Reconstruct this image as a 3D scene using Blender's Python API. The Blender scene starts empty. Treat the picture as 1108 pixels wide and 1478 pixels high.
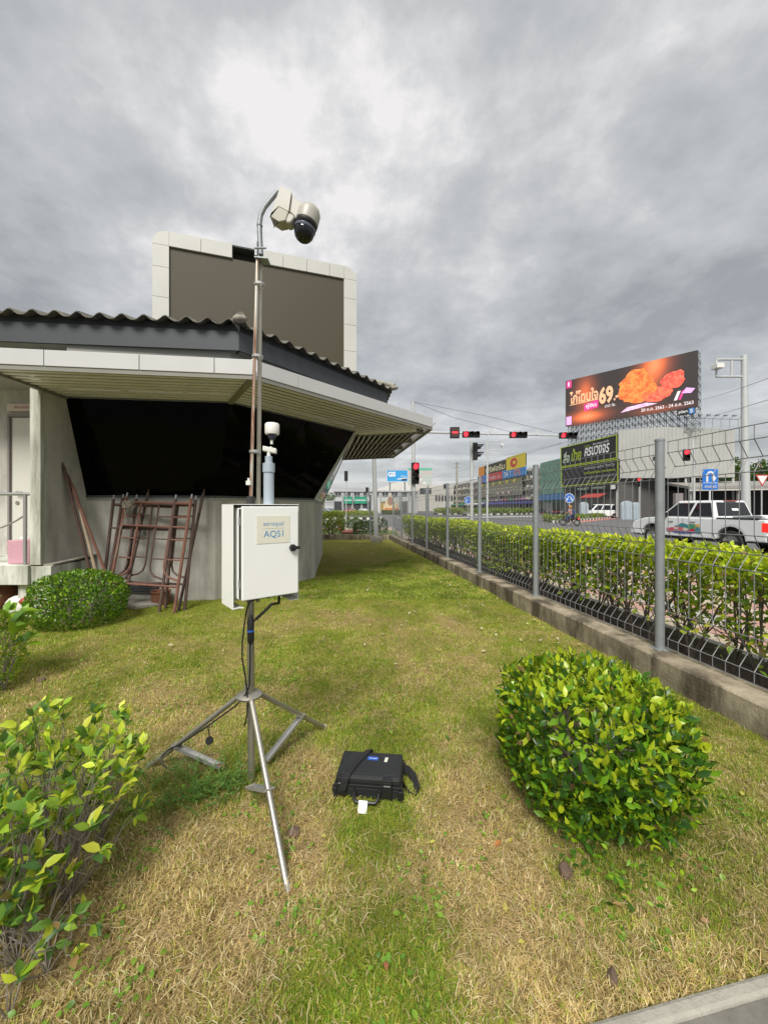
import bpy, bmesh, math, random
import numpy as np
from mathutils import Vector, Matrix, noise as mnoise
random.seed(7); np.random.seed(7)
R = math.radians
scene = bpy.context.scene
COL = scene.collection
# ------------------------------------------------------------------ camera, sky, sun, exposure
CAMZ, FPX, HX, HY = 1.42, 555.0, 554.0, 733.0
cam_d = bpy.data.cameras.new('camera'); cam = bpy.data.objects.new('camera', cam_d); COL.objects.link(cam)
cam.location = (0, 0, CAMZ); cam.rotation_euler = (R(90), 0, 0)
cam_d.sensor_fit = 'VERTICAL'; cam_d.sensor_height = 36; cam_d.lens = 36*FPX/1478
cam_d.shift_y = -6/1478; cam_d.clip_start = .05; cam_d.clip_end = 3000
scene.camera = cam
SUN_EL, SUN_AZ = R(50), R(192)          # azimuth clockwise from +Y (behind and left of the camera)
world = bpy.data.worlds.new("World"); scene.world = world; world.use_nodes = True
wt = world.node_tree; wn = wt.nodes; wl = wt.links
for n in list(wn): wn.remove(n)
def N(t, typ, **kw):
    n = t.nodes.new(typ)
    for k, v in kw.items(): setattr(n, k, v)
    return n
def mathn(t, op, a, b=None, c=None, clamp=False):
    n = N(t, 'ShaderNodeMath', operation=op); n.use_clamp = clamp
    for i, v in enumerate((a, b, c)):
        if v is None: continue
        if isinstance(v, (int, float)): n.inputs[i].default_value = v
        else: t.links.new(v, n.inputs[i])
    return n.outputs[0]
def ramp(t, fac, pts, interp='LINEAR'):
    n = N(t, 'ShaderNodeValToRGB'); n.color_ramp.interpolation = interp
    el = n.color_ramp.elements
    while len(el) < len(pts): el.new(.5)
    for e, (p, c) in zip(el, pts):
        e.position = p; e.color = (c if len(c) == 4 else (*c, 1))
    t.links.new(fac, n.inputs[0]); return n.outputs[0]
def noise_tex(t, vec, scale, detail=6, rough=.55, dist=0):
    n = N(t, 'ShaderNodeTexNoise'); n.inputs['Scale'].default_value = scale
    n.inputs['Detail'].default_value = detail; n.inputs['Roughness'].default_value = rough
    n.inputs['Distortion'].default_value = dist
    if vec is not None: t.links.new(vec, n.inputs['Vector'])
    return n.outputs['Fac']
def mixc(t, fac, a, b, bt='MIX'):
    n = N(t, 'ShaderNodeMix', data_type='RGBA', blend_type=bt)
    for i, v in ((0, fac), (6, a), (7, b)):
        if isinstance(v, (int, float)): n.inputs[i].default_value = v
        elif isinstance(v, tuple): n.inputs[i].default_value = (*v[:3], 1)
        else: t.links.new(v, n.inputs[i])
    return n.outputs[2]
sky = N(wt, 'ShaderNodeTexSky', sky_type='NISHITA'); sky.sun_disc = False
sky.sun_elevation = SUN_EL; sky.sun_rotation = SUN_AZ
tc = N(wt, 'ShaderNodeTexCoord')
sep = N(wt, 'ShaderNodeSeparateXYZ'); wl.new(tc.outputs['Generated'], sep.inputs[0])
SEED = 12.5
zz = mathn(wt, 'ADD', mathn(wt, 'MAXIMUM', sep.outputs[2], 0.0), .30)
cx = mathn(wt, 'DIVIDE', sep.outputs[0], zz); cy = mathn(wt, 'DIVIDE', sep.outputs[1], zz)
cmb = N(wt, 'ShaderNodeCombineXYZ'); wl.new(cx, cmb.inputs[0]); wl.new(cy, cmb.inputs[1]); cmb.inputs[2].default_value = SEED
warp = N(wt, 'ShaderNodeTexNoise'); warp.inputs['Scale'].default_value = 1.6; warp.inputs['Detail'].default_value = 5
wl.new(cmb.outputs[0], warp.inputs['Vector'])
vm = N(wt, 'ShaderNodeVectorMath', operation='MULTIPLY_ADD'); wl.new(warp.outputs['Color'], vm.inputs[0])
vm.inputs[1].default_value = (.8, .8, .5); wl.new(cmb.outputs[0], vm.inputs[2])
n1 = noise_tex(wt, vm.outputs[0], 1.0, 9, .56); n2 = noise_tex(wt, cmb.outputs[0], 4.2, 8, .62)
cl = mathn(wt, 'ADD', mathn(wt, 'MULTIPLY', n1, .66), mathn(wt, 'MULTIPLY', n2, .34))
ccol = ramp(wt, cl, [(.39, (1.16, 1.18, 1.21)), (.46, (1.49, 1.555, 1.58)), (.53, (1.88, 1.90, 1.91)), (.575, (2.28, 2.29, 2.28)), (.62, (2.95, 2.86, 2.85))])
# nearer the horizon the cloud layers pile up: lighter and flatter streaks
strv = N(wt, 'ShaderNodeMapping'); strv.inputs['Scale'].default_value = (1.2, 1.2, 14); wl.new(tc.outputs['Generated'], strv.inputs['Vector'])
n3 = noise_tex(wt, strv.outputs[0], 1.6, 6, .55, .4)
scol = ramp(wt, n3, [(.38, (1.1, 1.11, 1.11)), (.5, (1.55, 1.56, 1.55)), (.6, (2.4, 2.41, 2.39))])
hz = N(wt, 'ShaderNodeMapRange'); hz.inputs[1].default_value = .0; hz.inputs[2].default_value = .30; hz.inputs[3].default_value = .8; hz.inputs[4].default_value = 0
wl.new(sep.outputs[2], hz.inputs[0])
cc = mixc(wt, hz.outputs[0], ccol, scol)
final = mixc(wt, .955, sky.outputs[0], cc)
bg = N(wt, 'ShaderNodeBackground'); bg.inputs['Strength'].default_value = .1
wl.new(final, bg.inputs[0]); wo = N(wt, 'ShaderNodeOutputWorld'); wl.new(bg.outputs[0], wo.inputs[0])
sd = bpy.data.lights.new('sun', 'SUN'); sd.energy = 1.5; sd.angle = R(24); sd.color = (1, .965, .9)
sun = bpy.data.objects.new('sun', sd); COL.objects.link(sun); sun.location = (-10, -10, 30)
sdir = Vector((math.sin(SUN_AZ)*math.cos(SUN_EL), math.cos(SUN_AZ)*math.cos(SUN_EL), math.sin(SUN_EL)))
sun.rotation_euler = sdir.to_track_quat('Z', 'Y').to_euler()
scene.view_settings.view_transform = 'Standard'; scene.view_settings.look = 'None'
scene.view_settings.gamma = 1; scene.view_settings.exposure = 1.62; scene.view_settings.use_curve_mapping = False

# ------------------------------------------------------------------ helpers
W = {}
def P(px, py, Y): return Vector(((px-HX)/FPX*Y, Y, CAMZ-(py-HY)/FPX*Y))
def G(px, py, z=0.0):
    Y = (CAMZ-z)*FPX/(py-HY); return Vector(((px-HX)/FPX*Y, Y, z))
def wm(o): return W.get(o.name, Matrix.Identity(4)) if o else Matrix.Identity(4)
def tag(o, label=None, cat=None, group=None, kind=None):
    if label: o['label'] = label
    if cat: o['category'] = cat
    if group: o['group'] = group
    if kind: o['kind'] = kind
    return o
def thing(name, label, cat, loc=(0, 0, 0), rz=0, group=None, rot=None, kind=None):
    o = bpy.data.objects.new(name, None); COL.objects.link(o)
    o.empty_display_size = .1
    o.location = loc; o.rotation_euler = rot if rot else (0, 0, rz)
    W[o.name] = Matrix.Translation(Vector(loc)) @ o.rotation_euler.to_matrix().to_4x4()
    return tag(o, label, cat, group, kind)
class MB:
    def __init__(s): s.v = []; s.f = []; s.m = []
    def add(s, vs, fs, mi=0):
        b = len(s.v); s.v += [tuple(x) for x in vs]; s.f += [tuple(i+b for i in f) for f in fs]; s.m += [mi]*len(fs); return s
    def obox(s, o, ex, ey, ez, mi=0):   # corner + three edge vectors
        o, ex, ey, ez = map(Vector, (o, ex, ey, ez))
        vs = [o, o+ex, o+ex+ey, o+ey, o+ez, o+ex+ez, o+ex+ey+ez, o+ey+ez]
        return s.add(vs, [(0, 3, 2, 1), (4, 5, 6, 7), (0, 1, 5, 4), (1, 2, 6, 5), (2, 3, 7, 6), (3, 0, 4, 7)], mi)
    def box(s, x0, x1, y0, y1, z0, z1, mi=0): return s.obox((x0, y0, z0), (x1-x0, 0, 0), (0, y1-y0, 0), (0, 0, z1-z0), mi)
    def beam(s, a, b, w, h, up=(0, 0, 1), mi=0):
        a, b = Vector(a), Vector(b); d = b-a; u = Vector(up); sd_ = d.cross(u).normalized(); u = sd_.cross(d).normalized()
        return s.obox(a-sd_*w/2-u*h/2, d, sd_*w, u*h, mi)
    def tube(s, pts, r, n=8, mi=0, cap=True):
        pts = [Vector(p) for p in pts]; rs = r if isinstance(r, (list, tuple)) else [r]*len(pts)
        b = len(s.v); L = len(pts); pu = None
        for i, p in enumerate(pts):
            d = (pts[min(i+1, L-1)]-pts[max(i-1, 0)]).normalized()
            if pu is None:
                pu = d.cross(Vector((0, 0, 1)))
                if pu.length < .05: pu = Vector((1, 0, 0))
            pu = (pu-d*pu.dot(d)).normalized(); q = d.cross(pu)
            for k in range(n):
                a = 2*math.pi*k/n; s.v.append(tuple(p+(pu*math.cos(a)+q*math.sin(a))*rs[i]))
        for i in range(L-1):
            for k in range(n):
                s.f.append((b+i*n+k, b+i*n+(k+1) % n, b+(i+1)*n+(k+1) % n, b+(i+1)*n+k)); s.m.append(mi)
        if cap:
            s.f.append(tuple(b+k for k in reversed(range(n)))); s.f.append(tuple(b+(L-1)*n+k for k in range(n))); s.m += [mi, mi]
        return s
    def prism(s, poly, d, mi=0):       # polygon (list of 3D points) extruded by d
        poly = [Vector(p) for p in poly]; d = Vector(d); n = len(poly)
        vs = poly+[p+d for p in poly]
        fs = [tuple(reversed(range(n))), tuple(range(n, 2*n))]+[(i, (i+1) % n, n+(i+1) % n, n+i) for i in range(n)]
        return s.add(vs, fs, mi)
    def lathe(s, prof, c=(0, 0, 0), ax=(0, 0, 1), n=20, mi=0):   # prof: list of (r, h)
        c = Vector(c); ax = Vector(ax).normalized(); u = ax.orthogonal().normalized(); w = ax.cross(u); b = len(s.v)
        for r, h in prof:
            for k in range(n):
                a = 2*math.pi*k/n; s.v.append(tuple(c+ax*h+(u*math.cos(a)+w*math.sin(a))*max(r, 1e-4)))
        for i in range(len(prof)-1):
            for k in range(n):
                s.f.append((b+i*n+k, b+i*n+(k+1) % n, b+(i+1)*n+(k+1) % n, b+(i+1)*n+k)); s.m.append(mi)
        return s
    def ball(s, c, r, n=12, sc=(1, 1, 1), mi=0):
        prof = []
        b = len(s.v); s.lathe([(math.sin(math.pi*i/8)*r, -math.cos(math.pi*i/8)*r) for i in range(9)], (0, 0, 0), (0, 0, 1), n, mi)
        for i in range(b, len(s.v)):
            x, y, z = s.v[i]; s.v[i] = (c[0]+x*sc[0], c[1]+y*sc[1], c[2]+z*sc[2])
        return s
    def quad(s, a, b, c, d, mi=0): return s.add([a, b, c, d], [(0, 1, 2, 3)], mi)
    def build(s, name, mats, parent=None, world=False, smooth=False, bevel=0, fix=True):
        me = bpy.data.meshes.new(name)
        if world and parent:
            inv = wm(parent).inverted(); vs = [tuple(inv @ Vector(v)) for v in s.v]
        else: vs = s.v
        me.from_pydata(vs, [], s.f)
        if not isinstance(mats, (list, tuple)): mats = [mats]
        for m_ in mats: me.materials.append(m_)
        me.polygons.foreach_set('material_index', s.m)
        if smooth:
            me.polygons.foreach_set('use_smooth', [True]*len(s.f))
        if fix:
            bm = bmesh.new(); bm.from_mesh(me); bmesh.ops.recalc_face_normals(bm, faces=bm.faces)
            bm.to_mesh(me); bm.free()
        me.update()
        o = bpy.data.objects.new(name, me); COL.objects.link(o); o.parent = parent
        W[o.name] = wm(parent)
        if smooth and smooth != 'all':
            try: me.set_sharp_from_angle(angle=R(40))
            except Exception: pass
        if bevel:
            bv = o.modifiers.new('bevel', 'BEVEL'); bv.width = bevel; bv.segments = 2; bv.limit_method = 'ANGLE'; bv.angle_limit = R(35)
        return o
def inst(src, name, parent, M=None):
    o = bpy.data.objects.new(name, src.data if hasattr(src, 'data') and src.type == 'MESH' else src); COL.objects.link(o); o.parent = parent
    if M is not None: o.matrix_basis = M
    if hasattr(src, 'modifiers'):
        for md in src.modifiers:
            if md.type == 'BEVEL':
                b = o.modifiers.new('bevel', 'BEVEL'); b.width = md.width; b.segments = md.segments; b.limit_method = 'ANGLE'; b.angle_limit = md.angle_limit
    W[o.name] = wm(parent); return o
def inst_mesh(me, name, parent, M=None):
    o = bpy.data.objects.new(name, me); COL.objects.link(o); o.parent = parent
    if M is not None: o.matrix_basis = M
    W[o.name] = wm(parent); return o
def copy_tree(src, parent=None, loc=None, rz=None, label=None, group=None):
    c = src.copy(); COL.objects.link(c)
    if parent is not None: c.parent = parent
    if loc is not None: c.location = loc
    if rz is not None: c.rotation_euler = (0, 0, rz)
    if label: c['label'] = label
    if group: c['group'] = group
    for ch in list(src.children): copy_tree(ch, c)
    return c
def struct(mb, name, m, **kw):
    o = mb.build(name, m, None, **kw); o['kind'] = 'structure'; return o

# ------------------------------------------------------------------ materials
def base_mat(name):
    m = bpy.data.materials.new(name); m.use_nodes = True; t = m.node_tree
    b = t.nodes['Principled BSDF']; return m, t, b
def mat(name, col, rough=.6, metal=0, var=.18, scale=6, bump=0, bscale=60, spec=.5, emis=None, estr=1, coat=0):
    m, t, b = base_mat(name)
    b.inputs['Roughness'].default_value = rough; b.inputs['Metallic'].default_value = metal
    b.inputs['Specular IOR Level'].default_value = spec; b.inputs['Coat Weight'].default_value = coat
    tcn = N(t, 'ShaderNodeTexCoord')
    if var:
        nz = noise_tex(t, tcn.outputs['Object'], scale, 5, .6)
        c = mixc(t, nz, tuple(x*(1-var) for x in col), tuple(min(1, x*(1+var)) for x in col))
        t.links.new(c, b.inputs['Base Color'])
        rr = mathn(t, 'ADD', mathn(t, 'MULTIPLY', nz, .2), rough-.1); t.links.new(rr, b.inputs['Roughness'])
    else: b.inputs['Base Color'].default_value = (*col, 1)
    if bump:
        nb = noise_tex(t, tcn.outputs['Object'], bscale, 4, .6); bn = N(t, 'ShaderNodeBump'); bn.inputs['Strength'].default_value = bump
        bn.inputs['Distance'].default_value = .01; t.links.new(nb, bn.inputs['Height']); t.links.new(bn.outputs[0], b.inputs['Normal'])
    if emis:
        b.inputs['Emission Color'].default_value = (*emis, 1); b.inputs['Emission Strength'].default_value = estr
    return m
def concrete(name, c1, c2, stain=(.08, .075, .06), samt=.55, streak=3.0, scale=1.4, bump=.35, moss=None, lo=.5, hi=.72):
    m, t, b = base_mat(name); b.inputs['Roughness'].default_value = .85; b.inputs['Specular IOR Level'].default_value = .25
    g = N(t, 'ShaderNodeNewGeometry'); mp = N(t, 'ShaderNodeMapping'); mp.inputs['Scale'].default_value = (streak, streak, .35)
    t.links.new(g.outputs['Position'], mp.inputs[0])
    n1_ = noise_tex(t, g.outputs['Position'], scale, 7, .6); n2_ = noise_tex(t, mp.outputs[0], 1.7, 6, .65); n3_ = noise_tex(t, g.outputs['Position'], scale*9, 5, .6)
    c = mixc(t, ramp(t, n1_, [(.35, (0, 0, 0)), (.65, (1, 1, 1))]), c1, c2)
    c = mixc(t, mathn(t, 'MULTIPLY', ramp(t, n2_, [(lo, (0, 0, 0)), (hi, (1, 1, 1))]), samt), c, stain)
    c = mixc(t, mathn(t, 'MULTIPLY', ramp(t, n3_, [(.5, (0, 0, 0)), (.75, (1, 1, 1))]), .35), c, tuple(x*.55 for x in c1))
    if moss:
        n4_ = noise_tex(t, g.outputs['Position'], scale*2.3, 5, .7)
        c = mixc(t, ramp(t, n4_, [(.58, (0, 0, 0)), (.72, (1, 1, 1))]), c, moss)
    t.links.new(c, b.inputs['Base Color'])
    bn = N(t, 'ShaderNodeBump'); bn.inputs['Strength'].default_value = bump; bn.inputs['Distance'].default_value = .008
    nb = noise_tex(t, g.outputs['Position'], 55, 5, .65); t.links.new(nb, bn.inputs['Height']); t.links.new(bn.outputs[0], b.inputs['Normal'])
    return m
def leafmat(name, transl=.35, rough=.42, var=.0):
    m = bpy.data.materials.new(name); m.use_nodes = True; t = m.node_tree; b = t.nodes['Principled BSDF']; out = t.nodes['Material Output']
    at = N(t, 'ShaderNodeAttribute', attribute_name='Col'); t.links.new(at.outputs['Color'], b.inputs['Base Color'])
    b.inputs['Roughness'].default_value = rough; b.inputs['Specular IOR Level'].default_value = .4
    tr = N(t, 'ShaderNodeBsdfTranslucent')
    tcol = mixc(t, .5, at.outputs['Color'], (.35, .5, .05), 'MIX') if transl > .2 else at.outputs['Color']
    t.links.new(tcol, tr.inputs['Color'])
    mx = N(t, 'ShaderNodeMixShader'); mx.inputs[0].default_value = transl
    t.links.new(b.outputs[0], mx.inputs[1]); t.links.new(tr.outputs[0], mx.inputs[2]); t.links.new(mx.outputs[0], out.inputs[0])
    return m
M = {}
M['white_paint'] = mat('white_paint', (.72, .72, .69), .4, var=.05, scale=3)
M['box_white'] = mat('box_white', (.81, .81, .77), .38, var=.04, scale=4, bump=.05, bscale=300)
M['cream'] = mat('camera_cream', (.40, .385, .33), .45, var=.08)
M['black'] = mat('black_plastic', (.012, .012, .013), .45, var=.2, scale=20)
M['case_black'] = mat('case_black', (.016, .017, .019), .5, var=.25, scale=30, bump=.15, bscale=400)
M['webbing'] = mat('webbing', (.012, .012, .013), .85, var=.2, bump=.4, bscale=500)
M['dome'] = mat('dome_black', (.006, .006, .008), .08, var=0)
M['rubber'] = mat('rubber', (.02, .02, .02), .75, var=.2)
M['galv'] = mat('galvanised', (.27, .29, .30), .45, metal=.3, var=.2, scale=14, bump=.1)
M['wire'] = mat('fence_wire', (.19, .195, .20), .55, metal=.2, var=.15)
M['steel'] = mat('stainless', (.40, .38, .33), .42, metal=.8, var=.15, scale=8)
M['alu'] = mat('aluminium', (.40, .40, .39), .5, metal=.6, var=.1)
M['grey_pvc'] = mat('grey_pvc', (.36, .42, .47), .45, var=.05)
M['white_pl'] = mat('white_plastic', (.72, .71, .66), .4, var=.04)
M['navy'] = mat('navy_plastic', (.03, .035, .07), .4, var=.1)
M['blue_print'] = mat('blue_print', (.09, .27, .52), .5, var=0)
M['sticker'] = mat('label_cream', (.70, .68, .56), .5, var=.03)
M['blue_sticker'] = mat('blue_sticker', (.02, .10, .42), .4, var=.1)
M['paper'] = mat('paper', (.74, .72, .62), .8, var=.06, bump=.3)
M['fascia'] = mat('fascia_panel', (.52, .52, .51), .42, var=.07, scale=2.2)
M['screen_panel'] = mat('screen_cladding', (.52, .52, .47), .45, var=.10, scale=1.3)
M['slat'] = mat('slat_paint', (.84, .79, .83), .5, var=.14, scale=3)
M['slat_dark'] = mat('slat_dark', (.23, .22, .19), .6, var=.2, scale=3)
M['slate'] = mat('slate_fascia', (.052, .058, .064), .55, var=.15, scale=2)
M['slate2'] = mat('slate_fascia_upper', (.028, .03, .033), .6, var=.2, scale=2)
M['soffit'] = mat('soffit_board', (.30, .30, .27), .7, var=.1, scale=2)
M['roof'] = concrete('roof_sheet', (.19, .18, .15), (.12, .115, .095), (.03, .03, .025), .7, 6, 3)
M['ridge'] = concrete('ridge_cap', (.36, .34, .28), (.25, .24, .2), (.08, .07, .05), .6, 4, 4)
M['wall'] = concrete('rendered_wall', (.58, .56, .51), (.44, .425, .39), (.15, .14, .105), .6, 1.6, 1.1, .15, lo=.46, hi=.7)
M['pier'] = concrete('whitewashed_pier', (.74, .745, .68), (.56, .565, .50), (.17, .17, .11), .85, 2.6, 2.0, .2, lo=.43, hi=.66)
M['curb_wall'] = concrete('old_concrete', (.42, .36, .26), (.20, .165, .12), (.07, .055, .04), .9, 1.5, 3.6, 1.0, lo=.46, hi=.6)
M['kerbc'] = concrete('kerb_concrete', (.38, .36, .31), (.27, .26, .22), (.10, .09, .075), .5, 1.2, 3, .6)
M['glass_dark'] = mat('black_glass', (.0015, .0015, .002), .06, var=0, spec=.06)
M['door'] = mat('door_paint', (.58, .57, .51), .5, var=.05, scale=2)
M['led_off'] = mat('unlit_screen', (.052, .043, .019), .6, var=.04, scale=.3)
M['rust'] = mat('rusty_tube', (.17, .075, .052), .8, var=.5, scale=12, bump=.3)
M['rust2'] = mat('dark_rusty_tube', (.085, .05, .04), .75, var=.5, scale=9, bump=.3)
M['rustpole'] = mat('weathered_pole', (.42, .33, .23), .45, metal=.45, var=.35, scale=5)
M['red_dull'] = mat('dull_red', (.32, .05, .04), .5)
M['pinkbag'] = mat('pink_bag', (.55, .30, .36), .6, var=.15, scale=20)
M['terracotta'] = mat('terracotta', (.20, .08, .045), .8)
M['bark'] = mat('bark', (.14, .115, .09), .9, var=.35, scale=25, bump=.5)
M['twig'] = mat('twig', (.22, .19, .155), .85, var=.3, scale=30)
M['stone'] = mat('stone', (.13, .085, .06), .9, var=.35, scale=12, bump=.8)
M['white'] = mat('white', (.75, .75, .73), .4, var=.04)
M['wpaint'] = mat('car_white', (.70, .72, .72), .22, var=.02, coat=.5)
M['carglass'] = mat('car_glass', (.012, .014, .016), .06, var=0)
M['chrome'] = mat('chrome', (.6, .6, .6), .15, metal=1, var=0)
M['redlens'] = mat('red_lens', (.45, .02, .03), .2, var=0)
M['kb'] = mat('kerb_black', (.03, .03, .03), .7); M['kw'] = mat('kerb_white', (.66, .65, .6), .7)
M['polegrey'] = mat('pole_grey', (.50, .51, .50), .5, metal=.2, var=.08)
M['leaf'] = leafmat('leaf'); M['leaf_gloss'] = leafmat('leaf_glossy', .3, .3)
M['grass'] = leafmat('grass_blade', .40, .6)
M['sigred'] = mat('signal_red', (.6, .01, .01), .3, var=0, emis=(1, .02, .03), estr=1.5)
M['sigoff'] = mat('signal_lens_off', (.02, .015, .012), .25, var=0)
M['taillight'] = mat('tail_light_lit', (.6, .01, .01), .3, var=0, emis=(1, .03, .02), estr=.25)
m, t, b = base_mat('rust_streaked_steel'); b.inputs['Metallic'].default_value = .45; b.inputs['Roughness'].default_value = .35
g = N(t, 'ShaderNodeNewGeometry'); mp = N(t, 'ShaderNodeMapping'); mp.inputs['Scale'].default_value = (60, 60, 3.2); t.links.new(g.outputs['Position'], mp.inputs[0])
rz_ = noise_tex(t, mp.outputs[0], .9, 4, .6, .5); t.links.new(ramp(t, rz_, [(.45, (.56, .53, .45)), (.54, (.38, .23, .15)), (.64, (.20, .08, .05))]), b.inputs['Base Color']); M['streaky'] = m
def flat(name, c, rough=.6): 
    k = 'flat_'+name
    if k not in M: M[k] = mat(k, c, rough, var=.06, scale=1)
    return M[k]
# ------------------------------------------------------------------ text
def text(s, c, ex, width=None, height=None, m=None, parent=None, name='lettering', ez=(0, 0, 1), depth=.004, off=0., bold=.012, shear=0):
    cu = bpy.data.curves.new('txt', 'FONT'); cu.body = s; cu.size = 1; cu.align_x = 'CENTER'; cu.offset = bold; cu.shear = shear
    cu.resolution_u = 3
    ob = bpy.data.objects.new('txt', cu); COL.objects.link(ob)
    dg = bpy.context.evaluated_depsgraph_get(); dg.update()
    me = bpy.data.meshes.new_from_object(ob.evaluated_get(dg)); bpy.data.objects.remove(ob); bpy.data.curves.remove(cu)
    n = len(me.vertices)
    if n == 0: return None
    v = np.empty(n*3); me.vertices.foreach_get('co', v); v = v.reshape(-1, 3)
    lo, hi = v.min(0), v.max(0); w, h = hi[0]-lo[0], hi[1]-lo[1]
    sx = (width/w) if width else None; sy = (height/h) if height else None
    sx = sx or sy; sy = sy or sx
    ex = Vector(ex).normalized(); ez = Vector(ez).normalized(); nn = ex.cross(ez)
    inv = wm(parent).inverted()
    out = np.empty((n, 3))
    for i in range(n):
        q = Vector(c)+ex*((v[i, 0]-(lo[0]+hi[0])/2)*sx)+ez*((v[i, 1]-(lo[1]+hi[1])/2)*sy)+nn*(off+depth)
        out[i] = inv @ q
    me.vertices.foreach_set('co', out.ravel()); me.materials.clear(); me.materials.append(m)
    o = bpy.data.objects.new(name, me); COL.objects.link(o); o.parent = parent; W[o.name] = wm(parent); me.update()
    return o
# ------------------------------------------------------------------ foliage
LV = np.array([(0, 0, 0), (-.20, .26, .07), (.20, .26, .07), (-.235, .56, .07), (.235, .56, .07), (0, 1, -.10), (0, .28, -.0), (0, .6, .02)], float)
LF = [(0, 6, 1), (0, 2, 6), (1, 6, 7, 3), (6, 2, 4, 7), (3, 7, 5), (7, 4, 5)]
def frames(n_, tdir, flip=.25):
    t = tdir/np.linalg.norm(tdir, axis=1, keepdims=True)
    up = n_+np.random.normal(0, flip, n_.shape); up -= t*(up*t).sum(1, keepdims=True)
    up /= np.linalg.norm(up, axis=1, keepdims=True); s = np.cross(t, up)
    return s, t, up
def leaves_mesh(name, pos, s, t, u, size, cols, width=1.0, shape=LV, faces=LF):
    n = len(pos); k = len(shape)
    V = pos[:, None, :]+(shape[None, :, 0:1]*width*s[:, None, :]+shape[None, :, 1:2]*t[:, None, :]+shape[None, :, 2:3]*u[:, None, :])*size[:, None, None]
    V = V.reshape(-1, 3).astype(np.float32)
    lens = np.array([len(f) for f in faces]); fl = np.concatenate([np.array(f) for f in faces])
    idx = (fl[None, :]+(np.arange(n)*k)[:, None]).ravel(); tot = np.tile(lens, n)
    me = bpy.data.meshes.new(name); me.vertices.add(len(V)); me.vertices.foreach_set('co', V.ravel())
    me.loops.add(len(idx)); me.loops.foreach_set('vertex_index', idx.astype(np.int32))
    st = np.concatenate([[0], np.cumsum(tot)[:-1]]); me.polygons.add(len(tot))
    me.polygons.foreach_set('loop_start', st.astype(np.int32)); me.polygons.foreach_set('loop_total', tot.astype(np.int32))
    a = me.color_attributes.new('Col', 'FLOAT_COLOR', 'POINT')
    c = np.ones((n, k, 4), np.float32); c[:, :, :3] = cols[:, None, :]; a.data.foreach_set('color', c.ravel())
    me.update(); me.validate(); return me
def foliage(parent, pos, nrm, tdir, size, cols, m, width=1.0, n_parts=0, flip=.25, name='leaf', vis=None):
    """pos etc. in world; the nearest n_parts leaves become objects, the rest one stuff part"""
    dead = np.random.rand(len(pos)) < .012; cols = np.where(dead[:, None], np.array([[.30, .19, .08]]), cols)
    s, t, u = frames(nrm, tdir, flip)
    Winv = np.array(wm(parent).inverted())
    loc = pos@Winv[:3, :3].T+Winv[:3, 3]; R3 = Winv[:3, :3]
    s, t, u = s@R3.T, t@R3.T, u@R3.T
    order = np.arange(len(pos))
    if n_parts:
        d = np.linalg.norm(pos-np.array([0, 0, CAMZ]), axis=1)/size
        inframe = (np.abs(pos[:, 0]/pos[:, 1]) < 1.0) & (pos[:, 1] > .3)
        d = np.where(inframe, d, d+1e3)
        if vis is not None: d = d+vis
        order = np.argsort(d)
    sel, rest = order[:n_parts], order[n_parts:]
    if len(rest):
        me = leaves_mesh(name+'_mass', loc[rest], s[rest], t[rest], u[rest], size[rest], cols[rest], width)
        me.materials.append(m); o = bpy.data.objects.new('foliage', me); COL.objects.link(o); o.parent = parent; o['kind'] = 'stuff'
    if len(sel):
        pal = []
        K = 8; order2 = sel[np.argsort(cols[sel].sum(1))]
        for b in np.array_split(order2, K):
            c = cols[b[len(b)//2]][None, :]
            me = leaves_mesh(name, np.zeros((1, 3)), np.array([[1., 0, 0]]), np.array([[0, 1., 0]]), np.array([[0, 0, 1.]]), np.ones(1), c, width)
            me.materials.append(m)
            for i in b:
                z = size[i]; Mx = Matrix(((s[i][0]*z, t[i][0]*z, u[i][0]*z, loc[i][0]), (s[i][1]*z, t[i][1]*z, u[i][1]*z, loc[i][1]), (s[i][2]*z, t[i][2]*z, u[i][2]*z, loc[i][2]), (0, 0, 0, 1)))
                o = bpy.data.objects.new(name, me); COL.objects.link(o); o.parent = parent; o.matrix_basis = Mx
def colmix(n, palette, w, jit=.12):
    pal = np.array(palette, float); idx = np.random.choice(len(pal), n, p=np.array(w)/sum(w))
    c = pal[idx]*(1+np.random.normal(0, jit, (n, 1))); return np.clip(c, .004, .9)
def vnoise(p, sc, seed=0):
    return np.array([mnoise.noise(Vector((x*sc+seed, y*sc, z*sc))) for x, y, z in p])

# ================================================================== GROUND
DRY = [  # px,py,radius,weight : dry straw patches, and green ones below zero (from the photograph)
 (430, 1230, .22, 1.3), (400, 1310, .18, 1.0), (300, 1260, .25, .9), (300, 1400, .30, .9), (120, 1440, .35, 1.0), (210, 1330, .2, .8),
 (670, 1200, .14, 1.4), (690, 1300, .2, 1.4), (650, 1120, .12, .9), (780, 1400, .25, 1.1), (950, 1400, .3, .9), (1060, 1330, .2, .8),
 (560, 1300, .1, .6), (440, 1130, .2, 1.0), (300, 1060, .25, .9), (230, 1010, .35, .9), (570, 990, .5, .5), (620, 930, .8, .55), (60, 985, .3, 1.1),
 (720, 900, .6, .5), (170, 940, .3, .5), (440, 895, .8, .5), (830, 1150, .3, .6), (980, 1150, .3, .4), (500, 900, .5, .5),
 (560, 1185, .16, -1.2), (530, 1160, .12, -.6), (520, 1390, .16, -1.0), (600, 1430, .16, -.8), (480, 1340, .12, -.4), (640, 1030, .3, -.4), (1000, 1290, .18, -1.1), (440, 1450, .15, -.7),
 (330, 1120, .15, -.8), (250, 870, .8, -.6), (560, 850, 2, -.5), (430, 950, .5, -.3), (760, 1010, .3, -.3), (1040, 1180, .25, -.5), (880, 1330, .15, -.5)]
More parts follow.
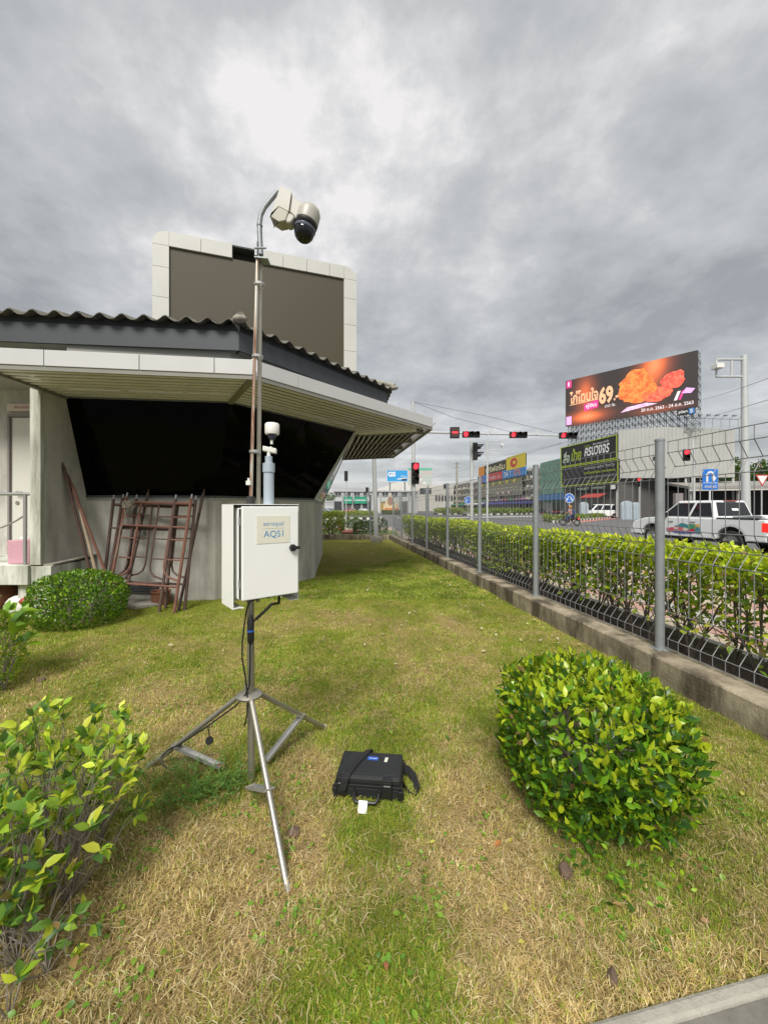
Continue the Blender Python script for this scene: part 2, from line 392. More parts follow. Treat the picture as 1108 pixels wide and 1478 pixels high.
DG = [(G(px, py), r, w) for px, py, r, w in DRY]
def dryness(xy):
    x, y = xy[:, 0], xy[:, 1]; d = np.full(len(x), .23)+.07*np.clip((3.2-y)/2, 0, 1)
    for c, r, w in DG:
        d += w*.36*np.exp(-((x-c.x)**2+(y-c.y)**2)/(2*r*r))
    return d
def grid_noise(xy, sc, seed):       # cheap value noise with numpy
    rs = np.random.RandomState(seed); T = rs.rand(256, 256)
    p = xy*sc; i = np.floor(p).astype(int); f = p-i; f = f*f*(3-2*f)
    a = T[i[:, 0] % 256, i[:, 1] % 256]; b = T[(i[:, 0]+1) % 256, i[:, 1] % 256]; c = T[i[:, 0] % 256, (i[:, 1]+1) % 256]; d = T[(i[:, 0]+1) % 256, (i[:, 1]+1) % 256]
    return (a*(1-f[:, 0])+b*f[:, 0])*(1-f[:, 1])+(c*(1-f[:, 0])+d*f[:, 0])*f[:, 1]
def dry_at(xy):
    d = dryness(xy)+(grid_noise(xy, 2.3, 1)-.5)*.45+(grid_noise(xy, 6, 2)-.5)*.5+(grid_noise(xy, 17, 3)-.5)*.5
    return np.clip(d, 0, 1)
def fence_x(y): return 2.826-.14*y
YF = 17.3
def ground_sheet(name, poly, z, m, kind='structure'):
    mb = MB(); mb.add([(x, y, z) for x, y in poly], [tuple(range(len(poly)))]); o = mb.build(name, m); o['kind'] = kind
    return o
# lawn grid with a dryness attribute
def lawn_mesh():
    xs = np.concatenate([np.arange(-9, -2.2, .25), np.arange(-2.2, 2.6, .035), [2.6, 2.75]]); ys = np.concatenate([np.arange(.2, 4, .035), np.arange(4, 17.35, .11)])
    X, Y = np.meshgrid(xs, ys); nx, ny = len(xs), len(ys)
    lim = 2.826-.14*Y-.15; X = np.minimum(X, lim)
    xy = np.stack([X.ravel(), Y.ravel()], 1)
    Z = (grid_noise(xy, 3, 5)-.5)*.016+(grid_noise(xy, 14, 6)-.5)*.010
    V = np.concatenate([xy, Z[:, None]], 1).astype(np.float32)
    i = np.arange(nx*ny).reshape(ny, nx); q = np.stack([i[:-1, :-1], i[:-1, 1:], i[1:, 1:], i[1:, :-1]], -1).reshape(-1, 4)
    me = bpy.data.meshes.new('lawn'); me.from_pydata([], [], []); me.vertices.add(len(V)); me.vertices.foreach_set('co', V.ravel())
    me.loops.add(q.size); me.loops.foreach_set('vertex_index', q.ravel().astype(np.int32)); me.polygons.add(len(q))
    me.polygons.foreach_set('loop_start', np.arange(0, q.size, 4, dtype=np.int32)); me.polygons.foreach_set('loop_total', np.full(len(q), 4, np.int32))
    a = me.attributes.new('dry', 'FLOAT', 'POINT'); a.data.foreach_set('value', dry_at(xy).astype(np.float32))
    me.update(); me.validate(); return me
lm = lawn_mesh()
m, t, b = base_mat('lawn_soil_and_thatch'); b.inputs['Roughness'].default_value = .95; b.inputs['Specular IOR Level'].default_value = .1
at = N(t, 'ShaderNodeAttribute', attribute_name='dry'); g = N(t, 'ShaderNodeNewGeometry')
na = noise_tex(t, g.outputs['Position'], 45, 6, .7); nb = noise_tex(t, g.outputs['Position'], 9, 5, .6); nc = noise_tex(t, g.outputs['Position'], 130, 3, .6)
gr = mixc(t, nb, (.17, .21, .022), (.32, .33, .04)); dr = mixc(t, na, (.26, .17, .07), (.60, .44, .22))
f = mathn(t, 'ADD', at.outputs['Fac'], mathn(t, 'MULTIPLY', mathn(t, 'SUBTRACT', na, .5), 1.1), clamp=True)
c = mixc(t, f, gr, dr); c = mixc(t, ramp(t, nc, [(.35, (.8, .8, .8)), (.5, (0, 0, 0))]), c, (.06, .05, .025))
t.links.new(c, b.inputs['Base Color']); bn = N(t, 'ShaderNodeBump'); bn.inputs['Strength'].default_value = .9; bn.inputs['Distance'].default_value = .02
t.links.new(nc, bn.inputs['Height']); t.links.new(bn.outputs[0], b.inputs['Normal']); M['lawn'] = m
lm.materials.append(m); lawn = bpy.data.objects.new('lawn', lm); COL.objects.link(lawn); lawn['kind'] = 'structure'
# road and wide ground
m, t, b = base_mat('asphalt'); b.inputs['Roughness'].default_value = .85
g = N(t, 'ShaderNodeNewGeometry'); n_a = noise_tex(t, g.outputs['Position'], .15, 5, .6); n_b = noise_tex(t, g.outputs['Position'], 20, 4, .6)
c = mixc(t, n_a, (.10, .10, .105), (.17, .168, .17)); c = mixc(t, mathn(t, 'MULTIPLY', n_b, .4), c, (.07, .07, .07)); t.links.new(c, b.inputs['Base Color']); M['asphalt'] = m
ROADZ = -.18
ground_sheet('road', [(-900, -300), (900, -300), (900, 1500), (-900, 1500)], ROADZ, M['asphalt'])
M['fargrass'] = mat('verge_grass', (.12, .15, .03), .95, var=.35, scale=3, bump=.6, bscale=20)
M['paving'] = mat('paving_mortar', (.30, .25, .20), .9, var=.2, scale=2)
mb = MB(); mb.box(-14, .75, YF+.12, 24.5, -.3, -.005); struct(mb, 'verge', M['fargrass'])
mb = MB(); mb.prism([(3.05, -1, -.3), (8.2, -1, -.3), (6.6, 10, -.3), (5.3, 17.6, -.3), (5.3, 25, -.3), (.78, 25, -.3), (.78, 17.35, -.3)], (0, 0, .26)); pave = struct(mb, 'pavement', M['paving'])
mb = MB(); mb.box(-14, .75, 24.52, 29, -.3, -.03); struct(mb, 'footpath', M['paving'])
mb = MB(); mb.box(-9, -2.5, -3, .9, -.3, -.02); mb.box(-12, -9.02, -3, 17, -.3, -.02); struct(mb, 'soil', M['lawn'])
# pavement slabs near the fence: individual pink and buff pavers
slm = [mat('pink_paver', (.42, .25, .20), .85, var=.2, scale=4), mat('buff_paver', (.44, .37, .28), .85, var=.2, scale=4), mat('grey_paver', (.36, .34, .31), .85, var=.2, scale=4)]
prot = []
for m_ in slm:
    b_ = MB(); b_.box(-.195, .195, -.195, .195, 0, .03); o = b_.build('paver', m_, pave); o.location = (60, -60, -5); prot.append(o)
ang = math.atan2(-.14, 1); cnt = 0
for j in range(60):
    for i in range(12):
        lx = .9+.4*i; yy = -.2+.4*j
        x = 2.826-.14*yy+lx*.99; y = yy+.14*lx
        if y < 1.6 or cnt >= 297 or y > 13.5: continue
        if abs(x/y) > 1.08 or x > 6.4+.0: continue
        cnt += 1
        q = prot[[0, 1, 0, 2][(i) % 4] if (i+j) % 7 else 1]
        inst(q, 'paver', pave, Matrix.Translation((x, y, -.04+random.uniform(-.002, .002))) @ Matrix.Rotation(math.atan(.14), 4, 'Z') @ Matrix.Rotation(random.uniform(-.006, .006), 4, 'X'))
for q in prot: bpy.data.objects.remove(q)
# kerb along the camera side (bottom right corner)
kb = thing('concrete_kerb', 'grey concrete kerb edge in the bottom right corner of the lawn', 'kerb', (1.1, 1.1, 0))
ku = Vector((.538, .102, 0)).normalized(); kn = Vector((ku.y, -ku.x, 0)); o0 = Vector((.64, 1.06, -.112))-ku*.6
mb = MB(); mb.obox(o0, ku*2.6, kn*.045, (0, 0, .14)); mb.build('kerb_edge', M['kerbc'], kb, True, bevel=.012)
mb = MB(); mb.obox(o0+kn*.048+Vector((0, 0, 0)), ku*2.6, kn*.8, (0, 0, .134)); mb.build('kerb_slab', concrete('dark_slab', (.20, .19, .165), (.12, .115, .10), (.05, .045, .04), .8, 1, 3), kb, True)

# ---- grass blades (real geometry, one stuff object per density band)
def grass(name, n, ybands, hmin, hmax, wid, flat_frac, simple=False, label=None):
    pts = []
    need = n
    y0, y1 = ybands
    while need > 0:
        k = int(need*2.2)+100
        y = y0+(y1-y0)*np.random.rand(k)**(1.0)
        x = (np.random.rand(k)*2-1)*1.08*y
        lo = -9 
        ok = (x < fence_x(y)-.17) & (x > lo)
        # keep out of the building footprint
        ok &= ~((y > 5.55) & (x < -3.0)) & ~((y > 6.0) & (x < -2.45+ (y-6.0)*.62)) & ~((y > 4.95) & (x < -4.3))
        ok &= ~((y < 1.058+(x-.62)*.19+.0) & (x > .0))
        pts.append(np.stack([x[ok], y[ok]], 1)); need -= ok.sum()
    xy = np.concatenate(pts)[:n]; d = dry_at(xy)
    bare = grid_noise(xy, 11, 8)
    keep = np.random.rand(n) < np.clip(1.0-.35*d+1.5*(bare-.5), .08, 1); xy, d = xy[keep], d[keep]; n = len(xy)
    dryb = np.random.rand(n) < np.clip(d*1.05-.02, .08, .88)
    lying = np.where(dryb, np.random.rand(n) < flat_frac, np.random.rand(n) < .15)
    h = np.random.uniform(hmin, hmax, n)*np.where(dryb, .95, 1.0)*(.75+.6*grid_noise(xy, 4, 9))
    az = np.random.rand(n)*2*np.pi; tilt = np.where(lying, np.random.uniform(1.15, 1.52, n), np.abs(np.random.normal(.6, .35, n)))
    dx, dy = np.cos(az), np.sin(az)
    w = wid*np.random.uniform(.6, 1.3, n)
    base = np.stack([xy[:, 0], xy[:, 1], np.where(lying, np.random.uniform(0, .018, n), 0)], 1)
    sidev = np.stack([-dy, dx, np.zeros(n)], 1)*w[:, None]/2
    d1 = np.stack([dx*np.sin(tilt*.7), dy*np.sin(tilt*.7), np.cos(tilt*.7)], 1)*(h*.55)[:, None]
    t2 = np.minimum(tilt*1.35, 1.62); d2 = np.stack([dx*np.sin(t2), dy*np.sin(t2), np.cos(t2)], 1)*(h*.5)[:, None]
    if simple:
        V = np.stack([base-sidev, base+sidev, base+d1+d2], 1); fidx = np.array([0, 1, 2]); lens = [3]; k = 3
    else:
        V = np.stack([base-sidev, base+sidev, base+d1+sidev*.8, base+d1-sidev*.8, base+d1+d2], 1); fidx = np.array([0, 1, 2, 3, 3, 2, 4]); lens = [4, 3]; k = 5
    gcol = colmix(n, [(.19, .33, .03), (.28, .39, .035), (.41, .44, .05), (.10, .21, .02), (.56, .50, .10)], [3, 3.5, 2.6, 1.3, 1.3], .15)
    dcol = colmix(n, [(.60, .44, .20), (.70, .54, .28), (.44, .30, .12), (.76, .64, .38), (.26, .17, .08)], [3, 3, 2.2, 1.0, 1.3], .2)
    cols = np.where(dryb[:, None], dcol, gcol*(1+.35*(d[:, None]-.3))+np.array([.05, .02, 0])*d[:, None])
    cols = cols*(.72+.56*grid_noise(xy, 3.1, 31))[:, None]*(.8+.4*grid_noise(xy, 13, 32))[:, None]
    me = bpy.data.meshes.new(name); Vf = V.reshape(-1, 3).astype(np.float32); me.vertices.add(len(Vf)); me.vertices.foreach_set('co', Vf.ravel())
    idx = (fidx[None, :]+(np.arange(n)*k)[:, None]).ravel().astype(np.int32); tot = np.tile(np.array(lens), n)
    me.loops.add(len(idx)); me.loops.foreach_set('vertex_index', idx); me.polygons.add(len(tot))
    st = np.concatenate([[0], np.cumsum(tot)[:-1]]).astype(np.int32); me.polygons.foreach_set('loop_start', st); me.polygons.foreach_set('loop_total', tot.astype(np.int32))
    a = me.color_attributes.new('Col', 'FLOAT_COLOR', 'POINT'); c = np.ones((n, k, 4), np.float32); c[:, :, :3] = cols[:, None, :]; a.data.foreach_set('color', c.ravel())
    me.update(); me.validate(); me.materials.append(M['grass'])
    o = bpy.data.objects.new(name, me); COL.objects.link(o); tag(o, label, None, None, 'stuff'); return o
grass('grass', 300000, (.85, 2.6), .012, .038, .0024, .66, label='short patchy grass, part green and part straw, on the near lawn')
grass('grass', 240000, (2.6, 6.0), .014, .034, .0046, .5, True, label='mown green and yellow grass in the middle of the lawn')
grass('grass', 150000, (6.0, 17.2), .02, .042, .012, .3, True, label='smooth far grass running to the corner of the fence')
# ================================================================== BUILDING
bd = thing('building', 'low grey concrete building with slatted canopy, black slanted windows and corrugated roof', 'building', (-3.2, 6.2, 0))
def V3(x, y, z): return Vector((x, y, z))
S = [V3(-4.43, 5.74, 1.58), V3(-2.60, 5.93, 1.58), V3(-1.40, 7.75, 1.58), V3(-1.9, 11.9, 1.58)]
ZC = 2.95
I = [V3(-4.43, 5.36, ZC), V3(-2.24, 5.62, ZC), V3(-.60, 7.80, ZC), V3(-1.33, 12.2, ZC)]
O = [V3(-4.43, 4.14, ZC), V3(-1.53, 4.52, ZC), V3(.92, 7.44, ZC), V3(.27, 11.7, ZC)]
# sill wall (solid, below the windows)
mb = MB()
poly = [V3(s.x, s.y, 0) for s in S]+[V3(-6, 11.9, 0), V3(-6, 6.2, 0), V3(-4.43, 6.2, 0)]
mb.prism([p+V3(0, 0, -.2) for p in poly], (0, 0, 1.735)); mb.build('sill_wall', M['wall'], bd, True)
mb = MB()
for a, b_ in ((S[0], S[1]), (S[1], S[2]), (S[2], S[3])):
    d = (b_-a).normalized(); nn = V3(d.y, -d.x, 0); mb.obox(a+nn*.012-V3(0, 0, .042), b_-a, -nn*.12, (0, 0, .04))
mb.build('window_sill', M['soffit'], bd, True)
# header wall above the glass up to the eave soffit
mb = MB()
for a, b_ in ((I[0], I[1]), (I[1], I[2]), (I[2], I[3])):
    d = (b_-a).normalized(); nn = V3(d.y, -d.x, 0); mb.obox(a-nn*.02, b_-a, -nn*.15, (0, 0, .78))
mb.build('header_wall', M['soffit'], bd, True)
# glass panes leaning outwards
def lerp(a, b_, f): return a+(b_-a)*f
for k, (s0, s1, i0, i1, n_) in enumerate(((S[0], S[1], I[0], I[1], 2), (S[1], S[2], I[1], I[2], 2), (S[2], S[3], I[2], I[3], 3))):
    for j in range(n_):
        f0, f1 = j/n_+(.0015 if j else 0), (j+1)/n_-(.0015 if j < n_-1 else 0)
        a, b_, c_, d_ = lerp(s0, s1, f0), lerp(s0, s1, f1), lerp(i0, i1, f1), lerp(i0, i1, f0)
        nn = (b_-a).cross(d_-a).normalized()
        mb = MB(); mb.prism([a, b_, c_, d_], -nn*.02); mb.build('window_pane', M['glass_dark'], bd, True)
mb = MB(); mb.beam(S[2]+V3(.02, 0, 0), I[2]+V3(.02, 0, 0), .05, .05, (1, 0, 0)); mb.build('window_mullion', M['fascia'], bd, True); mb = MB(); mb.beam(S[3], I[3], .05, .05, (1, 0, 0)); mb.build('window_mullion', M['fascia'], bd, True)
mb = MB()
for a, b_ in ((S[0], S[1]), (S[1], S[2])): mb.beam(a+V3(0, -.01, .012), b_+V3(0, -.01, .012), .03, .03)
mb.build('window_frame', M['slate'], bd, True)
# canopy: slats, beams, fascia panels
def canopy_side(o0, o1, i0, i1, n_, m_, tilt, w=.075):
    for k in range(n_):
        f = (k+.5)/n_; a = lerp(o0, i0, f); b_ = lerp(o1, i1, f); d = (b_-a).normalized(); nn = V3(d.y, -d.x, 0)
        e = nn*math.cos(tilt)*w+V3(0, 0, math.sin(tilt)*w); th = V3(0, 0, .012)
        mb = MB(); mb.obox(a-e/2+V3(0, 0, .02), b_-a, e, th); mb.build('canopy_slat', m_, bd, True)
canopy_side(O[0], O[1], I[0], I[1], 10, M['slat'], R(0), .068); canopy_side(O[1], O[2], I[1], I[2], 10, M['slat'], R(0), .068)
canopy_side(O[2], O[3], I[2], I[3], 13, M['slat'], R(35), .06)
for a, b_, w in ((O[1], I[1], .07), (O[2]+V3(-.30, .12, 0), I[2]+V3(.06, .1, 0), .26), (O[0], I[0], .06), (O[3], I[3], .08)):
    mb = MB(); mb.beam(a+V3(0, 0, .03), b_+V3(0, 0, .03), w, .09); mb.build('canopy_beam', M['slat'] if w > .2 else M['slat_dark'], bd, True)
for f in (.12, .37, .62, .87):
    a = lerp(O[2], O[3], f); b_ = lerp(I[2], I[3], f); mb = MB(); mb.beam(a+V3(0, 0, .055), b_+V3(0, 0, .055), .05, .1); mb.build('canopy_beam', M['slat_dark'], bd, True)
for o0, o1, i0, i1 in ((O[0], O[1], I[0], I[1]), (O[1], O[2], I[1], I[2])):
    for f in (.36, .72):
        a = lerp(o0, o1, f); b_ = lerp(i0, i1, f); mb = MB(); mb.beam(a+V3(0, 0, .11), b_+V3(0, 0, .11), .05, .05); mb.build('canopy_beam', M['slat_dark'], bd, True)
# thin cover sheet over the slats
mb = MB(); mb.prism([O[0]+V3(0, .05, .14), O[1]+V3(0, .05, .14), O[2]+V3(-.05, 0, .14), O[3]+V3(-.05, 0, .14), I[3]+V3(0, 0, .14), I[2]+V3(0, 0, .14), I[1]+V3(0, 0, .14), I[0]+V3(0, 0, .14)], (0, 0, .006)); mb.build('canopy_cover', mat('cover_sheet', (.09, .088, .085), .8), bd, True)
mb = MB()
for a, b_ in ((O[0]+V3(-1.2, -.155, 0), O[1]), (O[1], O[2]), (O[2], O[3])):
    mb.beam(a+V3(0, 0, .0), b_+V3(0, 0, .0), .03, .05)
mb.build('canopy_shadow_gap', M['slat_dark'], bd, True)  # dark strip standing in for the shadow gap under the fascia panels
def fpanels(a, b_, cuts, h=.175, z=.027):
    d = (b_-a).normalized(); nn = V3(d.y, -d.x, 0); L = (b_-a).length
    for s0, s1 in zip(cuts[:-1], cuts[1:]):
        mb = MB(); mb.obox(a+d*(s0*L+.004)+V3(0, 0, z)-nn*.0, d*((s1-s0)*L-.008), nn*.025, (0, 0, h)); mb.build('fascia_panel', M['fascia'], bd, True, bevel=.003)
a0 = O[0]+V3(-1.2, -.155, 0)
fpanels(a0, O[1], [0, .19, .465, .70, .895, 1.0]); fpanels(O[1]+V3(.03, .04, 0), O[2], [0, .155, .46, .73, .93, 1.0]); fpanels(O[2], O[3], [0, .33, .66, 1.0])
mb = MB(); mb.obox(O[1]+V3(-.005, -.012, .03), V3(.04, .045, 0), V3(-.03, .03, 0), (0, 0, .19)); mb.build('fascia_corner', M['slat'], bd, True)
mb = MB(); mb.prism([O[2]+V3(-.02, 0, .02), O[2]+V3(.09, .02, .13), O[2]+V3(.085, .02, .14), O[2]+V3(-.02, 0, .035)], (.0, .05, 0)); mb.build('corner_flashing', M['slat_dark'], bd, True)
# roof: slate fascia, soffit boards, corrugated sheets, ridge caps
E = [V3(-7.6, 5.02, 3.70), V3(-2.10, 5.57, 3.70), V3(.08, 8.60, 3.70), V3(-.45, 13.2, 3.70)]
def seg(i): a, b_ = E[i], E[i+1]; d = (b_-a).normalized(); return a, b_, d, V3(d.y, -d.x, 0), (b_-a).length
for i in range(3):
    a, b_, d, nn, L = seg(i)
    mb = MB(); mb.obox(a, b_-a, -nn*.04, (0, 0, .275)); mb.build('fascia_board', M['slate'], bd, True)
    mb = MB(); mb.obox(a-nn*.03+V3(0, 0, .279), b_-a, -nn*.04, (0, 0, .105)); mb.build('fascia_board', M['slate2'], bd, True)
ctr = V3(-4.6, 10, 3.70)
for i in range(3):
    a, b_, d, nn, L = seg(i); n_ = [4, 3, 4][i]; w = 1.35
    ta = 0 if i == 0 else math.tan(R([0, 24, 22][i])); tb = math.tan(R([24, 22, 0][i]))
    for j in range(n_):
        f0, f1 = j/n_, (j+1)/n_
        p0, p1 = a+d*(f0*L+.005), a+d*(f1*L-.005)
        q0, q1 = a-nn*w+d*(max(f0*L+.005, ta*w)), a-nn*w+d*(min(f1*L-.005, L-tb*w))
        mb = MB(); mb.prism([p0-nn*.045+V3(0, 0, .012), p1-nn*.045+V3(0, 0, .012), q1+V3(0, 0, .012), q0+V3(0, 0, .012)], (0, 0, .012)); mb.build('soffit_board', M['soffit'], bd, True)
def wave(s, per=.285, amp=.038):
    c = .5+.5*math.cos(2*math.pi*s/per); return amp*2*(c**1.6)
SL = math.tan(R(15))
for i in range(3):
    a, b_, d, nn, L = seg(i); ta = 0 if i == 0 else math.tan(R([0, 24, 22][i])); tb = math.tan(R([24, 22, 0][i])); T = 3.4
    wdt = .285*3; k = 0
    while k*wdt < L:
        s0, s1 = k*wdt, min((k+1)*wdt+.02, L); ns = max(2, int((s1-s0)/.0356)); mb = MB(); rows = [-.11, .55, 1.2, 1.201, 2.3, T]
        vs = []
        for r_i, tt in enumerate(rows):
            for q in range(ns+1):
                s_ = s0+(s1-s0)*q/ns; sc_ = min(max(s_, ta*max(tt, 0)), L-tb*max(tt, 0))
                z = a.z+.375+(tt)*SL+wave(s_)-.01+(k % 2)*.004+(-.012 if r_i >= 3 else 0)
                p = a+d*sc_-nn*(tt); vs.append((p.x, p.y, z))
        nr = len(rows); lower = [(x, y, z-.012) for x, y, z in vs]; fs = []
        n0 = len(vs)
        for r_i in range(nr-1):
            for q in range(ns):
                b0 = r_i*(ns+1)+q; fs.append((b0, b0+1, b0+ns+2, b0+ns+1)); fs.append((n0+b0, n0+b0+ns+1, n0+b0+ns+2, n0+b0+1))
        for q in range(ns): fs.append((q, n0+q, n0+q+1, q+1))
        mb.add(vs+lower, fs); o = mb.build('roof_sheet', M['roof'], bd, True, smooth=True, fix=False); k += 1
for i in (1, 2):
    p = E[i]; e0, e1 = seg(i-1)[2], seg(i)[2]; bis = (e1-e0); bis.z = 0; bis.normalize()
    st = p-bis*.16+V3(0, 0, .40); mb = MB()
    pts = [st+bis*t_*.5*1.0+V3(0, 0, SL*.5*t_) for t_ in range(7)]
    for t_ in range(6): mb.tube([pts[t_]+V3(0, 0, .035), pts[t_+1]+V3(0, 0, .045)], [.055, .05], 12)
    mb.ball(tuple(pts[0]+V3(-.02, .02, .0)), .07, 14, (1.5, 1.0, .8)); mb.build('ridge_cap', M['ridge'], bd, True, smooth=True)
mb = MB(); mb.prism([(-7, 6.3, 4.1), (-2.9, 6.6, 4.1), (-1.2, 9, 4.1), (-1.8, 13, 4.1), (-7, 13, 4.1)], (0, 0, .3)); mb.build('roof_core', M['soffit'], bd, True)
# side wall, pier, plinth, porch, rear wall and door
mb = MB(); mb.box(-4.56, -4.43, 5.02, 6.2, .68, 3.2); mb.build('side_wall', M['wall'], bd, True)
mb = MB(); mb.box(-4.565, -4.427, 4.96, 5.017, .68, 3.3); mb.build('pier', M['pier'], bd, True, bevel=.006)
mb = MB(); mb.box(-4.56, -4.30, 4.97, 5.9, -.1, .665); mb.build('plinth', M['pier'], bd, True, bevel=.006)
mb = MB(); mb.obox((-4.43, 5.0, .668), (.145, -.01, 0), (.0, .86, .05), (0, 0, .02)); mb.build('ledge', M['ridge'], bd, True)
mb = MB(); mb.box(-8.5, -4.563, 4.93, 6.1, .43, .68); mb.build('porch_slab', M['pier'], bd, True, bevel=.006)
mb = MB(); mb.box(-9, -4.563, 6.1, 6.25, -.1, 4.0); mb.build('porch_wall', M['wall'], bd, True)
mb = MB(); mb.box(-4.75, -4.57, 5.0, 5.15, -.1, .428); mb.build('porch_support', M['pier'], bd, True)
mb = MB(); mb.box(-8, -4.44, 5.2, 6.1, 3.3, 3.34); mb.build('porch_ceiling', M['soffit'], bd, True)
dr = MB(); dr.box(-5.86, -4.9, 6.075, 6.098, .68, 2.84); dro = dr.build('door', M['door'], bd, True)
mb = MB(); mb.box(-5.93, -5.90, 6.06, 6.099, .68, 2.90); mb.box(-5.898, -4.6, 6.06, 6.099, 2.86, 2.90); mb.build('door_frame', flat('mauve_trim', (.24, .21, .21)), bd, True)
mb = MB(); mb.tube([(-5.78, 6.075, 1.66), (-5.78, 6.02, 1.66), (-5.66, 6.02, 1.665)], .012); mb.lathe([(0, 0), (.028, 0), (.028, .012), (0, .012)], (-5.78, 6.075, 1.66), (0, -1, 0), 14)
mb.build('handle', M['steel'], dro, True, smooth=True); mb = MB(); mb.lathe([(0, 0), (.03, 0), (.03, .012), (0, .012)], (-5.78, 6.075, 1.50), (0, -1, 0), 14); mb.build('lock', M['steel'], dro, True, smooth=True)
mb = MB(); mb.box(-5.93, -4.75, 6.05, 6.098, 2.945, 3.06); sg = mb.build('door_sign', mat('sign_board', (.62, .50, .46), .6), bd, True)
o = text('ห้ามเข้าก่อนได้รับอนุญาต', (-5.4, 6.05, 3.0), (1, 0, 0), width=.8, height=.06, m=M['red_dull'], parent=sg, name='lettering', bold=.005)
mb = MB(); mb.tube([(-7.5, 5.0, 1.60), (-4.57, 5.0, 1.60)], .022, 10); mb.tube([(-4.66, 5.0, 1.585), (-4.66, 5.0, .68)], .022, 10)
mb.tube([(-4.67, 5.0, 1.32), (-4.78, 5.0, 1.25), (-4.95, 5.0, 1.17), (-5.3, 5.0, 1.1), (-5.8, 5.0, 1.12)], .012, 8); mb.build('handrail', M['alu'], bd, True, smooth=True)
# vent grille and wall tap
mb = MB(); mb.obox((-3.86, 5.83, .14), (.45, .022, 0), (0, -.035, 0), (0, 0, .13)); vg = mb.build('vent_grille', flat('dark_vent', (.02, .022, .025)), bd, True)
for j in range(5):
    mb = MB(); mb.obox((-3.85, 5.80, .15+j*.024), (.43, .021, 0), (0, -.02, -.01), (0, 0, .006)); mb.build('louvre_blade', flat('vent_blade', (.06, .065, .07)), vg, True)
mb = MB(); mb.box(-3.70, -3.60, 5.76, 5.83, 1.0, 1.10); mb.tube([(-3.70, 5.77, 1.08), (-3.68, 5.76, 1.15), (-3.63, 5.76, 1.12)], .008); mb.build('wall_socket_box', M['galv'], bd, True, bevel=.006)
# vertical metal stubs at the sill are part of the scaffolding below
# ---- big unlit screen standing on the roof
sc_ = thing('led_screen', 'large unlit dark screen in a white rounded metal frame above the building roof', 'video screen', (-4.1, 13, 4.0))
A = V3(-7.22, 12.0, 0); B = V3(-1.0, 14.0, 0); d = (B-A).normalized(); nn = V3(d.y, -d.x, 0); LW = (B-A).length; ZT, ZB = 10.15, 4.2; bw = .46
def sp(s, z, off=0): return A+d*s+V3(0, 0, z)+nn*off
mb = MB(); mb.obox(sp(bw+.003, ZB, -.3), d*(LW-2*bw-.006), nn*.24, (0, 0, ZT-bw-ZB-.003)); mb.build('display_panel', M['led_off'], sc_, True)
def arc(cx_, cz_, r, a0_, a1_, n_=8): return [(cx_+r*math.cos(R(a0_+(a1_-a0_)*k/n_)), cz_+r*math.sin(R(a0_+(a1_-a0_)*k/n_))) for k in range(n_+1)]
def fpan(pts, name='frame_panel', m_=M['screen_panel'], dep=.55): 
    mb = MB(); mb.prism([sp(s, z, 0) for s, z in pts], -nn*dep); mb.build(name, m_, sc_, True)
g_ = .006; rr = .42
zs = [ZB, 5.2, 6.15, 7.1, 8.05, 9.0, ZT-bw]
for z0, z1 in zip(zs[:-1], zs[1:]):
    fpan([(0, z0+g_), (bw, z0+g_), (bw, z1-g_), (0, z1-g_)]); fpan([(LW-bw, z0+g_), (LW, z0+g_), (LW, z1-g_), (LW-bw, z1-g_)])
fpan([(0, ZT-bw+g_), (bw, ZT-bw+g_), (bw, ZT)]+arc(rr, ZT-rr, rr, 90, 180)[:]); fpan([(LW-bw, ZT-bw+g_), (LW, ZT-bw+g_)]+arc(LW-rr, ZT-rr, rr, 0, 90)+[(LW-bw, ZT)])
top = np.linspace(bw, LW-bw, 8)
gap0, gap1 = 2.32, 3.13
cuts = [bw, 1.38, gap0, gap1, 3.95, 4.75, 5.55, LW-bw]
for s0, s1 in zip(cuts[:-1], cuts[1:]):
    if abs(s0-gap0) < .01: continue
    fpan([(s0+g_, ZT-bw+g_), (s1-g_, ZT-bw+g_), (s1-g_, ZT), (s0+g_, ZT)])
mb = MB(); mb.obox(sp(gap0-.05, ZT-bw+.01, -.5), d*(gap1-gap0+.1), nn*.05, (0, 0, bw-.02)); mb.box(-.0, .0, 0, 0, 0, 0) if False else None
mb.obox(sp(gap0, ZT-.06, -.45), d*(gap1-gap0), nn*.42, (0, 0, .05)); mb.build('frame_gap_backing', flat('gap_dark', (.03, .035, .03)), sc_, True)

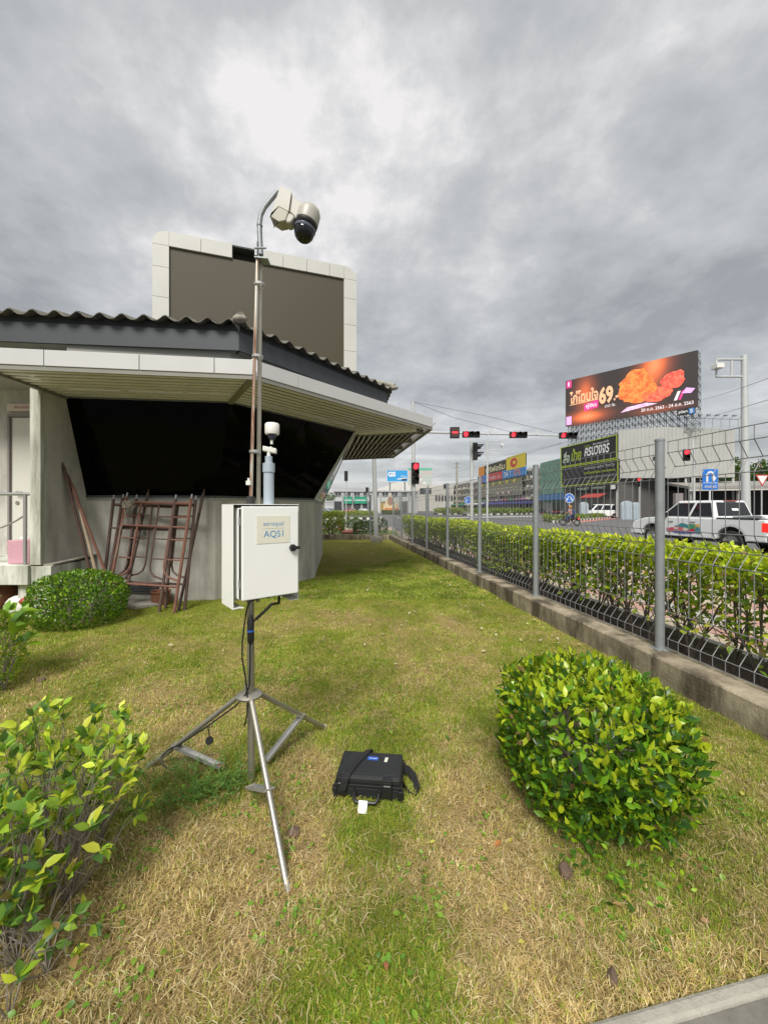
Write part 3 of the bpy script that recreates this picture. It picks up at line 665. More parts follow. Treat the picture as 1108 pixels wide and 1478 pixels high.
# ================================================================== LEANING SCAFFOLD FRAMES AND POLES
def scaffold(loc, yaw, lean, roll, label, w=1.04, h=1.60, m1='rust', inner=True):
    t_ = thing('scaffolding', label, 'scaffolding', loc, group='rusty scaffold frames leaning on the sill wall', rot=(-lean, roll, yaw))
    r = .021
    for x in (-w/2, w/2):
        mb = MB(); mb.tube([(x, 0, 0), (x, 0, h)], r, 8); mb.build('leg', M[m1], t_, smooth=True)
        mb = MB(); mb.tube([(x, 0, h-.02), (x, 0, h+.06)], .012, 8); mb.build('coupling_pin', M['galv'], t_, smooth=True)
    mb = MB(); mb.tube([(-w/2, 0, h-.08), (w/2, 0, h-.08)], r, 8); mb.build('top_bar', M[m1], t_, smooth=True)
    mb = MB(); mb.tube([(-w/2, 0, h-.42), (w/2, 0, h-.42)], .013, 8); mb.build('cross_bar', M[m1], t_, smooth=True)
    mb = MB(); mb.tube([(-w/2, 0, .36), (w/2, 0, .36)], .016, 8); mb.build('cross_bar', M[m1], t_, smooth=True)
    if inner:
        for s in (-1, 1):
            x = s*(w/2-.26)
            mb = MB(); mb.tube([(x, 0, h-.1), (x, 0, .62), (x+s*.03, 0, .53), (x+s*.10, 0, .48), (s*w/2, 0, .44)], .014, 8); mb.build('inner_post', M[m1], t_, smooth=True)
            for z in (1.32, 1.0, .72):
                mb = MB(); mb.tube([(x, 0, z), (s*w/2, 0, z)], .011, 6); mb.build('rung', M[m1], t_, smooth=True)
    return t_
scaffold((-3.34, 5.26, 0), R(-9), R(11), R(1.5), 'rusty scaffold frame leaning in front of the others against the sill wall')
scaffold((-3.22, 5.38, 0), R(-6), R(8), R(1), 'rusty scaffold frame sandwiched in the middle of the leaning stack', .92, 1.56, 'rust2')
scaffold((-3.50, 5.33, 0), R(-12), R(10), R(1), 'rusty scaffold frame with peeling paint, leftmost of the leaning stack', .90, 1.58, 'rust2')
scaffold((-3.56, 5.46, 0), R(-4), R(6), R(2), 'dark scaffold frame lying nearest the wall behind the other frames', .95, 1.54, 'rust2', False)
for (a, b_, r, lab, mm) in (((-4.02, 5.44, 0), (-4.41, 5.30, 1.98), .022, 'long rusty pole leaning left into the corner by the pier, leftmost of the loose poles', 'rust2'),
                           ((-3.72, 5.42, 0), (-4.40, 5.36, 1.86), .02, 'loose weathered pole crossing behind the leftmost leaning pole', 'rust'),
                           ((-3.86, 5.34, 0), (-4.36, 5.42, 1.70), .02, 'flaking pale and brown pole leaning between the two crossed poles', 'rustpole'),
                           ((-2.82, 5.28, .0), (-2.72, 5.80, 1.64), .02, 'dark brown pole with pointed top leaning at the right end of the scaffold stack', 'rust2'),
                           ((-3.62, 5.32, 0), (-3.52, 5.74, 1.63), .02, 'dark straight pole standing through the left side of the scaffold stack', 'rust2')):
    t_ = thing('scaffold_pole', lab, 'metal pole', a, group='loose scaffold poles'); mb = MB(); a_, b2 = Vector(a), Vector(b_)
    mb.tube([a_, b2], r, 8); mb.build('tube', M[mm], t_, True, smooth=True); mb = MB(); mb.tube([b2, b2+(b2-a_).normalized()*.07], [r*.8, .006], 8); mb.build('pole_tip', M[mm], t_, True)
rp = MB(); pts = []
for k in range(46):
    a = k*.9; pts.append((-3.62+.075*math.cos(a)+random.uniform(-.015, .015), 5.45+.05*math.sin(a), 1.47+.05*math.sin(a*1.7)+random.uniform(-.01, .01)))
pts += [(-3.64, 5.42, 1.3), (-3.70, 5.40, 1.1), (-3.72, 5.38, .85), (-3.75, 5.36, .7)]
rp.tube(pts, .008, 5); tag(rp.build('rope', M['twig'], None, smooth=True), 'knotted pale rope tied round the scaffold stack and hanging down', 'rope')
pt = thing('flower_pot', 'brown clay pot on the grass behind the scaffold feet', 'pot', (-3.28, 5.66, 0))
mb = MB(); mb.lathe([(0, 0), (.10, 0), (.12, .05), (.13, .12), (.12, .18), (.12, .19), (.12, .17), (0, .14)], n=22); mb.build('pot_body', M['terracotta'], pt, smooth=True)
mb = MB(); mb.lathe([(.115, .185), (.135, .185), (.135, .205), (.12, .205), (.115, .185)], n=22); mb.build('pot_rim', M['terracotta'], pt, smooth=True)
mb = MB(); mb.prism([(-3.95, 5.55, 0), (-3.45, 5.35, 0), (-3.2, 5.6, 0), (-3.3, 5.85, 0), (-3.9, 5.80, 0)], (0, 0, .05)); tag(mb.build('concrete_slab', M['kerbc'], None, bevel=.01), 'broken flat concrete slab on the ground under the vent grille', 'slab')
pb = thing('pink_bag', 'pale pink shopping bag standing on the porch by the railing', 'bag', (-4.78, 5.12, .68))
mb = MB(); mb.prism([(-.17, -.06, 0), (.15, -.06, 0), (.17, -.05, .33), (-.19, -.05, .31)], (0, .13, 0)); mb.build('bag_body', M['pinkbag'], pb, bevel=.015)
mb = MB(); mb.ball((0, .01, .33), .08, 10, (1, .6, .4)); mb.build('bag_contents', M['white_pl'], pb, smooth=True)
# things stored in the dark space below the porch
tb = thing('storage_sack', 'white and red plastic sack stored in the opening under the porch', 'sack', (-4.78, 5.06, 0))
mb = MB(); mb.ball((0, 0, .13), .17, 14, (1.1, .7, .85)); o = mb.build('sack_body', M['white_pl'], tb, smooth=True)
mb = MB(); mb.ball((.12, -.05, .2), .08, 10, (1, .8, .7)); mb.build('sack_patch', M['red_dull'], tb, smooth=True)
jb = thing('clay_jar', 'brown round jar in the dark opening under the porch', 'jar', (-5.25, 5.3, 0))
mb = MB(); mb.lathe([(0, 0), (.12, 0), (.22, .12), (.24, .25), (.16, .36), (.13, .38), (.15, .41), (.12, .41), (.1, .36), (0, .3)], n=22); mb.build('jar_body', M['terracotta'], jb, smooth=True)

# ================================================================== MONITORING STATION (tripod, mast, enclosure, camera)
T = V3(-.70, 2.0, 0)
st = thing('monitoring_tripod', 'stainless steel tripod mast carrying a white monitoring cabinet on the lawn', 'tripod', T)
mb = MB(); mb.tube([T+V3(.012, 0, -.02), T+V3(.006, 0, 1.0)], .0185, 14); mb.build('mast', M['steel'], st, True, smooth=True)
mb = MB(); mb.lathe([(0, -.012), (.062, -.012), (.066, 0), (.05, .012), (.028, .016), (.026, .05), (.02, .052)], T+V3(0, 0, .45), n=20); mb.build('collar', M['steel'], st, True, smooth=True)
feet = [V3(-.352, 1.42, 0), V3(-.372, 2.49, .0), V3(-1.30, 2.11, .0)]
ends = [V3(-.655, 1.885, .045), V3(-.64, 2.09, .04), V3(-.86, 2.03, .045)]; ts = [.56, .62, .71]
for f_, e_, tt in zip(feet, ends, ts):
    dd = (f_-T).normalized(); a = T+dd*.045+V3(0, 0, .445)
    mb = MB(); mb.tube([a, f_+V3(0, 0, -.01)], .0135, 12); lg = mb.build('leg', M['steel'], st, True, smooth=True)
    mb = MB(); mb.tube([lerp(a, f_, .965), f_+V3(0, 0, -.012)], .0145, 10); mb.build('leg_tip', M['alu'], lg, True, smooth=True)
    p = lerp(a, f_, tt); mb = MB(); dx_ = (e_-p); up = V3(0, 0, 1); sdv = dx_.cross(up).normalized()
    mb.obox(p-sdv*.016, dx_, sdv*.032, (0, 0, .003)); mb.obox(p-sdv*.016+V3(0, 0, .0031), dx_, sdv*.003, (0, 0, .014)); mb.obox(p+sdv*.013+V3(0, 0, .0031), dx_, sdv*.003, (0, 0, .014))
    br = mb.build('brace', M['alu'], st, True)
    mb = MB(); mb.tube([p-sdv*.024+V3(0, 0, .008), p+sdv*.024+V3(0, 0, .008)], .005, 8); mb.tube([e_-sdv*.024+V3(0, 0, .012), e_+sdv*.024+V3(0, 0, .012)], .006, 8); mb.build('bolt', M['steel'], br, True, smooth=True)
mb = MB(); mb.tube([ends[2]+V3(-.02, 0, .012), ends[2]+V3(.025, .0, .014)], .011, 8); mb.build('rusty_stub', M['rust'], st, True, smooth=True)
# cabinet, local frame: x along the door to the right, y backwards, z up
bx = thing('instrument_cabinet', 'white metal cabinet lettered AQS1 with a black latch, clamped to the tripod mast', 'cabinet', (-.686, 1.865, .955), math.atan2(.636, .771))
hB, wB = .47, .297
mb = MB(); mb.box(.0, wB, -.0, .022, .012, hB+.002); door = mb.build('cabinet_door', M['box_white'], bx, bevel=.004)
mb = MB(); mb.box(-.012, wB-.004, .026, .15, .016, hB-.006); mb.build('cabinet_body', M['box_white'], bx, bevel=.004)
mb = MB(); mb.box(-.008, wB-.008, .0225, .0255, .02, hB-.01); mb.build('door_gasket', M['rubber'], bx)
# sheet-metal sun shield wrapped round the body
mb = MB()
mb.box(-.035, -.032, .03, .20, -.028, hB+.010); mb.box(wB+.014, wB+.017, .03, .20, -.028, hB+.010); mb.box(-.035, wB+.017, .2005, .2035, -.028, hB+.010); mb.box(-.035, wB+.017, .026, .2035, hB+.0105, hB+.0135)
mb.box(-.035, -.0, .0265, .0295, -.028, -.022); mb.box(-.035, .02, .03, .20, -.031, -.0285); mb.box(wB-.03, wB+.017, .03, .2, -.031, -.0285)
mb.build('sun_shield', M['box_white'], bx, bevel=.0008)
mb = MB(); mb.box(.165-.095, .165+.082, -.0018, -.0002, .285, .425); lab = mb.build('name_label', M['sticker'], door)
cabM = wm(bx); exw = (cabM.to_3x3() @ Vector((1, 0, 0)))
def cab(x, y, z): return cabM @ Vector((x, y, z))
W[lab.name] = wm(bx)
text('aeroqual', cab(.158, -.0018, .382), exw, width=.11, m=M['blue_print'], parent=lab, depth=.0006, bold=-.004)
text('AQS1', cab(.158, -.0018, .33), exw, width=.105, m=M['blue_print'], parent=lab, depth=.0006, bold=.004)
mb = MB(); mb.box(.10, .215, -.0026, -.002, .3605, .362); mb.build('dotted_rule', mat('rule_green', (.45, .55, .5), .6), lab)
mb = MB(); mb.lathe([(0, 0), (.018, 0), (.019, .006), (.016, .018), (0, .02)], (.262, -.001, .255), (0, -1, 0), 18); mb.prism([(.262, -.016, .266), (.295, -.016, .262), (.295, -.016, .249), (.262, -.016, .244)], (0, -.008, 0)); mb.prism([(.262, -.016, .263), (.242, -.016, .259), (.242, -.016, .251), (.262, -.016, .247)], (0, -.008, 0)); la = mb.build('latch', M['black'], door, smooth=True)
mb = MB(); mb.lathe([(0, .0), (.006, .0), (.006, .003), (0, .003)], (.262, -.021, .255), (0, -1, 0), 10); mb.build('key_lock', M['chrome'], la, smooth=True)
mb = MB()
for z in (.09, .40): mb.tube([(-.006, .026, z-.02), (-.006, .026, z+.02)], .005, 8)
mb.build('hinge', M['galv'], bx, smooth=True)
for x in (.06, .11, .17, .23):
    mb = MB(); mb.lathe([(0, 0), (.013, 0), (.013, .012), (.009, .016), (.009, .03), (0, .03)], (x, .09, .018), (0, 0, -1), 12); mb.build('cable_gland', M['black'], bx, smooth=True)
mb = MB(); mb.box(.03, .27, .07, .13, -.006, .014); mb.build('bottom_bracket', M['galv'], bx)
# sampling inlet on top
inl = thing('sampling_inlet', 'grey pipe with white round sensor head on top of the cabinet', 'sensor', cab(.175, .10, hB+.0135))
Lc = Vector(inl.location); sx = Lc.y/FPX     # metres per pixel at this depth
def zpx(y): return CAMZ-(y-HY)*sx-Lc.z
mb = MB(); mb.tube([(0, 0, 0), (0, 0, zpx(681))], 7.3*sx, 20); mb.build('riser_pipe', M['grey_pvc'], inl, smooth=True)
mb = MB(); mb.lathe([(7.3*sx, zpx(682)), (8.6*sx, zpx(681.5)), (8.6*sx, zpx(669)), (5.2*sx, zpx(668)), (5.2*sx, zpx(659)), (2.6*sx, zpx(658)), (0, zpx(658))], n=22); mb.build('pipe_coupling', M['grey_pvc'], inl, smooth=True)
mb = MB(); mb.tube([(0, 0, zpx(659)), (0, 0, zpx(651))], 2.6*sx, 12); mb.tube([(.006, 0, zpx(651)), (.016, 0, zpx(645))], 2.2*sx, 12); mb.tube([(.016, 0, zpx(641)), (.016, 0, zpx(634))], 2*sx, 12); mb.build('inlet_tube', M['white_pl'], inl, smooth=True)
mb = MB(); mb.obox((-.028, -.02, zpx(651)), (.066, .02, -.012), (-.006, .04, 0), (0.002, 0, .026)); mb.build('sensor_box', M['white_pl'], inl, bevel=.004)
mb = MB(); mb.lathe([(0, zpx(635)), (3.5*sx, zpx(635)), (4.6*sx, zpx(632)), (6*sx, zpx(631)), (6*sx, zpx(625)), (0, zpx(625))], (.018, 0, 0), n=18); mb.build('sensor_neck', M['navy'], inl, smooth=True)
mb = MB(); mb.lathe([(0, zpx(627)), (9.5*sx, zpx(627)), (10.2*sx, zpx(625)), (10.2*sx, zpx(613)), (9*sx, zpx(611.2)), (0, zpx(610.8))], (.018, 0, 0), n=26); mb.build('sensor_head', M['white_pl'], inl, smooth=True)
# tall pole with the dome camera
pl = thing('camera_pole', 'tall thin rust-streaked pole rising from behind the cabinet, twinned with a slim antenna rod', 'pole', (-.672, 2.05, .9))
p0 = V3(-.672, 2.05, .92); ptop = P(376, 372, 2.05)
mpt = lerp(p0, ptop, .58)
mb = MB(); mb.tube([p0, mpt, ptop], .0112, 12); mb.build('main_tube', mat('weathered_galvanised', (.36, .34, .27), .4, metal=.55, var=.3, scale=6), pl, True, smooth=True)
q0 = P(361.5, 722, 1.99); q1 = P(363, 690, 1.99); q2 = P(371.5, 372, 2.02)
mb = MB(); mb.tube([q0+V3(0, 0, -.08), q1, q2], .009, 10); mb.build('slim_tube', M['streaky'], pl, True, smooth=True)
mb = MB(); mb.tube([q0+V3(0, 0, -.025), q0+V3(0, 0, .02)], [.023, .018], 14); mb.build('rubber_boot', M['rubber'], pl, True, smooth=True)
mb = MB(); mb.tube([P(359, 700, 1.98), P(359, 694, 1.98)], .014, 14); mb.tube([P(359, 694, 1.98), P(359, 690, 1.98)], .006, 10); mb.build('connector_nut', M['white_pl'], pl, True, smooth=True)
for fz in (.12, .55, .88):
    c_ = lerp(q1, q2, fz)+V3(.012, .01, 0); mb = MB(); mb.lathe([(.026, -.006), (.029, -.006), (.029, .006), (.026, .006)], c_, (0, 0, 1), 14); mb.build('strap', M['alu'], pl, True)
mb = MB(); mb.obox(P(367, 371, 2.0), (.065, .01, 0), (0, .06, 0), (0, 0, .006)); mb.obox(P(367.5, 368, 2.03), (.012, 0, 0), (0, .02, 0), (0, 0, .075)); mb.tube([P(373, 358, 2.0)+V3(-.02, 0, 0), P(373, 358, 2.0)+V3(.04, 0, 0)], .005, 8); mb.build('bracket_plate', M['galv'], pl, True)
cmr = thing('dome_camera', 'cream dome security camera on a bent grey pipe arm topping the pole', 'security camera', P(376, 366, 2.04))
YC = 2.04
arm = [P(376.5, 368, YC), P(375, 340, YC), P(374.5, 322, YC), P(376.5, 310, YC), P(382, 299, YC), P(391, 288, YC), P(401, 276, YC)]
mb = MB(); mb.tube(arm, [.0135]*3+[.0125]*4, 14); mb.build('arm_pipe', M['galv'], cmr, True, smooth=True)
mb = MB(); mb.lathe([(.0135, -.003), (.0155, -.003), (.0155, .003), (.0135, .003)], P(374.8, 326, YC), (0, 0, 1), 14); mb.build('pipe_joint', M['slat_dark'], cmr, True)
def pxp(pts, Y): return [P(x, y, Y) for x, y in pts]
mb = MB(); mb.prism(pxp([(405.5, 267.5), (420.5, 277), (416.5, 305), (402, 297.5), (390, 309), (389.5, 312), (404, 270)], YC-.035), (0, .075, 0)); mb.build('mount_box', M['cream'], cmr, True, bevel=.006)
mb = MB(); mb.prism(pxp([(402, 297.5), (416.5, 305), (412, 318), (402, 320), (389.5, 312)], YC-.034), (0, .07, 0)); mb.build('junction_box', mat('cream_shade', (.35, .33, .26), .5, var=.08), cmr, True, bevel=.004)
mb = MB(); mb.prism(pxp([(416, 306), (427, 311), (420, 321), (414, 322), (411, 317)], YC-.03), (0, .06, 0)); mb.prism(pxp([(421, 281), (436, 292), (448, 299), (430, 320), (424, 312), (417.5, 306)], YC-.033), (0, .066, 0)); mb.build('camera_arm', M['cream'], cmr, True, bevel=.008)
hc = P(445.5, 311, YC); ax = (P(439, 340, YC)-P(449, 302, YC)).normalized()
mb = MB(); mb.lathe([(0, -.055), (.030, -.050), (.050, -.034), (.060, -.010), (.060, .040), (.056, .044), (0, .044)], hc, ax, 28); mb.build('housing', M['cream'], cmr, True, smooth=True)
mb = MB(); mb.lathe([(.0585, .0445), (.0585, .056), (.052, .064), (0, .064)], hc, ax, 28); mb.build('housing_ring', M['black'], cmr, True, smooth=True)
mb = MB(); mb.lathe([(math.sin(a)*.053, math.cos(a)*.053) for a in np.linspace(0, math.pi, 14)], hc+ax*.092, ax, 28); dm = mb.build('dome', M['dome'], cmr, True, smooth='all')
mb = MB(); mb.lathe([(.0525, .0665), (.0565, .07), (.0565, .079), (.0545, .084), (.052, .083)], hc, ax, 28); mb.build('dome_trim', mat('trim_grey', (.10, .11, .15), .3, var=.1), cmr, True, smooth=True)
mb = MB(); mb.ball(tuple(P(398, 314, YC-.02)), .014, 10, (1.2, 1, .9)); mb.tube([P(397, 316, YC-.03), P(396, 321, YC-.03), P(398.5, 324, YC-.03), P(401, 322, YC-.03), P(400, 316, YC-.03)], .0035, 6); mb.build('cable_plug', M['black'], cmr, True, smooth=True)
# cables
c1 = [cab(.23, .09, -.01), cab(.225, .085, -.05), P(392, 872, 1.97), P(380, 884, 1.97), P(369, 894, 1.97), P(363, 902, 1.965), P(361, 920, 1.965), P(361, 960, 1.965), P(360, 990, 1.96), P(354, 1003, 1.955), P(341, 1018, 1.96), P(300, 1048, 2.0), P(262, 1073, 2.03), P(242, 1083, 2.05), P(233, 1092, 2.0), P(234, 1102, 1.98), P(241, 1109, 1.975)]
mb = MB(); mb.tube(c1[:5], .0075, 8); mb.tube(c1[4:], .0042, 7); cb = mb.build('power_cable', M['black'], None, smooth=True); tag(cb, 'black cable curving from the cabinet bottom down the mast and along the left leg', 'cable')
c2 = [cab(.11, .09, -.01), P(361, 868, 1.955), P(356, 880, 1.955), P(353, 900, 1.95), P(350, 925, 1.95), P(349.5, 950, 1.95), P(354, 975, 1.95), P(357, 1000, 1.95), P(357, 1030, 1.95), P(353, 1048, 1.955)]
mb = MB(); mb.tube(c2, .004, 7); tag(mb.build('signal_cable', M['black'], None, smooth=True), 'thin black cable bowing out to the left of the mast below the cabinet', 'cable')
mb = MB(); mb.tube([P(362, 888, 1.955), P(362, 895, 1.955), P(362, 925, 1.955), P(361.5, 930, 1.955)], [.006, .0165, .0165, .007], 12); cn = mb.build('cable_connector', M['black'], None, smooth=True); tag(cn, 'fat black inline connector strapped to the mast under the cabinet', 'connector')
mb = MB(); mb.tube([P(362, 909, 1.955), P(362, 911.5, 1.955)], .0172, 12); mb.build('blue_band', M['blue_sticker'], cn, True)
hp = thing('hanging_cap', 'small black round cap dangling on a loop from the left tripod leg', 'cap', P(302, 1045, 1.99))
mb = MB(); mb.tube([P(307, 1041, 1.99), P(306, 1049, 1.97), P(300, 1050, 1.97), P(302, 1058, 1.97), P(302.5, 1066, 1.97)], .003, 6); mb.build('lanyard', M['black'], hp, True)
mb = MB(); mb.lathe([(0, -.008), (.018, -.008), (.02, 0), (.018, .008), (0, .008)], P(302.5, 1069, 1.97), (.2, -1, .25), 16); mb.build('cap_disc', M['black'], hp, True, smooth=True)

# ================================================================== BLACK HARD CASE
cs = thing('equipment_case', 'black hard plastic case with shoulder strap lying on the grass', 'case', (-.068, 1.965, .0), R(-6))
w, dpt, h = .32, .20, .112
mb = MB(); mb.box(-w/2, w/2, -dpt/2, dpt/2, 0.0, .066); mb.build('case_base', M['case_black'], cs, bevel=.012)
mb = MB(); mb.box(-w/2, w/2, -dpt/2, dpt/2, .072, h); lid = mb.build('case_lid', M['case_black'], cs, bevel=.012)
mb = MB(); mb.box(-w/2-.006, w/2+.006, -dpt/2-.006, dpt/2+.006, .062, .0765); mb.build('rim', M['black'], cs, bevel=.003)
mb = MB(); mb.box(-w/2+.02, w/2-.02, -dpt/2+.02, dpt/2-.016, h-.001, h+.0025); mb.build('lid_panel', M['case_black'], lid, bevel=.002)
for x in (-.125, .095):
    mb = MB(); mb.box(x-.022, x+.022, -dpt/2-.018, -dpt/2-.002, .03, .103); mb.box(x-.022, x+.022, -dpt/2-.018, -dpt/2+.012, .1035, .114); lt = mb.build('latch', M['black'], cs, bevel=.003)
    mb = MB(); mb.box(x-.016, x+.016, -dpt/2-.0205, -dpt/2-.018, .086, .09); mb.build('latch_pin', M['galv'], lt)
for x in (-w/2, w/2):
    for y in (-dpt/2, dpt/2):
        mb = MB(); mb.box(x-.014 if x < 0 else x-.012, x+.012 if x < 0 else x+.014, y-.012, y+.012, .008, .06); mb.build('corner_post', M['black'], cs, bevel=.004)
mb = MB(); mb.tube([(-.065, -dpt/2-.004, .045), (-.062, -dpt/2-.035, .03), (-.05, -dpt/2-.045, .024), (.04, -dpt/2-.045, .024), (.052, -dpt/2-.035, .03), (.055, -dpt/2-.004, .045)], .0085, 8); mb.build('handle', M['black'], cs, smooth=True)
mb = MB(); mb.box(-.075, -.063, -dpt/2-.014, -dpt/2-.002, .03, .06); mb.box(.053, .065, -dpt/2-.014, -dpt/2-.002, .03, .06); mb.build('handle_mount', M['black'], cs, bevel=.003)
mb = MB(); mb.box(-.02, .034, .025, .052, h+.0028, h+.0038); bl = mb.build('blue_label', M['blue_sticker'], lid)
csM = wm(cs); text('aeroqual', csM @ V3(.007, .0385, h+.0038), csM.to_3x3() @ V3(1, 0, 0), width=.04, m=M['white'], parent=bl, ez=csM.to_3x3() @ V3(0, 1, 0), depth=.0004)
mb = MB(); mb.obox((.067, .018, h+.0028), (.015, 0, 0), (.004, .034, 0), (0, 0, .001)); mb.build('paper_label', M['sticker'], lid)
mb = MB(); tg = [(-.035, -dpt/2-.053, .040), (-.034, -dpt/2-.066, .034), (-.035, -dpt/2-.078, .020), (-.032, -dpt/2-.098, .014)]
for a, b_ in zip(tg[:-1], tg[1:]): mb.obox(a, (.042, 0, -.001), Vector(b_)-Vector(a), (0, -.0012, .0006))
tgo = mb.build('luggage_tag', M['paper'], cs)
def strap(pts, wv, name):
    mb = MB(); pts = [Vector(p) for p in pts]; wv = [Vector(x) for x in wv]; n_ = len(pts)
    vs = []
    for p, v in zip(pts, wv): vs += [p-v, p+v, p+v+V3(0, 0, .002), p-v+V3(0, 0, .002)]
    fs = []
    for i in range(n_-1):
        for k in range(4): fs.append((i*4+k, i*4+(k+1) % 4, (i+1)*4+(k+1) % 4, (i+1)*4+k))
    fs += [(3, 2, 1, 0), ((n_-1)*4, (n_-1)*4+1, (n_-1)*4+2, (n_-1)*4+3)]
    mb.add(vs, fs); return mb.build(name, M['webbing'], cs)
sw = (.0175, .007, 0)
strap([(-.02, dpt/2+.012, .075), (-.022, dpt/2+.002, h+.006), (-.045, .05, h+.007), (-.075, -.02, h+.008), (-.10, -dpt/2+.004, h+.009), (-.108, -dpt/2-.022, h-.004), (-.122, -dpt/2-.03, .06), (-.135, -dpt/2-.022, .035)], [sw]*4+[(.017, .004, 0)]*4, 'shoulder_strap')
strap([(w/2+.006, .07, .05), (w/2+.03, .06, .052), (w/2+.06, .03, .035), (w/2+.075, -.02, .012), (w/2+.06, -.055, .004), (w/2+.03, -.045, .012), (w/2+.004, -.01, .03)], [(0.004, .006, .018), (.004, .006, .018), (.01, .008, .016), (.016, .004, .012), (.012, -.012, .012), (.006, -.008, .017), (0, -.004, .018)], 'strap_loop')

# ================================================================== FENCE ON LOW WALL
wl_ = thing('concrete_wall', 'low stained concrete kerb wall carrying the wire fence along the right of the lawn', 'wall', (2.2, 4.5, 0))
fd = V3(-.14, 1, 0).normalized(); fn = V3(-1, -.14, 0).normalized()   # fn points to the lawn
def FX(y, off=0): return V3(fence_x(y), y, 0)+fn*off
WT = .21
segs = [-.6, 3.2, 6.9, 10.6, 14.1, 17.42]
for y0, y1 in zip(segs[:-1], segs[1:]):
    a, b_ = FX(y0+.006, .17), FX(y1-.006, .17); mb = MB(); jz = random.uniform(-.006, .006)
    n_ = 24; vs = []
    for k in range(n_+1):
        p = lerp(a, b_, k/n_)
        for off, z in ((0, -.2), (random.uniform(-.003, .003), .10), (random.uniform(0, .006), WT-.015), (.016, WT+random.uniform(-.003, .002)), (.14, WT+random.uniform(-.002, .003)), (.27, WT-.004), (.275, -.2)):
            q = p-fn*off; vs.append((q.x, q.y, z+jz*(z > .1)))
    fs = []
    for k in range(n_):
        for j in range(6): fs.append((k*7+j, k*7+j+1, (k+1)*7+j+1, (k+1)*7+j))
    fs += [tuple(range(7)), tuple(n_*7+j for j in reversed(range(7)))]
    mb.add(vs, fs); mb.build('wall_section', M['curb_wall'], wl_, True)
for x0, x1 in ((-6.5, -4.3), (-4.29, -2.2), (-2.19, -.9), (-.89, .26)):
    mb = MB(); mb.box(x0, x1, YF-.08, YF+.13, -.2, WT-.005); mb.build('wall_section', M['curb_wall'], wl_, True, bevel=.01)
fc = thing('wire_fence', 'grey welded wire mesh fence with folded rows and round steel posts', 'fence', (2.0, 6, WT))
posts_y = [3.30+1.99*k for k in range(-1, 8)]
HF = 1.775
def post(p, first=[None]):
    if first[0] is None:
        mb = MB(); mb.tube([(0, 0, 0), (0, 0, HF+.02)], .036, 14); a = mb.build('post', M['galv'], fc, smooth=True)
        mb = MB(); mb.lathe([(.0362, HF+.005), (.039, HF+.005), (.039, HF+.022), (.02, HF+.032), (0, HF+.034)], n=14); c_ = mb.build('post_cap', M['galv'], a, smooth=True)
        mb = MB(); mb.box(-.06, .06, -.06, .06, 0, .008); q = mb.build('base_plate', M['galv'], a)
        mb = MB()
        for z in (.3, .75, 1.2, 1.62): mb.box(-.028, -.012, .03, .05, z, z+.035)
        mb.build('clamp', M['galv'], a)
        first[0] = a; a.location = p; return
    a = first[0]; c = inst(a, 'post', fc); c.location = p
    for ch in list(a.children): inst(ch, ch.name.split('.')[0], c)
fcl = Vector(fc.location)
for y in posts_y: post(FX(y)+V3(0, 0, WT)-fcl)
for x in (-6.2, -4.35, -2.81, -.62): post(V3(x, YF, WT)-fcl)
# one bay: horizontals + vertical wires that share one mesh.  profile (z, outward offset)
prof = [(.02, 0), (.10, 0), (.195, .07), (.33, 0), (.78, 0), (.885, .07), (1.02, 0), (1.455, 0), (1.56, .07), (1.675, 0), (1.77, 0)]
def vwire():
    mb = MB(); mb.tube([(o_, 0, z) for z, o_ in prof], .0037, 4, cap=False); return mb.build('vertical_wire', M['wire'], fc)
vw0 = vwire(); vwm = vw0.data; bpy.data.objects.remove(vw0)
def bay(p0, p1, out):
    d_ = (p1-p0); L_ = d_.length; d_ = d_.normalized(); ex_ = out; 
    mb = MB()
    for z, o_ in prof[:]:
        if abs(z-.10) < .001 and False: continue
        a = p0+d_*.04+ex_*o_+V3(0, 0, z); b__ = p1-d_*.04+ex_*o_+V3(0, 0, z); mb.tube([a, b__], .0037, 4, cap=False)
    pn = mb.build('mesh_panel', M['wire'], fc, True)
    n_ = int(round((L_-.1)/.094))
    for k in range(n_+1):
        p = p0+d_*(.05+(L_-.1)*k/n_)-fcl
        Mx = Matrix(((ex_.x, d_.x, 0, p.x), (ex_.y, d_.y, 0, p.y), (0, 0, 1, p.z), (0, 0, 0, 1))); inst_mesh(vwm, 'vertical_wire', pn, Mx)
for y0, y1 in zip(posts_y[:-1], posts_y[1:]): bay(FX(y0, -.03)+V3(0, 0, WT), FX(y1, -.03)+V3(0, 0, WT), -fn)
for x0, x1 in ((-4.35, -2.81), (-2.81, -.62), (-.62, .38)): bay(V3(x0, YF+.02, WT), V3(x1, YF+.02, WT), V3(0, 1, 0))
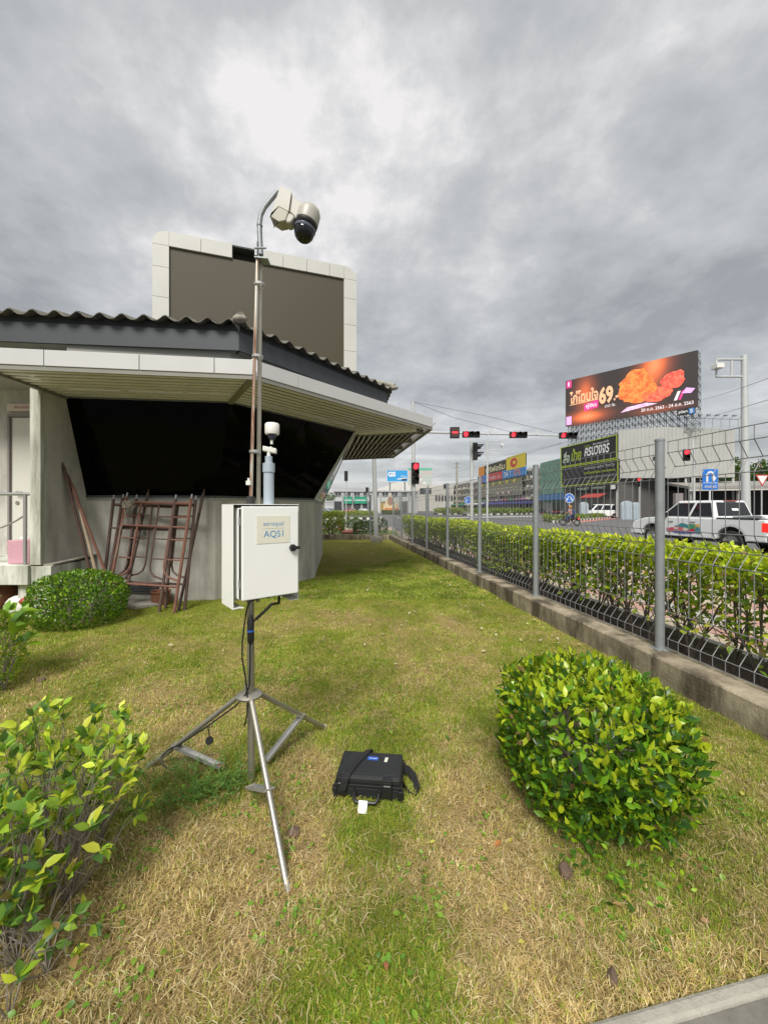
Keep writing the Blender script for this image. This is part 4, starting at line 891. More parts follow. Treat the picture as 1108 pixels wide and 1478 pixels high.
# ================================================================== PLANTS
def bush_leaves(c, rad, n, size, palette, weights, zcut=-.75, shell=.22, box=.35, lift=.5, jit=.15):
    """leaves on and just under a clipped, slightly boxy dome"""
    d_ = np.random.normal(size=(n*2, 3)); d_ /= np.linalg.norm(d_, axis=1, keepdims=True); d_ = d_[d_[:, 2] > zcut][:n]; n = len(d_)
    p4 = (np.abs(d_)**(2+box*4)).sum(1)**(-1/(2+box*4))      # superellipsoid radius
    r = p4*(1-np.abs(np.random.normal(0, shell, n))); bump = 1+.06*(grid_noise(np.stack([np.arctan2(d_[:, 1], d_[:, 0])*2+9, d_[:, 2]*3+9], 1), 1.6, 12)-.5)*2
    pos = np.array(c)+d_*(r*bump)[:, None]*np.array(rad)
    nrm = d_*np.array([1, 1, 1.2])+np.random.normal(0, .35, (n, 3)); td = d_*.5+np.random.normal(0, .55, (n, 3)); td[:, 2] += lift
    sz = size*np.random.uniform(.45, 1.45, n); cols = colmix(n, palette, weights, jit)
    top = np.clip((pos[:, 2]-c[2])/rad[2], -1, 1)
    return pos, nrm, td, sz, cols, top
def stems(parent, c, base_r, rad, n, m, r0=.008, zb=0, top=.8, name='stem', joined=True):
    mb = MB(); c = Vector(c)
    for k in range(n):
        a = random.random()*2*math.pi; rr_ = base_r*random.random(); p = V3(c.x+rr_*math.cos(a), c.y+rr_*math.sin(a), zb)
        a2 = a+random.uniform(-.6, .6); q = random.uniform(.5, 1)
        e = V3(c.x+rad[0]*q*math.cos(a2)*.85, c.y+rad[1]*q*math.sin(a2)*.85, c.z+rad[2]*random.uniform(.1, top))
        m1 = lerp(p, e, .35)+V3(random.uniform(-.03, .03), random.uniform(-.03, .03), .05); m2 = lerp(p, e, .7)+V3(random.uniform(-.03, .03), random.uniform(-.03, .03), .04)
        mb.tube([p, m1, m2, e], [r0, r0*.75, r0*.5, r0*.25], 5, cap=False)
        for _ in range(3):
            s_ = random.choice((m1, m2)); f_ = s_+V3(random.uniform(-.5, .5)*rad[0], random.uniform(-.5, .5)*rad[1], random.uniform(.1, .5)*rad[2]); mb.tube([s_, lerp(s_, f_, .5)+V3(0, 0, .02), f_], [r0*.5, r0*.35, r0*.15], 4, cap=False)
    o = mb.build(name, m, parent, True, smooth=True, fix=False); o['kind'] = 'stuff'
    return o
# clipped round bush, right foreground
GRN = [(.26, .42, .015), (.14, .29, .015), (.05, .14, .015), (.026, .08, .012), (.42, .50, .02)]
rb = thing('clipped_bush', 'large round clipped bush with glossy yellow-green leaves beside the low wall, nearest on the right', 'bush', (1.10, 1.93, 0))
a_ = bush_leaves((.99, 1.88, .315), (.37, .38, .30), 7400, .044, GRN, [1.8, 3, 3.4, 3.0, 1.1], -.97, .16, .42)  # leaf colour weights paint in dark depth between leaves and yellow highlights
pos, nrm, td, sz, cols, top = a_
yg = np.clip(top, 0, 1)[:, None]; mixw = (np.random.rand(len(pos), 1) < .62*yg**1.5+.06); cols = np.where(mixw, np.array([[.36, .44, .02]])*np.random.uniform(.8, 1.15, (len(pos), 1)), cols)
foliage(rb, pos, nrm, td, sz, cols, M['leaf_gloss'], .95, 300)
stems(rb, (.985, 1.86, .26), .16, (.36, .34, .26), 22, M['twig'], .009, top=.9)
# low leaves at its foot
def scatter_leaves(parent, c, rad, n, size, palette, w, z=(.02, .12), parts=0):
    a = np.random.rand(n)*2*np.pi; r = np.sqrt(np.random.rand(n)); pos = np.stack([c[0]+rad*r*np.cos(a), c[1]+rad*.8*r*np.sin(a), np.random.uniform(z[0], z[1], n)], 1)
    nrm = np.random.normal(0, .4, (n, 3))+np.array([0, 0, 1]); td = np.random.normal(0, 1, (n, 3)); td[:, 2] = np.abs(td[:, 2])*.5
    foliage(parent, pos, nrm, td, size*np.random.uniform(.6, 1.2, n), colmix(n, palette, w), M['leaf'], 1, parts)
wd = thing('ground_weed', 'small dark green weeds sprouting under the right bush', 'weed', (.98, 1.5, 0)); scatter_leaves(wd, (.92, 1.50), .24, 130, .030, GRN, [1, 3, 3, 1, .3])
# clipped bush by the building
lb = thing('clipped_bush', 'dense round clipped bush with small dark green leaves in front of the pier', 'bush', (-3.72, 4.72, 0))
pos, nrm, td, sz, cols, top = bush_leaves((-3.76, 4.74, .28), (.50, .48, .36), 8500, .034, [(.15, .30, .012), (.08, .19, .012), (.035, .10, .012), (.26, .40, .02)], [3, 3.5, 2.2, 1.4], -.85, .07, .05)
foliage(lb, pos, nrm, td, sz, cols, M['leaf_gloss'], 1, 0); stems(lb, (-3.72, 4.72, .2), .25, (.45, .4, .2), 14, M['twig'], .01)
# sparse shrub, left foreground: bare grey twigs with leaf tufts at the ends
def sparse_shrub(parent, c, rad, ntip, per, size, palette, w, stem_m, parts=300, fill=.5, seed=3, r0=.006, low=.15):
    rs = random.Random(seed); c = Vector(c); mb = MB(); P_, N_, T_ = [], [], []
    bases = [V3(c.x+rs.uniform(-.55, .55)*rad[0], c.y+rs.uniform(-.55, .55)*rad[1], 0) for _ in range(max(5, ntip//7))]
    for k in range(ntip):
        a = rs.random()*2*math.pi; q = math.sqrt(rs.random()); zt = rs.random()**(.55)
        tip = V3(c.x+rad[0]*q*math.cos(a), c.y+rad[1]*q*math.sin(a), low+(rad[2]-low)*(zt if rs.random() < .8 else rs.random()*.6))
        tip.z *= (1-.18*q*q)
        b_ = min(bases, key=lambda s: (s-V3(tip.x, tip.y, 0)).length+rs.random()*.25)
        m1 = lerp(b_, tip, .4)+V3(rs.uniform(-.04, .04), rs.uniform(-.04, .04), .04); m2 = lerp(b_, tip, .75)+V3(rs.uniform(-.03, .03), rs.uniform(-.03, .03), .02)
        mb.tube([b_, m1, m2, tip], [r0, r0*.7, r0*.45, r0*.22], 4, cap=False)
        if rs.random() < .5:
            t2 = m1+V3(rs.uniform(-.12, .12), rs.uniform(-.12, .12), rs.uniform(.03, .2)); mb.tube([m1, t2], [r0*.5, r0*.15], 4, cap=False)
        dr_ = (tip-m2).normalized()
        for j in range(per):
            p = lerp(m2, tip, rs.uniform(fill, 1.0)) if j else tip
            o_ = V3(rs.gauss(0, 1), rs.gauss(0, 1), rs.gauss(0, .6)); dv = (dr_*.8+o_*.6).normalized()
            P_.append(tuple(p)); T_.append(tuple(dv)); N_.append((rs.gauss(0, .5), rs.gauss(0, .5), 1))
    n = len(P_); mb.build('stem', stem_m, parent, True, smooth=True, fix=False)['kind'] = 'stuff'
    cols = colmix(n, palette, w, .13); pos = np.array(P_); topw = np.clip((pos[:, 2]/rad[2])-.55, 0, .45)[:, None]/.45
    cols = cols*(1+.35*topw)  # shading put into the leaf colour: brighter toward the top
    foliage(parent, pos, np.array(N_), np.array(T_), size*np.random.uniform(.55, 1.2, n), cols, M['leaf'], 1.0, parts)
YGR = [(.50, .58, .05), (.24, .38, .03), (.12, .24, .035), (.06, .14, .04), (.56, .58, .06)]
ls = thing('sparse_shrub', 'sparse shrub with bare grey twigs and yellow-green leaf tufts in the left foreground', 'shrub', (-1.33, 1.38, 0))
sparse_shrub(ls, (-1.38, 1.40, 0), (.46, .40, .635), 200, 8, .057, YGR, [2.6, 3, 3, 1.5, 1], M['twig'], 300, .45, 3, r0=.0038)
ls2 = thing('sparse_shrub', 'low leafy shoots spreading at the foot of the left foreground shrub', 'shrub', (-1.12, 1.12, 0))
sparse_shrub(ls2, (-1.17, 1.14, 0), (.30, .18, .30), 44, 6, .05, YGR, [1.5, 3, 3, 2, .5], M['twig'], 100, .4, 5, r0=.003, low=.05)
# big-leaved plant and yellow shrub at the left edge, mid distance
bl_ = thing('broad_leaf_plant', 'low plant with broad bright green leaves at the left edge in front of the porch', 'plant', (-3.02, 3.05, 0))
sparse_shrub(bl_, (-3.06, 3.05, 0), (.2, .2, .70), 16, 3, .135, [(.14, .27, .02), (.20, .34, .02), (.08, .18, .03)], [3, 2, 2], M['twig'], 60, .4, 8, low=.3)
ysb = thing('small_shrub', 'dense small-leaved yellow-green shrub cut off by the left edge of the photo', 'shrub', (-3.28, 2.95, 0))
pos, nrm, td, sz, cols, top = bush_leaves((-3.33, 2.95, .26), (.42, .40, .33), 3600, .035, [(.30, .40, .02), (.16, .27, .02), (.08, .17, .02), (.42, .48, .03)], [3, 3, 2, 1], -.9, .1, .15)
foliage(ysb, pos, nrm, td, sz, cols, M['leaf'], 1, 0); stems(ysb, (-3.33, 2.95, .2), .2, (.35, .3, .2), 10, M['twig'])
# ferny weeds round the tripod mast
fw = thing('fern_weed', 'clump of feathery green weeds growing round the tripod mast foot', 'weed', (-.85, 1.93, 0))
n = 90; P_, N_, T_, SZ = [], [], [], []
mb = MB()
for k in range(n):
    bx_, by_ = -.86+random.gauss(0, .17), 1.90+random.gauss(0, .075); a = random.random()*6.28; L_ = random.uniform(.07, .16); e = V3(bx_+L_*.7*math.cos(a), by_+L_*.7*math.sin(a), random.uniform(.04, .13)); s_ = V3(bx_, by_, 0)
    mdl = lerp(s_, e, .5)+V3(0, 0, .03); mb.tube([s_, mdl, e], [.0015, .0012, .0008], 3, cap=False)
    for j in range(11):
        f_ = .15+.085*j; p = lerp(lerp(s_, mdl, f_), lerp(mdl, e, f_), f_); side_ = (1 if j % 2 else -1); dv = (e-s_).normalized(); sd2 = V3(-dv.y, dv.x, 0)
        P_.append(tuple(p)); T_.append(tuple(dv*.6+sd2*side_)); N_.append((0, 0, 1)); SZ.append(.034*(1.1-.5*f_))
mb.build('stem', flat('green_stem', (.09, .15, .03)), fw, True, fix=False)
foliage(fw, np.array(P_), np.array(N_), np.array(T_), np.array(SZ), colmix(len(P_), [(.06, .16, .02), (.10, .22, .03), (.14, .24, .04)], [3, 3, 1]), M['leaf'], .45, 0)
# hedge behind the fence
hg = thing('hedge', 'long clipped hedge with bright yellow-green top and bare woody stems behind the wire fence', 'hedge', (3.3, 4, 0))
def hedge_leaves(n, y0, y1, size):
    y = np.random.uniform(y0, y1, n) ; k = np.random.rand(n)
    lump = grid_noise(np.stack([y, y*0+3], 1), 1.7, 21); lump2 = grid_noise(np.stack([y, y*0+7], 1), .8, 22)
    u = np.random.uniform(-1, 1, n); zt = 1.06+.05*(lump-.5)-.05*np.abs(u)**3
    z = np.where(k < .50, zt-np.abs(np.random.normal(0, .085, n)), zt-.1-np.random.rand(n)**1.5*(.50+.3*lump2)); z = np.maximum(z, .12+.1*np.random.rand(n))
    low = z < .75; keep = ~low | (grid_noise(np.stack([y*1.0, z], 1), 3.2, 23) > .27)
    off = -.62+u*(.33+.03*lump); x = 2.826-.14*y-off*.99+.0; yy = y-off*(-.14)*-1
    pos = np.stack([x, yy, z], 1)[keep]; u = u[keep]; z = z[keep]; m_ = len(pos)
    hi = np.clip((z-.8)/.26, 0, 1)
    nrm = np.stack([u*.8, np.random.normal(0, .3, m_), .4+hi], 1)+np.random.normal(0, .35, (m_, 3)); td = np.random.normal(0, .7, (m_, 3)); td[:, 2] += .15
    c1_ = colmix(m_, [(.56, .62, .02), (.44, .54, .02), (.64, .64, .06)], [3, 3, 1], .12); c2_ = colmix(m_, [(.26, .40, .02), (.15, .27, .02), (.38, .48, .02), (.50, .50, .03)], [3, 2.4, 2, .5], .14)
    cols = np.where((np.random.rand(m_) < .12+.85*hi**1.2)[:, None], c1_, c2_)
    return pos, nrm, td, size*np.random.uniform(.6, 1.25, m_), cols
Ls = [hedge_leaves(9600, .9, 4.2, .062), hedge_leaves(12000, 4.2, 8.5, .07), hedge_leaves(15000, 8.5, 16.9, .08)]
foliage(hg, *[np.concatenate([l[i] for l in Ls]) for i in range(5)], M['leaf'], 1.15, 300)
mb = MB(); y = .7
while y < 16.8:
    bs = V3(fence_x(y)+.62+random.uniform(-.08, .08), y, 0)
    for k in range(4 if y < 9 else 3):
        e = bs+V3(random.uniform(-.3, .3), random.uniform(-.32, .32), random.uniform(.7, .98)); m1 = lerp(bs, e, .3)+V3(random.uniform(-.06, .06), random.uniform(-.06, .06), 0); m2 = lerp(bs, e, .65)+V3(random.uniform(-.07, .07), random.uniform(-.07, .07), 0)
        mb.tube([bs, m1, m2, e], [.015, .011, .007, .003], 5, cap=False)
        for _ in range(4 if y < 9 else 2):
            s_ = random.choice((m1, m2)); f_ = s_+V3(random.uniform(-.28, .28), random.uniform(-.28, .28), random.uniform(.08, .4)); f_.z = min(f_.z, 1.03); mb.tube([s_, lerp(s_, f_, .5)+V3(random.uniform(-.03, .03), 0, .03), f_], [.006, .0045, .002], 4, cap=False)
    y += random.uniform(.20, .30)
mb.build('stem', M['bark'], hg, True, smooth=True, fix=False)['kind'] = 'stuff'
mb = MB(); mb.prism([tuple(FX(-.6, -.28)), tuple(FX(17.4, -.28)), tuple(FX(17.4, -.95)), tuple(FX(-.6, -.95))], (0, 0, .006)); sb = mb.build('planting_bed', mat('dark_soil', (.05, .035, .022), .95, var=.4, scale=15, bump=.8), None); sb['kind'] = 'structure'
mb = MB(); a = FX(-.6, -.97); b_ = FX(17.4, -.97); mb.obox(a+V3(0, 0, -.2), b_-a, -fn*.10, (0, 0, .27)); tag(mb.build('planter_kerb', M['kerbc'], None), 'narrow concrete edging along the street side of the hedge', 'kerb')
# fallen leaves, one by one where they can be picked out
fl = [(1070, 1156, .028, (.55, .50, .12)), (722, 1223, .028, (.50, .17, .05)), (735, 1226, .022, (.50, .42, .06)), (556, 1400, .024, (.42, .16, .08)), (728, 1313, .024, (.48, .42, .10)), (574, 963, .03, (.62, .58, .38)), (388, 1012, .03, (.42, .38, .22)), (757, 1372, .020, (.60, .55, .12)), (895, 1300, .03, (.52, .45, .10)), (900, 1320, .03, (.50, .32, .14)), (620, 1226, .02, (.55, .52, .10)), (463, 1215, .02, (.48, .45, .12)), (845, 1352, .025, (.5, .32, .16)), (1010, 1340, .025, (.42, .26, .14))]
desc = ['yellow leaf lying on the grass at the far right', 'orange dead leaf lying left of the right bush', 'small yellow leaf beside the orange dead leaf', 'reddish leaf on the green patch near the bottom centre', 'narrow yellow leaf on the dry strip below the right bush', 'round pale leaf in the middle of the lawn', 'pale leaf lying right of the tripod collar', 'small yellow leaf low on the dry strip', 'yellow leaf lying below the right bush, upper of a pair', 'brown leaf lying below the right bush, lower of a pair', 'small yellow leaf between the case and the right bush', 'tiny yellow leaf left of the case below the tripod', 'curled brown leaf near the bottom right', 'brown leaf above the kerb in the bottom right']
for (px, py, sz_, c_), ds in zip(fl, desc):
    p = G(px, py); me = leaves_mesh('fallen_leaf', np.zeros((1, 3)), np.array([[1., 0, 0]]), np.array([[0, 1., 0]]), np.array([[0, 0, 1.]]), np.ones(1), np.array([c_]), 1.1); me.materials.append(M['leaf'])
    o = bpy.data.objects.new('fallen_leaf', me); COL.objects.link(o); o.location = p+V3(0, 0, .028); o.scale = (sz_*1.3,)*3; o.rotation_euler = (random.uniform(-.3, .3), random.uniform(-.3, .3), random.random()*6); tag(o, ds, 'leaf')
n = 520; xy = []
while len(xy) < n:
    yy = random.uniform(3.3, 15); f_ = random.random(); x = fence_x(yy)-.25-abs(random.gauss(0, .9)) if random.random() < .7 else random.uniform(-2.2, 2)
    if x < fence_x(yy)-.2 and not (yy > 5.5 and x < -1.6): xy.append((x, yy))
xy = np.array(xy); pos = np.concatenate([xy, np.full((n, 1), .035)], 1)
me = leaves_mesh('litter', pos, *frames(np.tile([0, 0, 1.], (n, 1))+np.random.normal(0, .3, (n, 3)), np.random.normal(0, 1, (n, 3))*np.array([1, 1, .15]), .2), np.random.uniform(.02, .055, n), colmix(n, [(.60, .56, .36), (.5, .42, .2), (.35, .24, .12), (.5, .52, .1)], [3, 2, 1.5, 1]), 1.2)
me.materials.append(M['leaf']); o = bpy.data.objects.new('leaf_litter', me); COL.objects.link(o); tag(o, 'pale fallen leaf scraps scattered over the far lawn', None, None, 'stuff')
def stone(px, py, r, lab, sc=(1, 1, .7)):
    p = G(px, py); bm = bmesh.new(); bmesh.ops.create_icosphere(bm, subdivisions=3, radius=r)
    for v in bm.verts: v.co *= 1+.35*mnoise.noise(v.co*(1.6/r)+Vector((px, 0, 0))); v.co = Vector((v.co.x*sc[0], v.co.y*sc[1], v.co.z*sc[2]))
    me = bpy.data.meshes.new('stone'); bm.to_mesh(me); bm.free(); me.materials.append(M['stone']); o = bpy.data.objects.new('stone', me); COL.objects.link(o); o.location = p+V3(0, 0, r*.55); tag(o, lab, 'stone')
stone(423, 1206, .026, 'dark brown clod of earth on the dry grass left of the case'); stone(816, 1268, .035, 'brown stone standing in the grass under the right bush', (.7, .7, 1.1)); stone(884, 1420, .025, 'small brown stone in the grass near the bottom right kerb', (.6, .8, 1.1)); stone(60, 985, .03, 'dark clod at the left edge of the dry grass')

# ================================================================== BEYOND THE FAR FENCE
# long dead strands and small broad-leaved weeds in the near turf
def strands(name, n, lab, col, w_, L0_, L1_, zmax, hprob):
    k = 0; P0 = []
    while k < n:
        y = random.uniform(.9, 4.2); x = random.uniform(-1.05, 1.05)*y
        if x > fence_x(y)-.2 or (x > 0 and y < 1.1+(x-.62)*.19): continue
        P0.append((x, y)); k += 1
    A_ = np.array(P0); kp = np.random.rand(n) < dry_at(A_)*hprob+.1; P0 = [p for p, q in zip(P0, kp) if q]
    V, F = [], []
    for x, y in P0:
        L_ = random.uniform(L0_, L1_); a = random.random()*6.28; b_ = a+random.uniform(-.9, .9); z = random.uniform(.012, zmax); w2 = w_*random.uniform(.7, 1.3)
        p = V3(x, y, z); q = p+V3(math.cos(a), math.sin(a), 0)*L_*.5+V3(0, 0, random.uniform(-.004, .016)); e = q+V3(math.cos(b_), math.sin(b_), 0)*L_*.5+V3(0, 0, random.uniform(-.012, .006)); sd_ = V3(-math.sin(a), math.cos(a), 0)*w2
        i = len(V); V += [p-sd_, p+sd_, q+sd_, q-sd_, e]; F += [(i, i+1, i+2, i+3), (i+3, i+2, i+4)]
    me = bpy.data.meshes.new(name); me.from_pydata([tuple(v) for v in V], [], F); a_ = me.color_attributes.new('Col', 'FLOAT_COLOR', 'POINT'); cc_ = np.ones((len(P0), 5, 4), np.float32); cc_[:, :, :3] = colmix(len(P0), *col)[:, None, :]; a_.data.foreach_set('color', cc_.ravel()); me.materials.append(M['grass']); o = bpy.data.objects.new(name, me); COL.objects.link(o); tag(o, lab, None, None, 'stuff')
strands('dead_straw', 9000, 'long bleached and brown straw strands lying flat on the near lawn', ([(.68, .55, .32), (.55, .40, .20), (.30, .19, .09), (.74, .64, .42)], [3, 3, 2.4, 1.2]), .0010, .025, .085, .026, 1.1)
n = 1500; cs_ = [(random.uniform(-1, 1)*yy, yy) for yy in [random.uniform(1.0, 3.6) for _ in range(90)]]; cs_ = [c for c in cs_ if c[0] < fence_x(c[1])-.3 and not (c[0] > .3 and c[1] < 1.25)]
pos = np.array([(c[0]+random.gauss(0, .05), c[1]+random.gauss(0, .05), random.uniform(.012, .035)) for c in [random.choice(cs_) for _ in range(n)]])
me = leaves_mesh('weeds', pos, *frames(np.tile([0, 0, 1.], (n, 1)), np.random.normal(0, 1, (n, 3))*np.array([1, 1, .25]), .35), np.random.uniform(.012, .026, n), colmix(n, [(.14, .28, .03), (.22, .36, .04), (.08, .18, .02)], [2, 2, 1]), 1.5); me.materials.append(M['leaf']); o = bpy.data.objects.new('clover_weeds', me); COL.objects.link(o); tag(o, 'small round-leaved weeds dotted through the near grass', None, None, 'stuff')
fb = thing('round_shrub', 'bushy yellow-green shrub just behind the far fence beside the building corner', 'shrub', (-2.2, 19.6, 0))
pos, nrm, td, sz, cols, top = bush_leaves((-2.75, 19.6, .62), (.75, .6, .55), 1500, .12, [(.40, .44, .03), (.28, .36, .03), (.18, .27, .03)], [3, 2, 1], -.8, .15, .2); foliage(fb, pos, nrm, td, sz, cols, M['leaf'], 1, 0); stems(fb, (-2.75, 19.6, .5), .25, (.6, .5, .4), 12, M['bark'], .02)
fb2 = thing('round_shrub', 'low dark clipped round shrub behind the far fence left of the lamp post', 'shrub', (-.95, 19.2, 0))
pos, nrm, td, sz, cols, top = bush_leaves((-.90, 19.2, .36), (.62, .5, .36), 1500, .09, [(.07, .13, .02), (.04, .085, .02), (.11, .17, .02)], [3, 2, 1], -.7, .1, .3); foliage(fb2, pos, nrm, td, sz, cols, M['leaf'], 1, 0)
fb3 = thing('round_shrub', 'small dark round shrub in a red planter, farthest of those behind the far fence', 'shrub', (-1.95, 23, 0))
pos, nrm, td, sz, cols, top = bush_leaves((-1.75, 23, .42), (.45, .4, .34), 800, .09, [(.10, .17, .03), (.05, .10, .02)], [3, 2], -.7, .1, .3); foliage(fb3, pos, nrm, td, sz, cols, M['leaf'], 1, 0)
fb4 = thing('round_shrub', 'dark green shrub with a rounded outline right behind the lamp post foot', 'shrub', (-.2, 19.2, 0))
pos, nrm, td, sz, cols, top = bush_leaves((-.12, 19.3, .42), (.28, .3, .42), 600, .08, [(.03, .06, .015), (.05, .09, .02)], [3, 1], -.7, .1, .4); foliage(fb4, pos, nrm, td, sz, cols, M['leaf'], 1, 0)
ch = thing('red_planter', 'faded red curved planter edge on the verge behind the far fence', 'planter', (-1.8, 21.5, 0)); mb = MB()
mb.tube([(-2.45, 21.6, .62), (-2.5, 21.4, .35), (-2.35, 21.2, .12), (-2.0, 21, .1), (-1.4, 20.9, .14)], .11, 10); mb.build('planter_edge', mat('faded_red', (.50, .16, .13), .7, var=.2), ch, True, smooth=True)
lp = thing('lamp_post', 'pale steel lamp post with a concrete footing inside the far corner of the lawn', 'lamp post', (-.33, 15.9, 0))
mb = MB(); mb.tube([(-.31, 15.9, 0), (-.40, 15.9, 3), (-.50, 15.9, 6.2)], [.105, .085, .06], 14); mb.build('pole', M['polegrey'], lp, True, smooth=True)
mb = MB(); mb.lathe([(0, 0), (.26, 0), (.25, .2), (.20, .26), (0, .27)], (-.31, 15.9, 0), n=18); mb.build('footing', M['kerbc'], lp, True, smooth=True)
mb = MB(); mb.tube([(-.50, 15.9, 6.2), (-.52, 16.5, 6.4), (-.52, 17.3, 6.4)], .03, 8); mb.box(-.62, -.42, 17.2, 17.9, 6.36, 6.46); mb.build('lamp_arm', M['polegrey'], lp, True)

# ================================================================== STREET FURNITURE
def head(parent, Mx, lit=0, n_=3, horizontal=False, s=1.0):
    """signal head in its own local frame: face toward local -Y"""
    b_ = .30*s; L_ = b_*n_+.06*s
    ax_ = Vector((1, 0, 0)) if horizontal else Vector((0, 0, -1)); ot = Vector((0, 0, 1)) if horizontal else Vector((1, 0, 0))
    def tf(mb):
        mb.v = [tuple(Mx @ Vector(v)) for v in mb.v]; return mb
    mb = MB(); mb.obox(-ax_*L_/2-ot*b_*.55+V3(0, -.02*s, 0), ax_*L_, ot*b_*1.1, (0, .18*s, 0)); h_ = tf(mb).build('signal_head', M['black'], parent, bevel=.02*s)
    for k in range(n_):
        c_ = ax_*(b_*(k-(n_-1)/2)); c_.y = -.022*s
        mb = MB(); mb.lathe([(0, .03*s), (.07*s, .025*s), (.115*s, .004*s), (.12*s, 0), (.1*s, -.0)], c_, (0, -1, 0), 16); tf(mb).build('lens', M['sigred'] if k == lit else M['sigoff'], h_, smooth=True)
        mb = MB(); n2 = 12; vs = []; 
        for q in range(n2+1):
            a = R(-20)+R(220)*q/n2; dx_, dz_ = math.cos(a)*.135*s, math.sin(a)*.135*s; dep = (.12+.14*max(0, math.sin(a)))*s
            vs += [(c_.x+dx_, c_.y, c_.z+dz_), (c_.x+dx_*.96, c_.y-dep, c_.z+dz_*.96)]
        mb.add(vs, [(2*q, 2*q+1, 2*q+3, 2*q+2) for q in range(n2)]); tf(mb).build('visor', M['black'], h_, fix=False)
    return h_
def at_m(p, yaw=0): return Matrix.Translation(p) @ Matrix.Rotation(yaw, 4, 'Z')
GZ = ROADZ
# mast-arm signal
ms = thing('traffic_signal', 'mast-arm traffic signal with three red horizontal heads and a countdown over the road', 'traffic light', P(597, 745, 20))
L0 = Vector(ms.location); base = V3(L0.x, 20, -.1)
tp = P(596, 580, 20)
mb = MB(); mb.tube([base-L0, lerp(base, tp, .5)-L0, tp-L0], [.12, .10, .075], 12); mb.build('pole', M['polegrey'], ms, smooth=True)
a0_, a1_ = P(597, 623.5, 20), P(832, 629.5, 20.9)
mb = MB(); mb.tube([a0_-L0, a1_-L0], [.06, .035], 10); mb.build('mast_arm', M['polegrey'], ms, smooth=True)
mb = MB(); mb.tube([tp-L0, P(655, 603, 20.2)-L0, P(748, 626, 20.6)-L0], .012, 5, cap=False); mb.tube([tp-L0, P(700, 600, 20.4)-L0, P(815, 628, 20.8)-L0], .012, 5, cap=False); st_ = mb.build('stay_cable', M['wire'], ms); st_['kind'] = 'stuff'
for x in (679, 747, 818.5): head(ms, at_m(P(x, 627.5+(x-679)*.01, 20.3)-L0+V3(0, -.12, 0)), 0, 3, True, .95)
mb = MB(); c_ = P(655, 625.5, 20.1)-L0; mb.box(c_.x-.24, c_.x+.24, c_.y-.25, c_.y-.1, c_.z-.29, c_.z+.29); cd = mb.build('countdown_box', M['black'], ms, bevel=.02)
mb = MB(); mb.box(c_.x-.14, c_.x+.14, c_.y-.262, c_.y-.252, c_.z-.03, c_.z+.03); mb.build('countdown_bar', M['sigred'], cd)
mb = MB(); mb.box(c_.x-.19, c_.x+.19, c_.y-.2575, c_.y-.2515, c_.z-.23, c_.z+.23); mb.build('countdown_face', flat('face_dark', (.05, .02, .02)), cd)
for x, y in ((706, 624), (772, 624.5)):
    mb = MB(); p = P(x, y, 20.4)-L0; mb.beam(p+V3(-.13, 0, -.15), p+V3(.16, 0, .16), .09, .09); mb.build('arm_camera', M['polegrey'], ms)
head(ms, at_m(P(599.5, 683, 19.8)-L0, R(12)), 0, 3, False, 1.15)
# near pole with a black head turned to the right
s2 = thing('traffic_signal', 'grey pole with a dark unlit signal head facing right, left of the long hedge middle', 'traffic light', P(680.5, 750, 21)); L0 = Vector(s2.location)
mb = MB(); mb.tube([V3(0, 0, -.9), P(680.5, 638, 21)-L0], .095, 12); mb.build('pole', M['polegrey'], s2, smooth=True)
head(s2, at_m(P(688, 651.5, 21)-L0, R(78)), -1, 2, False, 1.4)
def sig_post(px, ytop, ybot, Y, hx, hy, yaw, lit, lab, n_=3, s=1., r=.06):
    p = P(px, ybot, Y); o = thing('traffic_signal', lab, 'traffic light', (p.x, p.y, GZ)); L0 = Vector(o.location)
    mb = MB(); mb.tube([(0, 0, 0), P(px, ytop, Y)-L0], r, 10); mb.build('pole', M['polegrey'], o, smooth=True); head(o, at_m(P(hx, hy, Y)-L0, yaw), lit, n_, False, s); return o
sig_post(499.5, 680, 748, 46, 499.5, 687, R(180), -1, 'thin post with a signal head seen from behind on the far traffic island', 3, 1.25)
sig_post(531, 705, 748, 60, 530, 707, R(60), -1, 'distant small signal head to the left of the lamp post', 2, 1.2)
sig_post(1001, 648, 745, 27, 990.5, 656.5, R(-25), 0, 'signal post behind the pickup with a tilted red-lit head', 2, 1.25, .07)
sig_post(923, 690, 742, 44, 921, 696, R(-10), 0, 'signal head with red light in front of the dark sign shop', 3, 1.1)
sig_post(650, 698, 742, 70, 642, 702, R(60), -1, 'tiny distant signal head right of the mast-arm pole', 2, 1.3)
def cam_pole(px, ytop, Y, wbr, lab, r):
    p = P(px, 745, Y); o = thing('gantry_pole', lab, 'pole', (p.x, p.y, GZ)); L0 = Vector(o.location); tp = P(px-(3 if wbr < 0 else 0), ytop, Y)-L0
    mb = MB(); mb.tube([(0, 0, 0), tp], [r, r*.62], 14); mb.build('pole', M['polegrey'], o, smooth=True)
    s_ = Y/FPX; w_ = wbr*s_; hgt = abs(wbr)*.62*s_
    z0 = tp.z-.12*hgt*2; mb = MB()
    for z in (z0, z0-hgt): mb.tube([(tp.x, 0, z), (tp.x+w_, 0, z)], r*.28, 8)
    for f_ in (.45, 1.0): mb.tube([(tp.x+w_*f_, 0, z0), (tp.x+w_*f_, 0, z0-hgt)], r*.24, 8)
    mb.build('bracket', M['polegrey'], o, smooth=True)
    mb = MB(); c_ = V3(tp.x+w_*1.02, -.1, z0-hgt*.45); mb.box(c_.x-r*.9, c_.x+r*.9, -.3, .1, c_.z-r*.6, c_.z+r*.6); mb.build('traffic_camera', M['white_pl'], o, bevel=.02)
    mb = MB(); mb.box(tp.x-r*1.5, tp.x+r*1.5, -r*1.5, r*1.5, .0, .04); mb.build('base_plate', M['galv'], o); return o
